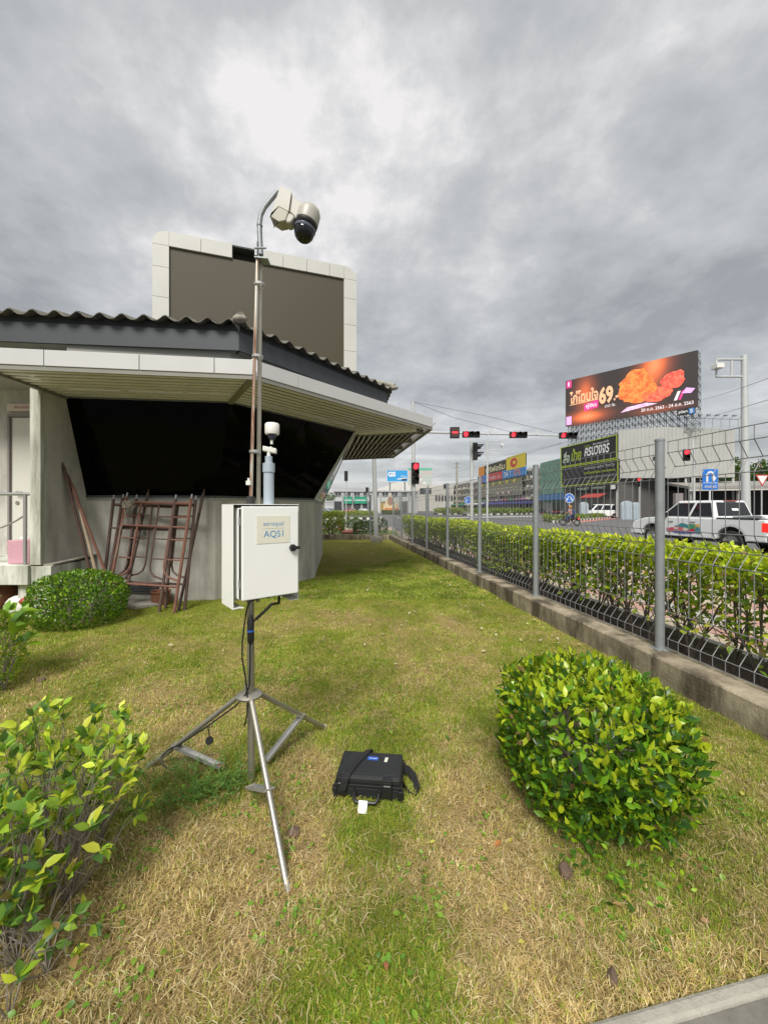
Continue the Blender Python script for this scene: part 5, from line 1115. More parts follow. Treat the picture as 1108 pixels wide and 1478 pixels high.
cam_pole(1076, 513, 19, -40, 'tall grey pole with a square bracket arm at the right behind the white pickup', .20)
cam_pole(703, 634, 40, 20, 'slender distant pole with a square bracket arm in front of the shop row', .14)
# utility poles
def util(px, ytop, Y, lab, r=.14, arms=True):
    p = P(px, 742, Y); o = thing('utility_pole', lab, 'utility pole', (p.x, p.y, GZ)); tp = P(px, ytop, Y).z-GZ
    mb = MB(); mb.tube([(0, 0, 0), (0, 0, tp)], [r, r*.7], 8); mb.build('pole', M['kerbc'], o)
    if arms:
        for k, z in enumerate((tp-.3, tp-1.5)):
            mb = MB(); mb.box(-1.1, 1.1, -.08, .08, z-.08, z+.08); mb.build('crossarm', M['galv'], o)
            for q in range(3):
                mb = MB(); mb.lathe([(0, 0), (.08, 0), (.11, .1), (.07, .22), (0, .24)], (-.9+.9*q, 0, z+.08), n=8); mb.build('insulator', M['white_pl'], o)
    return o
util(659, 667, 110, 'tall utility pole with crossarms rising over the far buildings', .35)
util(457, 690, 70, 'utility pole closest to the building edge in the left gap', .22); util(467, 683, 62, 'pale utility pole behind the island hedge near the building edge', .2); util(616, 706, 150, 'distant utility pole over the far roofs, left of the tall one', .3)
wires = [((596, 580, 20), (1010, 608, 50), 1.0), ((1010, 577, 45), (1108, 546, 14), .2), ((1010, 603, 45), (1108, 577, 14), .2), ((705, 662, 110), (1010, 590, 44), .6), ((620, 690, 150), (810, 640, 44), .5)]
for k, (a, b_, sag) in enumerate(wires[1:]):
    a, b_ = P(*a), P(*b_); pts = [lerp(a, b_, q/10)-V3(0, 0, sag*4*(q/10)*(1-q/10)*.5) for q in range(11)]; mb = MB(); mb.tube(pts, (.012 if pts[0].y < 60 else .022), 4, cap=False)
    tag(mb.build('overhead_cable', M['wire'], None), ['upper black overhead cable right of the advertising screen', 'lower black overhead cable right of the advertising screen', 'long overhead cable passing above the shop row', 'faint overhead cable sloping above the far shops'][k], 'cable')
# signs
def disc_sign(px, py, Y, r, lab, arrows):
    p = P(px, py, Y); o = thing('road_sign', lab, 'road sign', (p.x, p.y, GZ)); zc = p.z-GZ
    mb = MB(); mb.tube([(0, .03, 0), (0, .03, zc)], .035, 8); mb.build('post', M['polegrey'], o)
    mb = MB(); mb.lathe([(0, 0), (r, 0), (r, .02), (0, .02)], (0, -.01, zc), (0, -1, 0), 28); d_ = mb.build('sign_disc', flat('sign_blue', (.02, .14, .50)), o)
    mb = MB(); mb.lathe([(r*.88, .0215), (r*.97, .0215)], (0, -.012, zc), (0, -1, 0), 28); mb.build('sign_ring', M['white'], d_)
    for sx_ in arrows:
        q = r*.9; mb = MB(); mb.prism([(sx_*.14*q, -.034, zc+.45*q), (sx_*.14*q+.16*q, -.034, zc+.45*q), (sx_*.14*q+.34*q*sx_+.02, -.034, zc-.2*q), (sx_*.14*q+.34*q*sx_-.14*q, -.034, zc-.2*q)], (0, -.004, 0)); mb.build('arrow', M['white'], d_)
        mb = MB(); xx = sx_*.5*q; mb.prism([(xx-.24*q, -.034, zc-.12*q), (xx+.24*q, -.034, zc-.22*q), (xx+.1*q*sx_, -.034, zc-.6*q)], (0, -.0045, 0)); mb.build('arrow_head', M['white'], d_)
disc_sign(821, 719, 36, .46, 'round blue keep-either-side sign above the motorcycle rider', (-1, 1)); disc_sign(675, 722, 62, .62, 'small round blue arrow sign left of the grey signal pole', (-1,))
us = thing('road_sign', 'square blue U-turn sign with white arrow and Thai wording above the pickup', 'road sign', (P(1024, 700, 23).x, 23, GZ)); cz = P(1024, 692, 23).z-GZ
mb = MB(); mb.tube([(.02, .04, 0), (.02, .04, cz+.6)], .04, 10); mb.build('post', M['white'], us)
mb = MB(); mb.box(-.46, .46, -.02, .01, cz-.62, cz+.62); up_ = mb.build('sign_plate', flat('sign_blue2', (.02, .17, .60)), us, bevel=.01)
mb = MB(); pts = [(-.2, -.03, cz-.15), (-.2, -.03, cz+.28)]+[(-.2+.2*(1-math.cos(a)), -.03, cz+.28+.16*math.sin(a)) for a in np.linspace(.3, math.pi-.1, 9)]+[(.2, -.03, cz+.1)]
for a, b_ in zip(pts[:-1], pts[1:]): mb.beam(a, b_, .02, .13, (0, 1, 0)) if False else mb.obox(Vector(a)-V3(.06, 0, 0) if abs(a[0]-b_[0]) < .01 else Vector(a)-V3(0, 0, .06), Vector(b_)-Vector(a), (0, -.006, 0), (.12, 0, 0) if abs(a[0]-b_[0]) < .01 else (0, 0, .12))
mb.prism([(.04, -.03, cz+.12), (.36, -.03, cz+.12), (.2, -.03, cz-.14)], (0, -.007, 0)); mb.build('u_turn_arrow', M['white'], up_, )
mb = MB(); mb.box(-.43, .43, -.027, -.022, cz-.22, cz-.19); mb.build('divider_line', M['white'], up_)
text('กลับรถข้างหน้า', V3(us.location.x, 23-.03, GZ+cz-.41), (1, 0, 0), width=.72, height=.2, m=M['white'], parent=up_, depth=.006)
ys_ = thing('road_sign', 'white triangular give-way sign at the right edge behind the fence', 'road sign', (P(1099, 700, 24).x, 24, GZ)); cz = P(1099, 693, 24).z-GZ
mb = MB(); mb.tube([(0, .03, 0), (0, .03, cz+.3)], .035, 8); mb.build('post', M['polegrey'], ys_)
mb = MB(); mb.prism([(-.42, 0, cz+.33), (.42, 0, cz+.33), (0, 0, cz-.40)], (0, -.015, 0)); q_ = mb.build('sign_plate', flat('sign_red', (.55, .04, .04)), ys_); mb = MB(); mb.prism([(-.32, -.016, cz+.27), (.32, -.016, cz+.27), (0, -.016, cz-.27)], (0, -.004, 0)); mb.build('sign_face', M['white'], q_)
# traffic islands with black and white kerb stones and low hedges
def kerbline(o, pts, step, h=.2, w=.22):
    pts = [Vector(p) for p in pts]; acc = []; 
    for a, b_ in zip(pts[:-1], pts[1:]):
        n_ = max(1, round((b_-a).length/step))
        for k in range(n_): acc.append((lerp(a, b_, k/n_), lerp(a, b_, (k+1)/n_)))
    for k, (a, b_) in enumerate(acc):
        d_ = (b_-a); nn = V3(-d_.y, d_.x, 0).normalized(); mb = MB(); mb.obox(a+V3(0, 0, 0), d_*.985, nn*w, (0, 0, h)); mb.build('kerb_stone', M['kw'] if k % 2 else M['kb'], o, True)
def island(name, lab, pts, depth, step, hz, pal, nleaf, lsz, h=.2):
    o = thing(name, lab, 'traffic island', pts[0]); pts = [Vector(p) for p in pts]
    kerbline(o, pts, step, h)
    mb = MB(); back = [p+V3(depth[0], depth[1], 0) for p in reversed(pts)]; mb.prism([p+V3(.0, .23, 0) for p in pts]+back, (0, 0, h-.02)); mb.build('island_top', M['fargrass'], o, True)
    L_ = [0]; 
    for a, b_ in zip(pts[:-1], pts[1:]): L_.append(L_[-1]+(b_-a).length)
    P_ = []
    for _ in range(nleaf):
        s_ = random.random()*L_[-1]; i = max(j for j in range(len(L_)) if L_[j] <= s_+1e-6); i = min(i, len(pts)-2); p = lerp(pts[i], pts[i+1], (s_-L_[i])/(L_[i+1]-L_[i]))
        f_ = random.uniform(.06, .9); P_.append((p.x+depth[0]*f_, p.y+.5+depth[1]*f_, GZ+h+random.random()**.5*(hz+.08*math.sin(s_*2.1))))
    P_ = np.array(P_); n = len(P_); foliage(o, P_, np.random.normal(0, .5, (n, 3))+np.array([0, -.3, 1]), np.random.normal(0, 1, (n, 3)), lsz*np.random.uniform(.6, 1.2, n), colmix(n, *pal), M['leaf'], 1.2, 0)
    return o
hp_ = ([(.14, .19, .03), (.22, .27, .04), (.08, .12, .02)], [3, 2, 2])
def gp(px, py): return G(px, py, ROADZ)
island('traffic_island', 'hedged traffic island with striped kerb left of the lamp post', [gp(440, 750), gp(480, 750), gp(541, 750), V3(-1.2, 58, GZ)], (0, 6), .55, .85, ([(.20, .25, .05), (.28, .32, .06), (.12, .16, .03)], [3, 2, 2]), 5200, .22, .28)
island('traffic_island', 'curved traffic island with striped kerb behind the motorcycle rider', [gp(785, 752), gp(800, 755.5), gp(824, 754), gp(850, 751), gp(880, 748), gp(945, 743.4)], (2.2, 5), .85, .45, hp_, 5200, .25, .26)
island('traffic_island', 'far traffic island with striped kerb in front of the parked cars by the shops', [gp(668, 744.5), gp(690, 744), gp(740, 743), gp(777, 742)], (6, 14), 1.3, 1.0, hp_, 4200, .42, .35)
island('traffic_island', 'grassy far island between the mast-arm pole and the first shops', [gp(625, 742.5), gp(645, 743), gp(664, 742.5)], (5, 20), 1.6, 1.1, ([(.25, .28, .06), (.15, .2, .04)], [1, 1]), 2500, .5, .3)
mb = MB(); pts_ = [gp(824, 754), gp(850, 751), gp(880, 748), gp(945, 743.4)]; pf = [p+V3(-1.2, -3.2, .004) for p in pts_]; mb.prism([p+V3(0, -.02, .004) for p in pts_]+list(reversed(pf)), (0, 0, .02)); struct(mb, 'red_pavement', mat('red_paint', (.42, .17, .13), .8, var=.2))
mb = MB(); mb.prism([gp(640, 747.2)+V3(0, 0, .004), gp(770, 744.8)+V3(0, 0, .004), gp(770, 745.4)+V3(0, 0, .004), gp(640, 748)+V3(0, 0, .004)], (0, 0, .003)); struct(mb, 'lane_line', M['kw'])
mb = MB()
for k in range(9): mb.box(-.6+.0*k, -.35, 30+k*4.5, 32.4+k*4.5, GZ+.004, GZ+.008); mb.box(2.3, 2.5, 30+k*4.5, 32.4+k*4.5, GZ+.004, GZ+.008)
o = struct(mb, 'lane_marking', M['kw']); o['kind'] = 'stuff'
# ================================================================== FAR BUILDINGS
FU = V3(-.099, 1, 0).normalized(); FEX = -FU                 # seen from the street, the near end is on the right
def fx_at(y): return 45-.099*(y-88)
RZF = math.atan2(FEX.y, FEX.x)
winm = flat('far_window', (.05, .055, .06), .3)
def shop_block(name, label, loc, rz, width, depth, height, floors, bays, wall, g0=3.8, awn=None, trim=None, win=True, balcony=True, shutters=(.35, .35, .36)):
    """local x along the facade (left to right from the street), facade at y=0 looking to -y"""
    o = thing(name, label, 'building', loc, rz)
    mb = MB(); mb.box(0, width, 0, depth, 0, height); mb.build('wall', wall, o)
    mb = MB(); mb.box(-.1, width+.1, -.35, -.003, height-.5, height-.1); mb.build('cornice', trim or wall, o)
    bw_ = width/bays; fh = (height-g0-.7)/max(1, floors)
    if win:
        w0 = MB(); w0.box(-.5*bw_*.62, .5*bw_*.62, -.04, -.004, 0, fh*.5); wp = w0.build('window', winm, o)
        fr = MB(); fr.box(-.03*bw_, .03*bw_, -.07, -.041, 0, fh*.5); fr.box(-.5*bw_*.64, .5*bw_*.64, -.2, -.041, -.12, 0); fr_ = fr.build('sill', trim or wall, wp)
        first = True
        for f in range(floors):
            for b_ in range(bays):
                loc_ = Vector((bw_*(b_+.5), 0, g0+.6+f*fh+fh*.2))
                if first: wp.location = loc_; first = False; continue
                c = inst(wp, 'window', o); c.location = loc_; inst(fr_, 'sill', c)
    for f in range(floors):
        if balcony: mb = MB(); mb.box(0, width, -.8, -.002, g0+.35+f*fh, g0+.5+f*fh); mb.build('ledge', trim or wall, o)
    for b_ in range(bays+1):
        mb = MB(); x = min(width-.15, max(.15, bw_*b_)); mb.box(x-.13, x+.13, -.25, -.001, 0, height-.5); mb.build('pilaster', trim or wall, o)
    sh = flat('shutter_%d' % int(shutters[0]*100+shutters[2]*10), shutters)
    for b_ in range(bays):
        mb = MB(); mb.box(bw_*b_+.3, bw_*(b_+1)-.3, -.05, -.003, 0, g0-.8); mb.build('shopfront', random.choice([sh, winm, flat('shop_dark', (.10, .095, .09))]), o)
    if awn:
        mb = MB(); mb.prism([(0, 0, g0), (0, -2.6, g0-.75), (0, -2.6, g0-1.1), (0, 0, g0-.2)], (width, 0, 0)); mb.build('awning', awn, o)
    return o
cols_ = [(.42, .39, .32), (.46, .44, .38), (.38, .35, .30), (.50, .47, .40), (.40, .40, .38), (.44, .38, .32), (.36, .35, .33)]
yb = [106, 126, 146, 166, 190, 215, 245, 280]; hts = [12.6, 12.6, 12.2, 12.8, 12.0, 12.6, 13.0]
labs = ['cream shophouse row with big billboards on its upper floors and a dark blue awning', 'weathered shophouse block just left of the yellow billboard', 'plain grey-beige shophouse block third along the receding row', 'cream shophouse block with balconies midway down the row', 'grey shophouse block behind the tall utility pole', 'brownish shophouse block near the far end of the row', 'farthest shophouse block at the end of the receding row']
aw = [flat('awning_blue', (.035, .04, .14)), flat('awning_violet', (.05, .05, .2)), flat('awning_white', (.5, .5, .5)), flat('awning_green', (.05, .2, .12)), flat('awning_red', (.35, .05, .04)), flat('awning_blue', (0, 0, 0)), flat('awning_white', (0, 0, 0))]
for k in range(7):
    y0, y1 = yb[k], yb[k+1]; wd_ = (y1-y0)/FU.y-.15
    shop_block('shophouse_block', labs[k], V3(fx_at(y1), y1, GZ), RZF, wd_, 12, hts[k]-GZ, 3, 5, flat('shopwall%d' % k, cols_[k]), awn=aw[k])
for k in range(7):
    o = [q for q in bpy.data.objects if q.get('label') == labs[k]][0]
    for j in range(8):
        mb = MB(); x = random.uniform(1, 18); z = random.choice((4.6, 7.4, 10.0))+random.uniform(0, .3); mb.box(x, x+.9, -.75, -.36, z, z+.65); mb.build('air_conditioner', flat('aircon', (.55, .55, .52)), o)
    for j in range(5):
        c_ = random.choice(((.5, .08, .06), (.06, .2, .45), (.6, .5, .08), (.08, .35, .2), (.6, .58, .5), (.45, .2, .4))); mb = MB(); x = .5+j*3.9; mb.box(x, x+3.1, -.55, -.36, 3.9, 4.7); mb.build('shop_sign', flat('ss%d' % int(c_[0]*100+c_[1]*10+c_[2]), c_), o)
# billboards on the row
def board(name, label, p_left, p_right, z0, z1, m_, border=None, bwid=.13, th=.3, cat='billboard', post=False):
    a, b_ = Vector(p_left), Vector(p_right); ex = (b_-a); L_ = ex.length; ex.normalize(); o = thing(name, label, cat, (a.x, a.y, z0), math.atan2(ex.y, ex.x))
    mb = MB(); mb.box(0, L_, 0, th, 0, z1-z0); f = mb.build('face_panel', m_, o)
    if border:
        for bx_ in ((0, L_, z1-z0-bwid, z1-z0), (0, L_, 0, bwid), (0, bwid, bwid, z1-z0-bwid), (L_-bwid, L_, bwid, z1-z0-bwid)):
            mb = MB(); mb.box(bx_[0], bx_[1], -.06, -.004, bx_[2], bx_[3]); mb.build('border', border, o)
    return o, f, ex, L_, a, z0, z1
def bp(B_, u, v, off=.0):     # point on a board in 0..1 coordinates
    o, f, ex, L_, a, z0, z1 = B_; nn = ex.cross(V3(0, 0, 1)); return a+ex*(u*L_)+V3(0, 0, z0-a.z+v*(z1-z0))+nn*off
def btext(B_, s, u, v, w=None, h=None, m_=None, name='lettering', sh=0, bold=.02):
    o, f, ex, L_, a, z0, z1 = B_; return text(s, bp(B_, u, v), ex, width=w*L_ if w else None, height=h*(z1-z0) if h else None, m=m_, parent=o, name=name, depth=.03, bold=bold, shear=sh)
def bpoly(B_, pts, m_, name='panel', th=.02):
    o, f, ex, L_, a, z0, z1 = B_; nn = ex.cross(V3(0, 0, 1)); mb = MB(); mb.prism([bp(B_, u, v, .006) for u, v in pts], nn*th); return mb.build(name, m_, o, True)
Y_ = flat('sign_yellow', (.62, .50, .05)); DK = flat('sign_dark', (.05, .045, .03)); RD = flat('sign_red2', (.50, .05, .05)); BL = flat('sign_blue3', (.04, .22, .55)); WH = M['white']; LG = flat('lime', (.36, .46, .04)); GR = flat('sign_olive', (.20, .21, .06)); OR = flat('orange', (.62, .25, .04))
def fpt(y, off=1.0): return V3(fx_at(y)-off, y-off*.099, 0)
B1 = board('billboard', 'long yellow and dark billboard with Thai lettering, upper of the two on the shophouse row', fpt(153), fpt(113), 13.9, 17.4, DK)
bpoly(B1, [(.0, 0), (.16, 0), (.16, 1), (.0, 1)], OR, 'orange_panel'); bpoly(B1, [(.66, -.1), (1, -.1), (1, 1.12), (.66, 1.12)], Y_, 'yellow_panel')
btext(B1, 'พรีฟอร์ม', .41, .45, .44, .62, flat('cream_letters', (.66, .62, .40)))
bpoly(B1, [(.80+.085*math.cos(a)*.75, .5+.42*math.sin(a)) for a in np.linspace(0, 6.0, 18)], RD, 'red_oval', .035); bpoly(B1, [(.81+.03*math.cos(a), .5+.16*math.sin(a)) for a in np.linspace(0, 6.0, 14)], Y_, 'oval_centre', .05)
B2 = board('billboard', 'red and blue banner with large pale lettering below the yellow billboard', fpt(153), fpt(113), 11.2, 13.8, BL)
bpoly(B2, [(.22, 0), (.58, 0), (.58, 1), (.22, 1)], RD, 'red_panel'); bpoly(B2, [(0, 0), (.12, 0), (.12, 1), (0, 1)], flat('violet_red', (.35, .08, .2)), 'violet_panel')
btext(B2, 'ค่าแรง 0.-', .40, .5, .3, .6, flat('pink_letters', (.65, .40, .38))); btext(B2, '24 1', .68, .5, .13, .6, WH); btext(B2, '0%', .86, .5, .12, .7, flat('pale_red', (.62, .2, .16)))
B3 = board('sign_lattice', 'olive lattice signboard with yellow stripes under the red and blue banner', fpt(153), fpt(116), 5.4, 10.6, flat('lattice_grey', (.20, .19, .15)), cat='signboard')
for k in range(13):
    u = k/13; bpoly(B3, [(u, .80), (u+.045, .80), (u+.06, .98), (u+.015, .98)], Y_ if k % 2 else GR, 'stripe'); 
for k in range(10): bpoly(B3, [(.06+k*.09, .46), (.13+k*.09, .46), (.13+k*.09, .56), (.06+k*.09, .56)], flat('lattice_light', (.36, .33, .24)), 'stripe')
for k in range(6): bpoly(B3, [(.5+k*.06, .14), (.54+k*.06, .14), (.54+k*.06, .26), (.5+k*.06, .26)], flat('maroon', (.28, .08, .1)) if k % 2 else WH, 'stripe')
for j in (.3, .68): bpoly(B3, [(0, j), (1, j), (1, j+.03), (0, j+.03)], flat('lattice_light', (.36, .33, .24)), 'rail')
# green-netted building between the row and the sign shop
gb = shop_block('netted_building', 'narrow building wrapped in green netting with a blue band, right of the shophouse row', V3(fx_at(105), 105, GZ), RZF, 30, 12, 14.0, 2, 6, flat('net_wall', (.22, .30, .26)), balcony=False, win=False)
mb = MB(); mb.box(.3, 29, -.9, -.75, 5.2, 13.7); mb.build('green_net', mat('green_net', (.15, .27, .21), .9, var=.6, scale=.4), gb); mb = MB(); mb.box(-.2, 29.5, -1.1, -.95, 3.6, 5.1); mb.build('blue_band', flat('net_blue', (.07, .17, .36)), gb)
mb = MB()
for k in range(9): mb.beam((.5+k*3.4, -1.0, 5.2), (3.0+k*3.4, -1.0, 9.0), .12, .12)
o = mb.build('scaffold_brace', M['galv'], gb); o['kind'] = 'stuff'
# sign shop with the dark media board, metal-clad warehouse and the LED screen
wh = thing('warehouse', 'boxy warehouse clad in pale vertical corrugated metal right of the dark sign', 'warehouse', (43, 60, GZ))
mb = MB(); a, b_ = V3(35.3, 58, 0), V3(51.2, 56.2, 0); nrm_ = V3(.11, 1, 0).normalized()
def clad(a, b_, z0, z1, n_, apex=None):
    mb = MB(); d_ = (b_-a)/n_; nn = V3(d_.y, -d_.x, 0).normalized()
    for k in range(n_):
        p = a+d_*k; u0, u1 = k/n_, (k+1)/n_
        h0, h1 = (z1+apex*(1-abs(2*(u0*.9+.02)-.75)*1.1), z1+apex*(1-abs(2*(u1*.9+.02)-.75)*1.1)) if apex else (z1, z1)
        for q, (s0, s1, o0_, o1_) in enumerate(((0, .3, 0, .07), (.3, .5, .07, .07), (.5, .8, .07, 0), (.8, 1, 0, 0))):
            x0_, x1_ = p+d_*s0-nn*o0_, p+d_*s1-nn*o1_; hh = h0+(h1-h0)*s0
            mb.quad(x0_+V3(0, 0, z0), x1_+V3(0, 0, z0), x1_+V3(0, 0, hh), x0_+V3(0, 0, hh))
    return mb
clm = mat('pale_cladding', (.40, .40, .37), .5, metal=.1, var=.12, scale=.4); rows_ = [(5.9, 8.4), (8.41, 10.9), (10.91, 13.0)]
for i_, (z0, z1) in enumerate(rows_): clad(a, b_, z0, z1, 30, .5 if i_ == 2 else None).build('cladding_sheet', clm, wh, True, fix=False)
mb = MB(); mb.prism([a+V3(.12, .12, 5.9), b_+V3(-.12, .12, 5.9), b_+V3(1.4, 14, 5.9), a+V3(1.4, 14, 5.9)], (0, 0, 7.05)); mb.build('wall', clm, wh, True)
for k in range(6):
    p = lerp(a, b_, k/5); mb = MB(); mb.tube([p+V3(0, .3, 0), p+V3(0, .3, 5.9)], .16, 8); mb.build('column', M['polegrey'], wh, True)
mb = MB(); mb.box(35.5, 51, 62, 62.3, GZ, 5.8); mb.build('back_wall', flat('under_dark', (.08, .07, .065)), wh, True)
for k, (x0, x1, z0, z1, c_) in enumerate(((36, 39, .3, 2.6, (.45, .40, .33)), (39.4, 42.5, .3, 2.6, (.55, .5, .42)), (36, 41, 3.3, 4.6, (.30, .12, .10)), (41.5, 44, 3.3, 4.8, (.40, .30, .20)), (44.5, 47, 3.0, 4.2, (.42, .42, .4)))):
    mb = MB(); mb.box(x0, x1, 60.5, 60.9, z0, z1); mb.build('shop_panel', flat('panelc%d' % k, c_), wh, True)
mb = MB(); mb.box(39.8, 40.7, 60.3, 60.46, 1.1, 2.2); mb.box(41, 41.9, 60.3, 60.46, 1.1, 2.2); mb.build('window', winm, wh, True)
B4 = board('media_sign', 'black and lime signboard with big Thai words on the shop facing the junction', V3(32.6, 71, 0), V3(35.1, 58, 0), 8.9, 12.5, flat('sign_black', (.018, .02, .02)), LG, cat='signboard')
btext(B4, 'สื่อ', .12, .45, .13, .55, flat('mint', (.55, .66, .52)), sh=.2); btext(B4, 'ป้าย', .32, .50, .19, .62, LG, sh=.15); btext(B4, 'ครบวงจร', .68, .52, .42, .40, WH, sh=.25); btext(B4, 'รับผลิต', .52, .80, .10, .10, LG, bold=0); btext(B4, 'ป้าย ออกแบบ ติดตั้ง', .75, .82, .26, .11, WH, bold=0)
B5 = board('media_sign', 'lower dark signboard with grey and lime lines of Thai text under the media sign', V3(32.62, 70.8, 0), V3(35.15, 57.8, 0), 5.3, 8.8, flat('sign_black', (0, 0, 0)), LG, cat='signboard')
bpoly(B5, [(.04, .08), (.40, .08), (.40, .9), (.04, .9)], flat('dark_photo', (.03, .03, .035)), 'photo_panel')
btext(B5, 'ออกแบบ ผลิต ติดตั้ง', .70, .80, .5, .15, flat('grey_letters', (.35, .37, .36))); btext(B5, 'งานป้ายทุกชนิด ราคาโรงงาน', .70, .55, .52, .16, LG); btext(B5, 'สติกเกอร์ ไวนิล อะคริลิค', .70, .34, .5, .10, flat('grey_letters', (0, 0, 0)), bold=0); btext(B5, 'ตัวอักษร กล่องไฟ', .72, .15, .46, .13, GR)
sb_ = thing('sign_shop', 'dark-fronted shop under the media sign with a red awning and small signs', 'shop', (36, 64, GZ)); mb = MB(); mb.prism([(33.1, 70.9, GZ), (35.5, 58.4, GZ), (35.5, 58.4, 12.4), (33.1, 70.9, 12.4)], (9, 1.5, 0)); mb.build('wall', flat('shop_dark', (0, 0, 0)), sb_, True)
B6 = board('shop_sign', 'narrow black sign strip with small pale letters over the dark shopfront', V3(33.0, 68.5, 0), V3(34.95, 57.9, 0), 4.2, 5.0, flat('sign_black', (0, 0, 0)), cat='signboard'); btext(B6, 'INKJET  OFFSET', .5, .5, .6, .5, flat('mint', (0, 0, 0)), bold=0); bpoly(B6, [(.9, .1), (.98, .1), (.98, .9), (.9, .9)], WH, 'white_panel')
mb = MB(); mb.prism([(33.6, 64, 3.6), (34.4, 59.7, 3.6), (33.2, 59.5, 3.0), (32.4, 63.8, 3.0)], (0, 0, .12)); mb.build('red_awning', flat('awning_red', (0, 0, 0)), sb_, True)
# LED advertising screen
PL, PR = V3(32.3, 68.5, 0), V3(44.8, 55, 0)
def led_mat():
    m = bpy.data.materials.new('lit_screen'); m.use_nodes = True; t = m.node_tree; b = t.nodes['Principled BSDF']; b.inputs['Base Color'].default_value = (.01, .01, .01, 1); b.inputs['Roughness'].default_value = .6
    tcn = N(t, 'ShaderNodeTexCoord'); s_ = N(t, 'ShaderNodeSeparateXYZ'); t.links.new(tcn.outputs['Object'], s_.inputs[0]); acc = None
    for cx_, cz_, rx_, rz_, k in ((3.3, 5.2, 1.7, 3.4, .55), (3.6, 1.1, 3.4, 1.2, .75), (13.3, 7.6, 2.1, 3.0, .75), (13.8, .4, 3.5, .6, .25), (12.0, 4.2, 2.4, 3.2, .35)):
        dx_ = mathn(t, 'DIVIDE', mathn(t, 'SUBTRACT', s_.outputs[0], cx_), rx_); dz_ = mathn(t, 'DIVIDE', mathn(t, 'SUBTRACT', s_.outputs[2], cz_), rz_)
        r2 = mathn(t, 'ADD', mathn(t, 'MULTIPLY', dx_, dx_), mathn(t, 'MULTIPLY', dz_, dz_)); g_ = mathn(t, 'MULTIPLY', mathn(t, 'EXPONENT', mathn(t, 'MULTIPLY', r2, -1.4)), k); acc = g_ if acc is None else mathn(t, 'ADD', acc, g_)
    c = ramp(t, acc, [(0, (.012, .009, .008)), (.3, (.12, .03, .015)), (.6, (.34, .07, .02)), (1, (.45, .17, .07))]); t.links.new(c, b.inputs['Emission Color']); b.inputs['Emission Strength'].default_value = 1; return m
def emat(name, c, s_=1.0, var=0, sc=3, c2=None):
    m = bpy.data.materials.new(name); m.use_nodes = True; t = m.node_tree; b = t.nodes['Principled BSDF']; b.inputs['Base Color'].default_value = (.01, .01, .01, 1); b.inputs['Emission Strength'].default_value = s_
    if c2:
        tcn = N(t, 'ShaderNodeTexCoord'); nz = noise_tex(t, tcn.outputs['Object'], sc, 5, .7); cc_ = ramp(t, nz, [(.35, c), (.62, c2)]); t.links.new(cc_, b.inputs['Emission Color'])
    else: b.inputs['Emission Color'].default_value = (*c, 1)
    return m
BL_ = board('advertising_screen', 'huge lit advertising screen showing fried chicken and the price 69.- above the warehouse', PL, PR, 15.95, 24.0, led_mat(), th=.6, cat='video billboard')
ORL = emat('screen_letters', (.42, .22, .12)); WHL = emat('screen_white', (.40, .36, .36)); MG = emat('screen_magenta', (.40, .02, .12)); VI = emat('screen_violet', (.38, .20, .42))
btext(BL_, 'ไก่โดนใจ', .165, .60, .25, .27, ORL, bold=.03); bpoly(BL_, [(.04, .435), (.29, .46), (.29, .475), (.04, .45)], ORL, 'underline'); btext(BL_, '69', .355, .52, .115, .36, ORL, bold=.04); btext(BL_, '.-', .435, .42, .035, .1, ORL, bold=.03)
bpoly(BL_, [(.17, .26), (.29, .30), (.29, .46), (.17, .40)], MG, 'magenta_tag'); btext(BL_, 'คู่ฮิต', .23, .355, .09, .11, WHL); btext(BL_, 'ปกติ 78.-', .39, .29, .09, .06, WHL, bold=0)
bpoly(BL_, [(.008, .83), (.055, .83), (.055, .985), (.008, .985)], MG, 'logo_square'); btext(BL_, '1', .03, .91, .012, .09, WHL); bpoly(BL_, [(.008, .02), (.055, .02), (.055, .2), (.008, .2)], VI, 'violet_square')
def blob(cu_, cv_, ru, rv, rot, c, c2, seed, sc_=1.6):
    pts = []
    for k in range(40):
        a = 2*math.pi*k/40; rr_ = 1+.26*mnoise.noise(Vector((math.cos(a)*1.6+seed, math.sin(a)*1.6, seed)))+.12*mnoise.noise(Vector((math.cos(a)*6+seed, math.sin(a)*6, seed)))
        x, y = math.cos(a)*ru*rr_*2.35, math.sin(a)*rv*rr_; x, y = x*math.cos(rot)-y*math.sin(rot), x*math.sin(rot)+y*math.cos(rot); pts.append((cu_+x/2.35, cv_+y))
    return bpoly(BL_, pts, emat('fried_%d' % seed, c, 1.0, 1, sc_, c2), 'chicken_picture', .03)
bpoly(BL_, [(.47, .10), (.62, .14), (.74, .17), (.66, .22), (.52, .19)], emat('napkin', (.28, .14, .24), 1, 1, 2, (.42, .32, .40)), 'napkin_picture', .02)
blob(.845, .56, .085, .155, .35, (.34, .015, .012), (.50, .09, .05), 3); blob(.59, .56, .135, .31, .25, (.30, .035, .006), (.48, .15, .03), 1, 1.1); blob(.73, .35, .105, .135, .05, (.32, .015, .010), (.50, .10, .05), 2)
bpoly(BL_, [(.85, .17), (.87, .17), (.895, .33), (.875, .33)], WHL, 'stripe'); bpoly(BL_, [(.88, .17), (.895, .17), (.92, .33), (.905, .33)], MG, 'stripe'); bpoly(BL_, [(.9, .28), (.96, .26), (.985, .33), (.93, .37)], VI, 'violet_mark')
btext(BL_, '20 ก.ค. 2563 - 24 ส.ค. 2563', .80, .085, .35, .06, WHL, bold=.01)
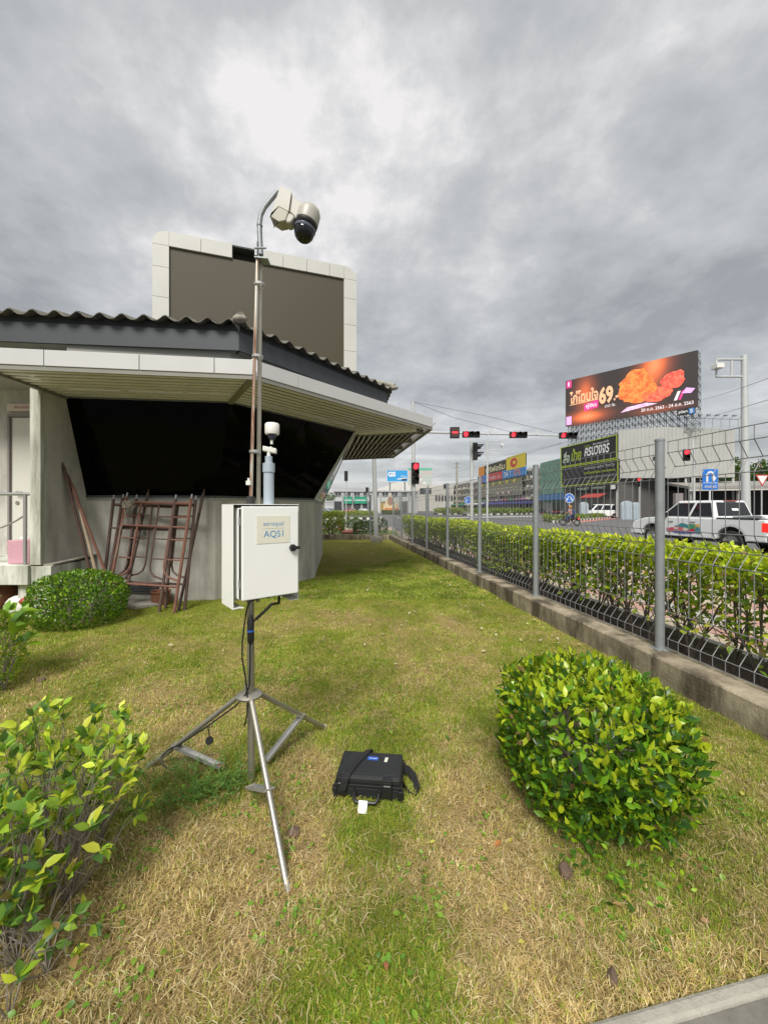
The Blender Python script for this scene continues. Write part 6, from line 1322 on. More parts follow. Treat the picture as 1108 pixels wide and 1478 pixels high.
PB = board('owner_plate', 'small plate reading planB under the right corner of the advertising screen', lerp(PL, PR, .87), lerp(PL, PR, .985), 15.0, 15.88, flat('sign_black', (0, 0, 0)), cat='sign plate'); btext(PB, 'plan', .35, .5, .5, .6, WH); bpoly(PB, [(.66, .05), (.97, .05), (.97, .95), (.66, .95)], BL, 'blue_panel'); btext(PB, 'B', .81, .5, .14, .6, WH)
tr = thing('screen_truss', 'dense galvanised lattice truss carrying the advertising screen', 'truss', (lerp(PL, PR, .5).x, lerp(PL, PR, .5).y+1, GZ)); ex = (PR-PL).normalized(); nn = V3(-ex.y, ex.x, 0); Lr = (PR-PL).length; nb_ = 22; mb = MB(); tw = .05
gm = flat('truss_grey', (.20, .215, .22))
for row in (1.2, 2.6):
    for k in range(nb_+1):
        p = PL+ex*(Lr*k/nb_)+nn*row; mb.tube([p+V3(0, 0, 12.6), p+V3(0, 0, 23.8)], tw, 4, cap=False)
        if k < nb_:
            q = PL+ex*(Lr*(k+1)/nb_)+nn*row
            for j in range(10):
                z0, z1 = 12.6+1.13*j, 12.6+1.13*(j+1); mb.tube([p+V3(0, 0, z0), q+V3(0, 0, z1)], tw*.7, 3, cap=False); mb.tube([q+V3(0, 0, z0), p+V3(0, 0, z1)], tw*.7, 3, cap=False); mb.tube([p+V3(0, 0, z0), q+V3(0, 0, z0)], tw*.8, 3, cap=False)
for k in range(nb_+1):
    p = PL+ex*(Lr*k/nb_)
    for z in np.arange(12.7, 24, 1.13): mb.tube([p+nn*.6+V3(0, 0, z), p+nn*2.6+V3(0, 0, z+.0)], tw*.7, 3, cap=False)
o = mb.build('lattice', gm, tr, True, fix=False); o['kind'] = 'stuff'
for k in (0, 5, 10, 15, 21):
    p = PL+ex*(Lr*k/22)+nn*1.9; mb = MB(); mb.tube([p+V3(0, 0, GZ), p+V3(0, 0, 12.6)], .2, 8); mb.build('column', M['polegrey'], tr, True)
# rail with floodlights on the right of the warehouse roof
rl = thing('roof_rail', 'thin light rail with small floodlights running right from the screen over the warehouse roof', 'railing', (49, 57, 13.6)); mb = MB(); ra, rb_ = V3(44.5, 56.5, 14.6), V3(51.5, 56.0, 14.3); mb.tube([ra, rb_], .05, 5); mb.build('rail', gm, rl, True)
for k in range(7):
    p = lerp(ra, rb_, k/6); mb = MB(); mb.tube([p, p+V3(0, -.7, .35)], .03, 4); mb.box(p.x-.22, p.x+.22, p.y-.95, p.y-.65, p.z+.25, p.z+.42); mb.build('floodlight', gm, rl, True); mb = MB(); mb.tube([p, p-V3(0, 0, 1.3)], .035, 4); mb.build('support', gm, rl, True)
# shed to the right
sh = thing('open_shed', 'long low open shed with a pale roof edge and dark interior behind the pickup', 'shed', (60, 52, GZ)); mb = MB(); mb.prism([(40.5, 51.0, 3.9), (86, 44, 4.3), (88, 58, 5.2), (43, 60, 5.2)], (0, 0, .35)); mb.build('roof', flat('shed_roof', (.26, .25, .23)), sh, True)
mb = MB(); mb.prism([(40.4, 50.9, 3.65), (86, 43.9, 4.05), (86, 43.9, 4.25), (40.4, 50.9, 3.85)], (0, .08, 0)); mb.build('roof_edge', flat('shed_edge', (.48, .46, .42)), sh, True); mb = MB(); mb.prism([(42, 58, GZ), (88, 51, GZ), (88, 51, 4.3), (42, 58, 3.95)], (0, .3, 0)); mb.build('back_wall', flat('shed_dark', (.03, .03, .03)), sh, True)
for k in range(9):
    p = lerp(V3(40.8, 51.2, 0), V3(85.5, 44.3, 0), k/8); mb = MB(); mb.box(p.x-.12, p.x+.12, p.y, p.y+.24, GZ, 3.9+.05*k); mb.build('column', flat('shed_roof', (0, 0, 0)), sh, True)
mb = MB(); mb.prism([(39.4, 52, GZ), (40.3, 51.85, GZ), (40.3, 51.85, 3.4), (39.4, 52, 3.4)], (0, .5, 0)); mb.build('end_wall', flat('mauve_trim', (0, 0, 0)), sh, True)
# round-topped water barriers
for k, (px, w_) in enumerate(((843, 12), (905, 17), (918, 11))):
    p = P(px, 728, 52); o = thing('round_top_panel', ['pale blue-grey round-topped panel left of the white van', 'wide pale blue-grey round-topped panel in front of the warehouse', 'narrow round-topped panel right beside the wide one'][k], 'panel', (p.x, p.y, GZ)); hw = w_*52/FPX/2; mb = MB()
    mb.prism([(-hw, 0, 0), (hw, 0, 0), (hw, 0, 2.0)]+[(hw*math.cos(a), 0, 2.0+hw*.7*math.sin(a)) for a in np.linspace(.3, 2.84, 7)]+[(-hw, 0, 2.0)], (0, .35, 0)); mb.build('panel_body', mat('pale_blue%d' % k, (.34, .40, .44), .6, var=.15, scale=2), o, bevel=.03)
    for q in range(3): mb = MB(); mb.box(-hw+.1+q*hw*.62, -hw+.1+q*hw*.62+.06, -.03, -.004, .1, 1.9); mb.build('rib', flat('rib_grey', (.26, .3, .33)), o)
# far left: low white hall with green signs, big white stepped building, boards
hl = shop_block('white_hall', 'long low white hall with green signs at the far left of the junction', V3(-15.5, 118, GZ), R(3), 26, 14, 7.0, 1, 9, flat('hall_white', (.50, .51, .50)), g0=4.4, balcony=False, shutters=(.55, .55, .55), trim=flat('hall_grey', (.33, .33, .34)))
for x, w_, s_ in ((3.2, 2.6, ''), (6.4, 3.8, ''), ):
    mb = MB(); mb.box(x, x+w_, -.5, -.3, 2.9, 5.0); q_ = mb.build('green_sign', flat('sign_green', (.02, .30, .18)), hl)
    mb = MB(); mb.box(x+.3, x+w_-.3, -.53, -.504, 3.8, 4.1); mb.build('sign_stripe', M['white'], q_)
bw1 = thing('stepped_building', 'large white modern building with a sloping roofline behind the GS billboard', 'building', (10, 190, GZ))
mb = MB(); mb.prism([(-22, 190, GZ), (16, 190, GZ), (16, 190, 14.5), (7, 190, 14.2), (-4, 190, 10.4), (-22, 190, 8.5)], (0, 25, 0)); mb.build('wall', flat('big_white', (.60, .59, .55)), bw1, True)
mb = MB(); mb.box(16.05, 34, 188, 212, GZ, 12.6); mb.build('annex_wall', flat('big_cream', (.50, .48, .43)), bw1, True); mb = MB(); mb.box(17.5, 23, 187.6, 187.95, 8.5, 11); mb.build('window', winm, bw1, True)
for k in range(7): mb = MB(); mb.box(-3+k*2.7, -2.9+k*2.7, 189.8, 189.97, 2, 9.5+k*.5); mb.build('panel_joint', flat('hall_grey', (0, 0, 0)), bw1, True)
for k in range(6): mb = MB(); mb.box(25+k*1.5, 25.9+k*1.5, 187.6, 187.95, 5, 7.5); mb.build('window', winm, bw1, True)
def xz(px, Y): return (px-HX)/FPX*Y
G1 = board('billboard', 'blue GS billboard standing above the white building, left of the mast-arm pole', V3(xz(558, 150), 150, 0), V3(xz(588.5, 150), 150, 0), 11.6, 16.2, flat('gs_blue', (.03, .30, .62)), WH)
btext(G1, 'GS', .24, .64, .36, .42, WH, bold=.05); bpoly(G1, [(.5, .18), (.95, .28), (.95, .36), (.5, .26)], WH, 'white_swoosh'); bpoly(G1, [(.68, .08), (.93, .08), (.93, .28), (.72, .24)], flat('gs_dark', (.02, .05, .12)), 'dark_picture'); btext(G1, 'battery', .78, .46, .26, .14, WH, bold=.01)
for x in (.15, .85): 
    p = bp(G1, x, 0); mb = MB(); mb.tube([p+V3(0, .3, 0), V3(p.x, p.y+.3, GZ)], .25, 6); mb.build('post', gm, G1[0], True)
G2 = board('billboard', 'pale billboard with a green header and rows of panels just right of the GS billboard', V3(xz(589, 160), 160, 0), V3(xz(623, 160), 160, 0), 10.8, 18.0, flat('board_grey', (.45, .46, .44)))
bpoly(G2, [(0, .86), (1, .86), (1, 1), (0, 1)], flat('header_green', (.12, .42, .28)), 'green_header')
for j in range(4):
    for k in range(5): bpoly(G2, [(.04+k*.19, .06+j*.2), (.20+k*.19, .06+j*.2), (.20+k*.19, .20+j*.2), (.04+k*.19, .20+j*.2)], random.choice([flat('tile_pink', (.52, .42, .38)), flat('tile_white', (.62, .62, .6)), flat('tile_grn', (.42, .5, .44))]), 'poster_tile')
for x in (.15, .85):
    p = bp(G2, x, 0); mb = MB(); mb.tube([p+V3(0, .3, 0), V3(p.x, p.y+.3, GZ)], .25, 6); mb.build('post', gm, G2[0], True)
# ornamental gilded arch standing by the road
oa = thing('ornamental_arch', 'gilded ornamental arch with an oval centre and flower base by the road', 'monument', (xz(563, 92), 92, GZ)); s_ = 92/FPX; GD = flat('gilt', (.52, .36, .12)); mb = MB()
mb.prism([(-10*s_, 0, 1), (10*s_, 0, 1), (9.5*s_, 0, 14*s_), (7*s_, 0, 19*s_), (5*s_, 0, 22*s_), (2*s_, 0, 24*s_), (0, 0, 32*s_), (-2*s_, 0, 24*s_), (-5*s_, 0, 22*s_), (-7*s_, 0, 19*s_), (-9.5*s_, 0, 14*s_)], (0, .5, 0)); mb.build('arch_frame', flat('gilt_pale', (.55, .46, .28)), oa)
mb = MB(); mb.lathe([(0, .0), (1, 0), (1, .1), (0, .1)], (0, -.02, 0), (0, -1, 0), 24); mb.v = [(x*3.6*s_, y, z*6*s_+20*s_) for x, y, z in mb.v]; mb.build('oval_panel', flat('oval_brown', (.28, .17, .13)), oa)
for x in (-11, -13.5, 11): mb = MB(); mb.tube([(x*s_, .2, 1), (x*s_, .2, 15*s_), (x*s_*.95, .2, 19*s_)], [.16, .14, .03], 6); mb.build('finial', GD, oa)
mb = MB(); mb.box(-8*s_, 12*s_, -.6, -.1, .5, 9*s_); mb.build('base', flat('red_base', (.45, .10, .05)), oa); mb = MB(); mb.box(-10*s_, 8*s_, -.75, -.61, 1.2, 4.5*s_); mb.build('flower_band', flat('marigold', (.65, .42, .03)), oa); mb = MB(); mb.box(-12*s_, 14*s_, -1.2, -.8, 0, 1.1); mb.build('hedge_base', flat('hedge_dark', (.04, .06, .025)), oa)
# trees behind
def tree(label, loc, h, r, n, size, pal, group=None, tr_r=.25, trunk_h=None, cz=.62):
    o = thing('tree', label, 'tree', loc, group=group); th_ = trunk_h or h*.4; loc = Vector(loc); mb = MB(); mb.tube([loc, loc+V3(.1, 0, th_*.6), loc+V3(0, .1, h*.75)], [tr_r, tr_r*.75, tr_r*.3], 7, cap=False)
    for k in range(7):
        a = random.random()*6.28; mb.tube([loc+V3(0, 0, th_*random.uniform(.7, 1.1)), loc+V3(r*.4*math.cos(a), r*.4*math.sin(a), h*.6), loc+V3(r*.75*math.cos(a), r*.75*math.sin(a), h*random.uniform(.55, .85))], [tr_r*.5, tr_r*.3, tr_r*.1], 5, cap=False)
    mb.build('trunk', M['bark'], o, True, smooth=True, fix=False)
    cl_ = [(random.gauss(0, .45), random.gauss(0, .45), random.uniform(-.5, .6), random.uniform(.28, .5)) for _ in range(16)]; P_, N_ = [], []
    for _ in range(n):
        c_ = random.choice(cl_); v = Vector((random.gauss(0, 1), random.gauss(0, 1), random.gauss(0, 1))).normalized(); q = c_[3]*random.uniform(.75, 1.05); p = (loc.x+(c_[0]+v.x*q)*r, loc.y+(c_[1]+v.y*q)*r, loc.z+h*cz+(c_[2]+v.z*q)*h*(1-cz)*.85); P_.append(p); N_.append((v.x, v.y, v.z+.4))
    P_ = np.array(P_); foliage(o, P_, np.array(N_), np.random.normal(0, 1, (n, 3)), size*np.random.uniform(.6, 1.3, n), colmix(n, *pal), M['leaf'], 1.4, 0)
    o2 = [c for c in o.children if c.name.startswith('foliage')][0]; o2.name = 'crown'; return o
DKG = ([(.035, .07, .02), (.05, .10, .025), (.08, .13, .03), (.02, .045, .015)], [3, 3, 1.5, 2])
for k, (px, Y, h_, r_, lab) in enumerate(((1052, 78, 10.0, 6, 'dark leafy tree right of the warehouse, lowest of the group'), (1078, 74, 13.6, 6, 'tall dark tree behind the grey bracket pole'), (1110, 72, 12.8, 6.5, 'dark tree cut off by the right edge of the photo'), (1145, 74, 12, 7, 'dark tree mostly outside the right edge'))):
    tree(lab, (xz(px, Y), Y, GZ), h_, r_, 4200, .75, DKG, 'dark trees right of the warehouse', .3, cz=.5)
tree('small green tree in the gap beside the building corner', (xz(452, 58), 58, GZ), 4.9, 1.9, 2500, .28, ([(.06, .12, .02), (.09, .17, .03), (.14, .22, .04)], [3, 2, 1]), None, .12)
# ================================================================== VEHICLES AND RIDER
def wheel(o, x, y, r, w_, rimm=None):
    mb = MB(); s_ = 1 if y > 0 else -1
    mb.lathe([(r*.62, -w_/2), (r*.93, -w_/2), (r, -w_*.3), (r, w_*.3), (r*.93, w_/2), (r*.62, w_/2)], (x, y, r), (0, 1, 0), 22); wv = mb.build('wheel', M['rubber'], o, smooth=True)
    mb = MB(); mb.lathe([(0, w_*.30*s_), (r*.15, w_*.32*s_), (r*.2, w_*.2*s_), (r*.55, w_*.28*s_), (r*.63, w_*.5*s_), (r*.63, -w_*.4*s_)], (x, y, r), (0, 1, 0), 20); mb.build('rim', rimm or M['alu'], wv, smooth=True); return wv
def body_prism(prof, y0, y1, arches, r): return None
def side_profile(pts, arches, r, zb):
    """pts: upper outline from rear to front; arches: x centres; returns closed polygon"""
    out = list(pts)
    xs = sorted(arches, reverse=True); 
    out.append((pts[-1][0], zb))
    for xc in xs:
        for k in range(9):
            a = math.pi*k/8; out.append((xc+r*math.cos(a), max(zb, .0)+r*math.sin(a)*1.0))
    out.append((pts[0][0], zb)); return out
def vehicle(name, label, cat, loc, rz, prof, arches, wr, zb, W_, paint, cabin, windows, group=None, bevel=.03, lights=True):
    o = thing(name, label, cat, loc, rz, group)
    poly = side_profile(prof, arches, wr*1.22, zb); mb = MB(); mb.prism([(x, -W_/2, z) for x, z in poly], (0, W_, 0)); mb.build('body', paint, o, bevel=bevel)
    mb = MB(); mb.box(min(p[0] for p in prof)+.12, max(p[0] for p in prof)-.15, -W_/2+.16, W_/2-.16, zb-.06, zb+.02); mb.build('underbody', M['rubber'], o)
    mb = MB()
    for xc in arches: mb.box(xc-wr*1.2, xc+wr*1.2, -W_/2+.05, W_/2-.05, zb+.02, zb+wr*1.15)
    # cabin: tapered
    (bl_, tl_) = cabin; mb2 = MB(); wb_, wt_ = W_/2-.03, W_/2-.20
    b = [(x, -wb_, z) for x, z in bl_]; t_ = [(x, -wt_, z) for x, z in tl_]; b2 = [(x, wb_, z) for x, z in bl_]; t2 = [(x, wt_, z) for x, z in tl_]
    # bl_: rear-bottom, front-bottom ; tl_: rear-top, front-top
    vs = [b[0], b[1], t_[1], t_[0], b2[0], b2[1], t2[1], t2[0]]; mb2.add(vs, [(0, 1, 2, 3), (5, 4, 7, 6), (1, 5, 6, 2), (4, 0, 3, 7), (3, 2, 6, 7), (0, 4, 5, 1)]); cb_ = mb2.build('cabin', paint, o, bevel=bevel*1.3)
    def sidept(f, g, s_):   # f along 0..1, g up 0..1
        bp_ = lerp(Vector((bl_[0][0], s_*wb_, bl_[0][1])), Vector((bl_[1][0], s_*wb_, bl_[1][1])), f); tp_ = lerp(Vector((tl_[0][0], s_*wt_, tl_[0][1])), Vector((tl_[1][0], s_*wt_, tl_[1][1])), f); return lerp(bp_, tp_, g)
    for s_ in (-1, 1):
        for f0, f1 in windows:
            q = [sidept(f0, .10, s_), sidept(f1, .10, s_), sidept(f1-.02 if f1 < .97 else f1-.04, .86, s_), sidept(f0+.01, .86, s_)]; mb = MB(); mb.prism([p+V3(0, s_*.012, .004) for p in q], (0, -s_*.012+s_*.006, 0)); mb.build('side_window', M['carglass'], cb_)
    for e, nm in ((1, 'windscreen'), (0, 'rear_window')):
        bx_, tx_ = bl_[e], tl_[e]; sg_ = 1 if e else -1; q = [Vector((bx_[0], -wb_*.86, bx_[1])), Vector((bx_[0], wb_*.86, bx_[1])), Vector((tx_[0], wt_*.86, tx_[1])), Vector((tx_[0], -wt_*.86, tx_[1]))]
        c0, c1_ = lerp(q[0], q[3], .14), lerp(q[1], q[2], .14); c2_, c3_ = lerp(q[1], q[2], .88), lerp(q[0], q[3], .88); mb = MB(); mb.prism([p+V3(sg_*.014, 0, .01) for p in (c0, c1_, c2_, c3_)], (-sg_*.006, 0, 0)); mb.build(nm, M['carglass'], cb_)
    for xc in arches:
        for s_ in (-1, 1): wheel(o, xc, s_*(W_/2-.12), wr, .22)
    xr, xf = prof[0][0], prof[-1][0]; zr = prof[0][1]
    if lights:
        for s_ in (-1, 1):
            mb = MB(); mb.box(xr-.012, xr+.06, s_*(W_/2-.11)-.10, s_*(W_/2-.11)+.115 if s_ > 0 else s_*(W_/2-.11)+.10, .72*zr-.12, .72*zr+.2); mb.build('tail_light', M['redlens'], o)
            mb = MB(); mb.box(xf-.07, xf+.012, s_*(W_/2-.2)-.16, s_*(W_/2-.2)+.16, .62, .78); mb.build('headlight', M['chrome'], o)
    return o
# white pickup heading away along the road
u_ = math.atan2(.98, -.2)
pk = vehicle('pickup_truck', 'white double-cab pickup truck with colourful cartoon decal on its door, stopped on the road', 'pickup truck', (12.75, 15.3, GZ), u_,
    [(-2.72, .62), (-2.74, 1.08), (-2.68, 1.20), (-.62, 1.22), (1.15, 1.24), (1.9, 1.17), (2.42, 1.02), (2.56, .82), (2.58, .52)], (-1.62, 1.5), .40, .46, 1.88, M['wpaint'], (((-1.12, 1.2), (1.22, 1.2)), ((-.90, 1.88), (.42, 1.88))), ((.05, .42), (.46, .95)), lights=False, bevel=.04)
for s_ in (1, -1):
    mb = MB(); mb.box(-2.75, -2.58, s_*.86-.09 if s_ > 0 else s_*.86-.085, s_*.86+.085 if s_ > 0 else s_*.86+.09, .80, 1.10); mb.build('tail_light', M['taillight'], pk, bevel=.01)
    mb = MB(); mb.box(2.40, 2.60, s_*.72-.18, s_*.72+.18, .78, .96); mb.build('headlight', M['chrome'], pk, bevel=.02)
    mb = MB(); mb.box(.78, .96, s_*1.02-.10, s_*1.02+.10, 1.20, 1.42); mb.build('mirror', M['black'], pk, bevel=.03)
    for x in (-1.02, .1, 1.10): mb = MB(); mb.box(x, x+.012, s_*.941-.003, s_*.941+.003, .55, 1.19); mb.build('door_gap', M['rubber'], pk)
    for x in (-.4, .5): mb = MB(); mb.box(x, x+.2, s_*.955-.015, s_*.955+.015, 1.04, 1.08); mb.build('door_handle', M['chrome'], pk, bevel=.006)
    for xc in (-1.62, 1.5):
        mb = MB(); pts = [(xc+.49*math.cos(a), s_*.945, .46+.49*math.sin(a)) for a in np.linspace(0, math.pi, 11)]; pt2 = [(xc+.56*math.cos(a), s_*.955, .46+.57*math.sin(a)) for a in np.linspace(0, math.pi, 11)]
        mb.add(pts+pt2, [(i, i+1, i+12, i+11) for i in range(10)]); mb.build('arch_trim', M['wpaint'], pk, fix=False)
    mb = MB(); mb.box(-2.5, -1.16, s_*.9-.05, s_*.9+.05, 1.203, 1.25); mb.build('bed_rail', M['black'], pk, bevel=.01)
for xc in (-1.62, 1.5): mb = MB(); mb.box(xc-.47, xc+.47, -.72, .72, .47, .9); mb.build('wheel_well', M['rubber'], pk)
mb = MB(); mb.prism([(-2.62, -.84, 1.215), (-1.6, -.84, 1.215), (-1.6, -.80, 1.30), (-2.5, -.76, 1.36), (-2.64, -.8, 1.28)], (0, 1.64, 0)); mb.build('bed_cover', M['wpaint'], pk, bevel=.03)
mb = MB(); mb.box(-.98, -.90, -.28, .28, 1.85, 1.89); mb.build('brake_light', flat('brake_red', (.25, .05, .05)), pk)
mb = MB(); mb.box(-2.80, -2.62, -.92, .92, .50, .66); mb.build('rear_bumper', M['chrome'], pk, bevel=.02); mb = MB(); mb.box(2.5, 2.66, -.9, .9, .42, .68); mb.build('front_bumper', M['wpaint'], pk, bevel=.04)
mb = MB(); mb.box(-2.0, 1.0, .80, .97, .36, .42); mb.build('side_step', M['black'], pk, bevel=.01)
mb = MB(); mb.prism([(-1.04, -.25, 1.50), (-1.04, .05, 1.50), (-1.015, .05, 1.58), (-1.015, -.25, 1.58)], (-.004, 0, 0)); mb.build('window_sticker', M['white'], pk)
dc_ = [((.50, .02, .05), -.25, .66, .30, .10), ((.04, .22, .24), .05, .80, .36, .12), ((.55, .10, .12), .25, .68, .32, .11), ((.05, .25, .12), -.30, .82, .20, .10), ((.60, .35, .06), -.48, .80, .10, .12), ((.50, .06, .10), .60, .66, .22, .09), ((.10, .10, .30), .1, .58, .5, .05), ((.6, .5, .45), .0, .70, .12, .06), ((.55, .45, .4), .38, .72, .10, .05), ((.06, .2, .25), -.5, .68, .12, .14)]
for k, (c_, x, z, rx_, rz_) in enumerate(dc_):
    for s_ in (1,):
        pts = [(x+rx_*math.cos(a)*(1+.18*math.sin(5*a+k)), .943+.0012*k, z+.06+rz_*math.sin(a)*(1+.2*math.cos(4*a+k))) for a in np.linspace(0, 5.98, 20)]; mb = MB(); mb.prism(pts, (0, .001, 0)); mb.build('decal', flat('decal%d' % k, c_), pk)
def sedan(label, loc, rz, paint, group=None, s_=1.0, van=False):
    if van: o = vehicle('minibus', label, 'minibus', loc, rz, [(-2.45, .45), (-2.5, 1.15), (-.9, 1.18), (1.7, 1.18), (2.35, .95), (2.45, .45)], (-1.5, 1.6), .34, .36, 1.85, paint, (((-2.42, 1.15), (1.9, 1.15)), ((-2.3, 2.15), (1.0, 2.15))), ((.04, .34), (.37, .66), (.69, .95)), group)
    else: o = vehicle('parked_car' if group else 'car', label, 'car', loc, rz, [(-2.2, .42), (-2.22, .85), (-2.0, .95), (-1.3, .98), (.9, .96), (1.9, .80), (2.15, .62), (2.2, .40)], (-1.35, 1.35), .31, .32, 1.75, paint, (((-1.75, .94), (1.15, .94)), ((-1.05, 1.42), (.35, 1.42))), ((.10, .50), (.53, .92)), group)
    return o
CP = {'red': mat('car_red', (.42, .04, .05), .25, var=.03, coat=.5), 'dark': mat('car_dark', (.04, .045, .05), .25, var=.03, coat=.5), 'silver': mat('car_silver', (.50, .51, .52), .25, metal=.4, var=.03), 'blue': mat('car_blue', (.10, .22, .32), .25, var=.03), 'white': M['wpaint']}
sedan('red car on the far road left of the dark car', (xz(505, 96), 96, GZ), R(175), CP['red']); sedan('dark car following right behind the red car', (xz(522, 94), 94, GZ), R(175), CP['dark'])
sedan('blue-grey car glimpsed in the gap beside the building corner', (xz(466, 84), 84, GZ), R(178), CP['blue'])
for k, (px, Y, c_, lab) in enumerate(((700, 132, 'silver', 'silver car parked at the left end of the line under the awnings'), (722, 118, 'white', 'white car parked under the dark blue awning'), (731, 112, 'white', 'white car partly overlapping the one left of it by the awning'), (750, 108, 'silver', 'silver car parked right of the round pale sign'), (763, 102, 'white', 'white car nearest the netted building'), (776, 98, 'dark', 'dark green-black car parked left of the motorcycles'), (657, 150, 'white', 'white car far off left of the grey signal pole'), (690, 128, 'white', 'white car parked left end behind the signal pole'))):
    sedan(lab, (xz(px, Y), Y, GZ), R(95+k*3), CP[c_], 'cars parked along the shops')
sedan('white minibus standing in front of the dark sign shop', (xz(868, 60), 60, GZ), R(172), M['wpaint'], van=True)
def motorcycle(label, loc, rz, paint, group=None, lit=False):
    o = thing('motorcycle', label, 'motorcycle', loc, rz, group)
    for x in (-.62, .62):
        mb = MB(); mb.lathe([(.20, -.04), (.27, -.05), (.30, 0), (.27, .05), (.20, .04)], (x, 0, .30), (0, 1, 0), 18); wv = mb.build('wheel', M['rubber'], o, smooth=True); mb = MB(); mb.lathe([(0, -.03), (.2, -.02), (.2, .02), (0, .03)], (x, 0, .30), (0, 1, 0), 12); mb.build('rim', M['alu'], wv)
    mb = MB(); mb.prism([(-.75, -.12, .62), (-.2, -.14, .50), (.15, -.13, .38), (.4, -.1, .45), (.52, -.08, .85), (.42, -.08, .95), (.25, -.1, .55), (-.1, -.12, .68), (-.7, -.1, .78)], (0, .25, 0)); mb.build('fairing', paint, o, bevel=.03)
    mb = MB(); mb.box(-.68, .08, -.13, .13, .72, .82); mb.build('seat', M['black'], o, bevel=.04); mb = MB(); mb.tube([(.40, -.33, .98), (.44, -.1, 1.0), (.44, .1, 1.0), (.40, .33, .98)], .016, 8); mb.build('handlebar', M['black'], o, smooth=True)
    mb = MB(); mb.tube([(.62, .07, .3), (.45, .06, .9)], .025, 6); mb.tube([(.62, -.07, .3), (.45, -.06, .9)], .025, 6); mb.build('fork', M['galv'], o); mb = MB(); mb.box(-.80, -.72, -.10, .10, .62, .74); mb.build('tail_light', M['taillight'] if lit else M['redlens'], o, bevel=.01)
    mb = MB(); mb.tube([(-.1, -.15, .28), (-.7, -.17, .38)], [.04, .055], 8); mb.build('exhaust', M['galv'], o)
    for s_ in (-1, 1): mb = MB(); mb.tube([(.40, s_*.25, 1.0), (.36, s_*.30, 1.15)], .007, 5); mb.ball((.36, s_*.31, 1.18), .06, 10, (.3, 1, .8)); mb.build('mirror', M['black'], o)
    return o
def skin(name, verts, edges, radii, m_, parent, root=0, levels=1):
    me = bpy.data.meshes.new(name); me.from_pydata(verts, edges, []); o = bpy.data.objects.new(name, me); COL.objects.link(o); o.parent = parent; W[o.name] = wm(parent)
    sk = o.modifiers.new('skin', 'SKIN'); 
    if not me.skin_vertices: bm = bmesh.new(); bm.from_mesh(me); bm.verts.layers.skin.verify(); bm.to_mesh(me); bm.free()
    for i, r_ in enumerate(radii):
        sv = me.skin_vertices[0].data[i]; sv.radius = (r_, r_) if not isinstance(r_, tuple) else r_; sv.use_root = (i == root)
    sb2 = o.modifiers.new('sub', 'SUBSURF'); sb2.levels = levels; sb2.render_levels = levels; me.materials.append(m_); sk.use_smooth_shade = True; return o
mloc = (xz(822, 34), 34, GZ); mrz = R(128)
motorcycle('dark motorcycle with a lit red tail light carrying the rider, seen from behind', mloc, mrz, flat('bike_dark', (.05, .03, .03)), None, True)
pr = thing('person', 'rider in a pink shirt and jeans sitting on the dark motorcycle', 'person', mloc, mrz)
J = [(-.18, 0, .88), (-.15, 0, 1.10), (-.10, 0, 1.34), (-.06, 0, 1.44), (-.03, 0, 1.56), (-.02, 0, 1.66), (-.10, .19, 1.36), (.12, .27, 1.16), (.36, .28, 1.03), (-.10, -.19, 1.36), (.12, -.27, 1.16), (.36, -.28, 1.03), (-.16, .10, .86), (.22, .18, .80), (.10, .18, .42), (.22, .18, .36), (-.16, -.10, .86), (.22, -.18, .80), (.10, -.18, .42), (.22, -.18, .36)]
Ed = [(0, 1), (1, 2), (2, 3), (3, 4), (4, 5), (2, 6), (6, 7), (7, 8), (2, 9), (9, 10), (10, 11), (0, 12), (12, 13), (13, 14), (14, 15), (0, 16), (16, 17), (17, 18), (18, 19)]
Rd = [.14, .13, .14, .06, .085, .08, .06, .045, .035, .06, .045, .035, .10, .075, .05, .04, .10, .075, .05, .04]
skin('body', J, Ed, Rd, mat('skin_tone', (.36, .20, .13), .6, var=.05), pr)
skin('shirt', [J[0], J[1], J[2], J[6], lerp(Vector(J[6]), Vector(J[7]), .7), J[9], lerp(Vector(J[9]), Vector(J[10]), .7)], [(0, 1), (1, 2), (2, 3), (3, 4), (2, 5), (5, 6)], [.165, .16, .165, .085, .075, .085, .075], mat('pink_shirt', (.55, .20, .24), .8), pr)
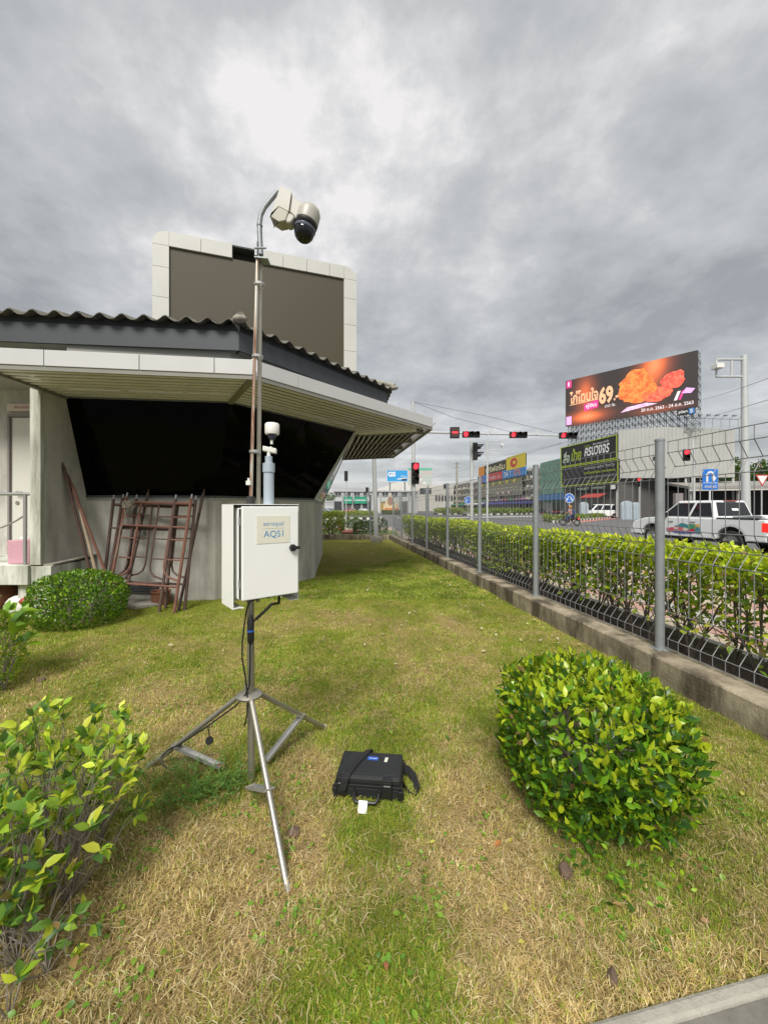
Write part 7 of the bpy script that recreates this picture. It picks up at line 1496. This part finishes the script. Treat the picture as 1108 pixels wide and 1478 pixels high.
skin('jeans', [J[0], J[12], J[13], J[14], J[16], J[17], J[18]], [(0, 1), (1, 2), (2, 3), (0, 4), (4, 5), (5, 6)], [.16, .12, .09, .065, .12, .09, .065], mat('denim', (.05, .08, .16), .9), pr)
for s_ in (1, -1): mb = MB(); mb.box(.06, .32, s_*.18-.045, s_*.18+.045, .31, .39); mb.build('shoe', M['black'], pr, bevel=.02)
hm = thing('helmet', 'orange helmet worn by the motorcycle rider', 'helmet', mloc, mrz); mb = MB(); mb.ball((-.03, 0, 1.68), .135, 16, (1.1, 1, 1)); mb.build('shell', mat('helmet_orange', (.55, .22, .03), .3), hm, smooth=True); mb = MB(); mb.prism([(.06, -.10, 1.60), (.125, -.08, 1.62), (.13, -.07, 1.70), (.08, -.09, 1.74)], (0, .18, 0)); mb.build('visor', M['black'], hm)
bk = thing('backpack', 'dark blue backpack on the back of the motorcycle rider', 'backpack', mloc, mrz); mb = MB(); mb.prism([(-.30, -.17, .98), (-.25, -.17, 1.42), (-.30, -.16, 1.46), (-.42, -.15, 1.40), (-.46, -.16, 1.04), (-.40, -.17, .96)], (0, .34, 0)); mb.build('pack_body', mat('pack_blue', (.03, .06, .15), .8), bk, bevel=.04); mb = MB(); mb.prism([(-.45, -.12, 1.04), (-.43, -.12, 1.2), (-.50, -.11, 1.2), (-.51, -.12, 1.05)], (0, .24, 0)); mb.build('pocket', mat('pack_blue2', (.04, .09, .2), .8), bk, bevel=.02)
mlabs = ['red motorcycle parked in the cluster right of the parked cars', 'black motorcycle in the middle of the parked cluster', 'white-sided motorcycle at the right of the parked cluster', 'dark red motorcycle at the back of the parked cluster', 'grey motorcycle at the left of the parked cluster', 'small motorcycle closest to the shop in the cluster']
for k, (px, Y, c_) in enumerate(((803, 84, (.35, .04, .04)), (796, 86, (.04, .04, .04)), (811, 82, (.6, .6, .58)), (807, 90, (.2, .03, .04)), (790, 88, (.2, .2, .2)), (799, 92, (.4, .1, .1)))): motorcycle(mlabs[k], (xz(px, Y), Y, GZ), R(60+k*9), flat('bikep%d' % k, c_), 'motorcycles parked by the netted building')
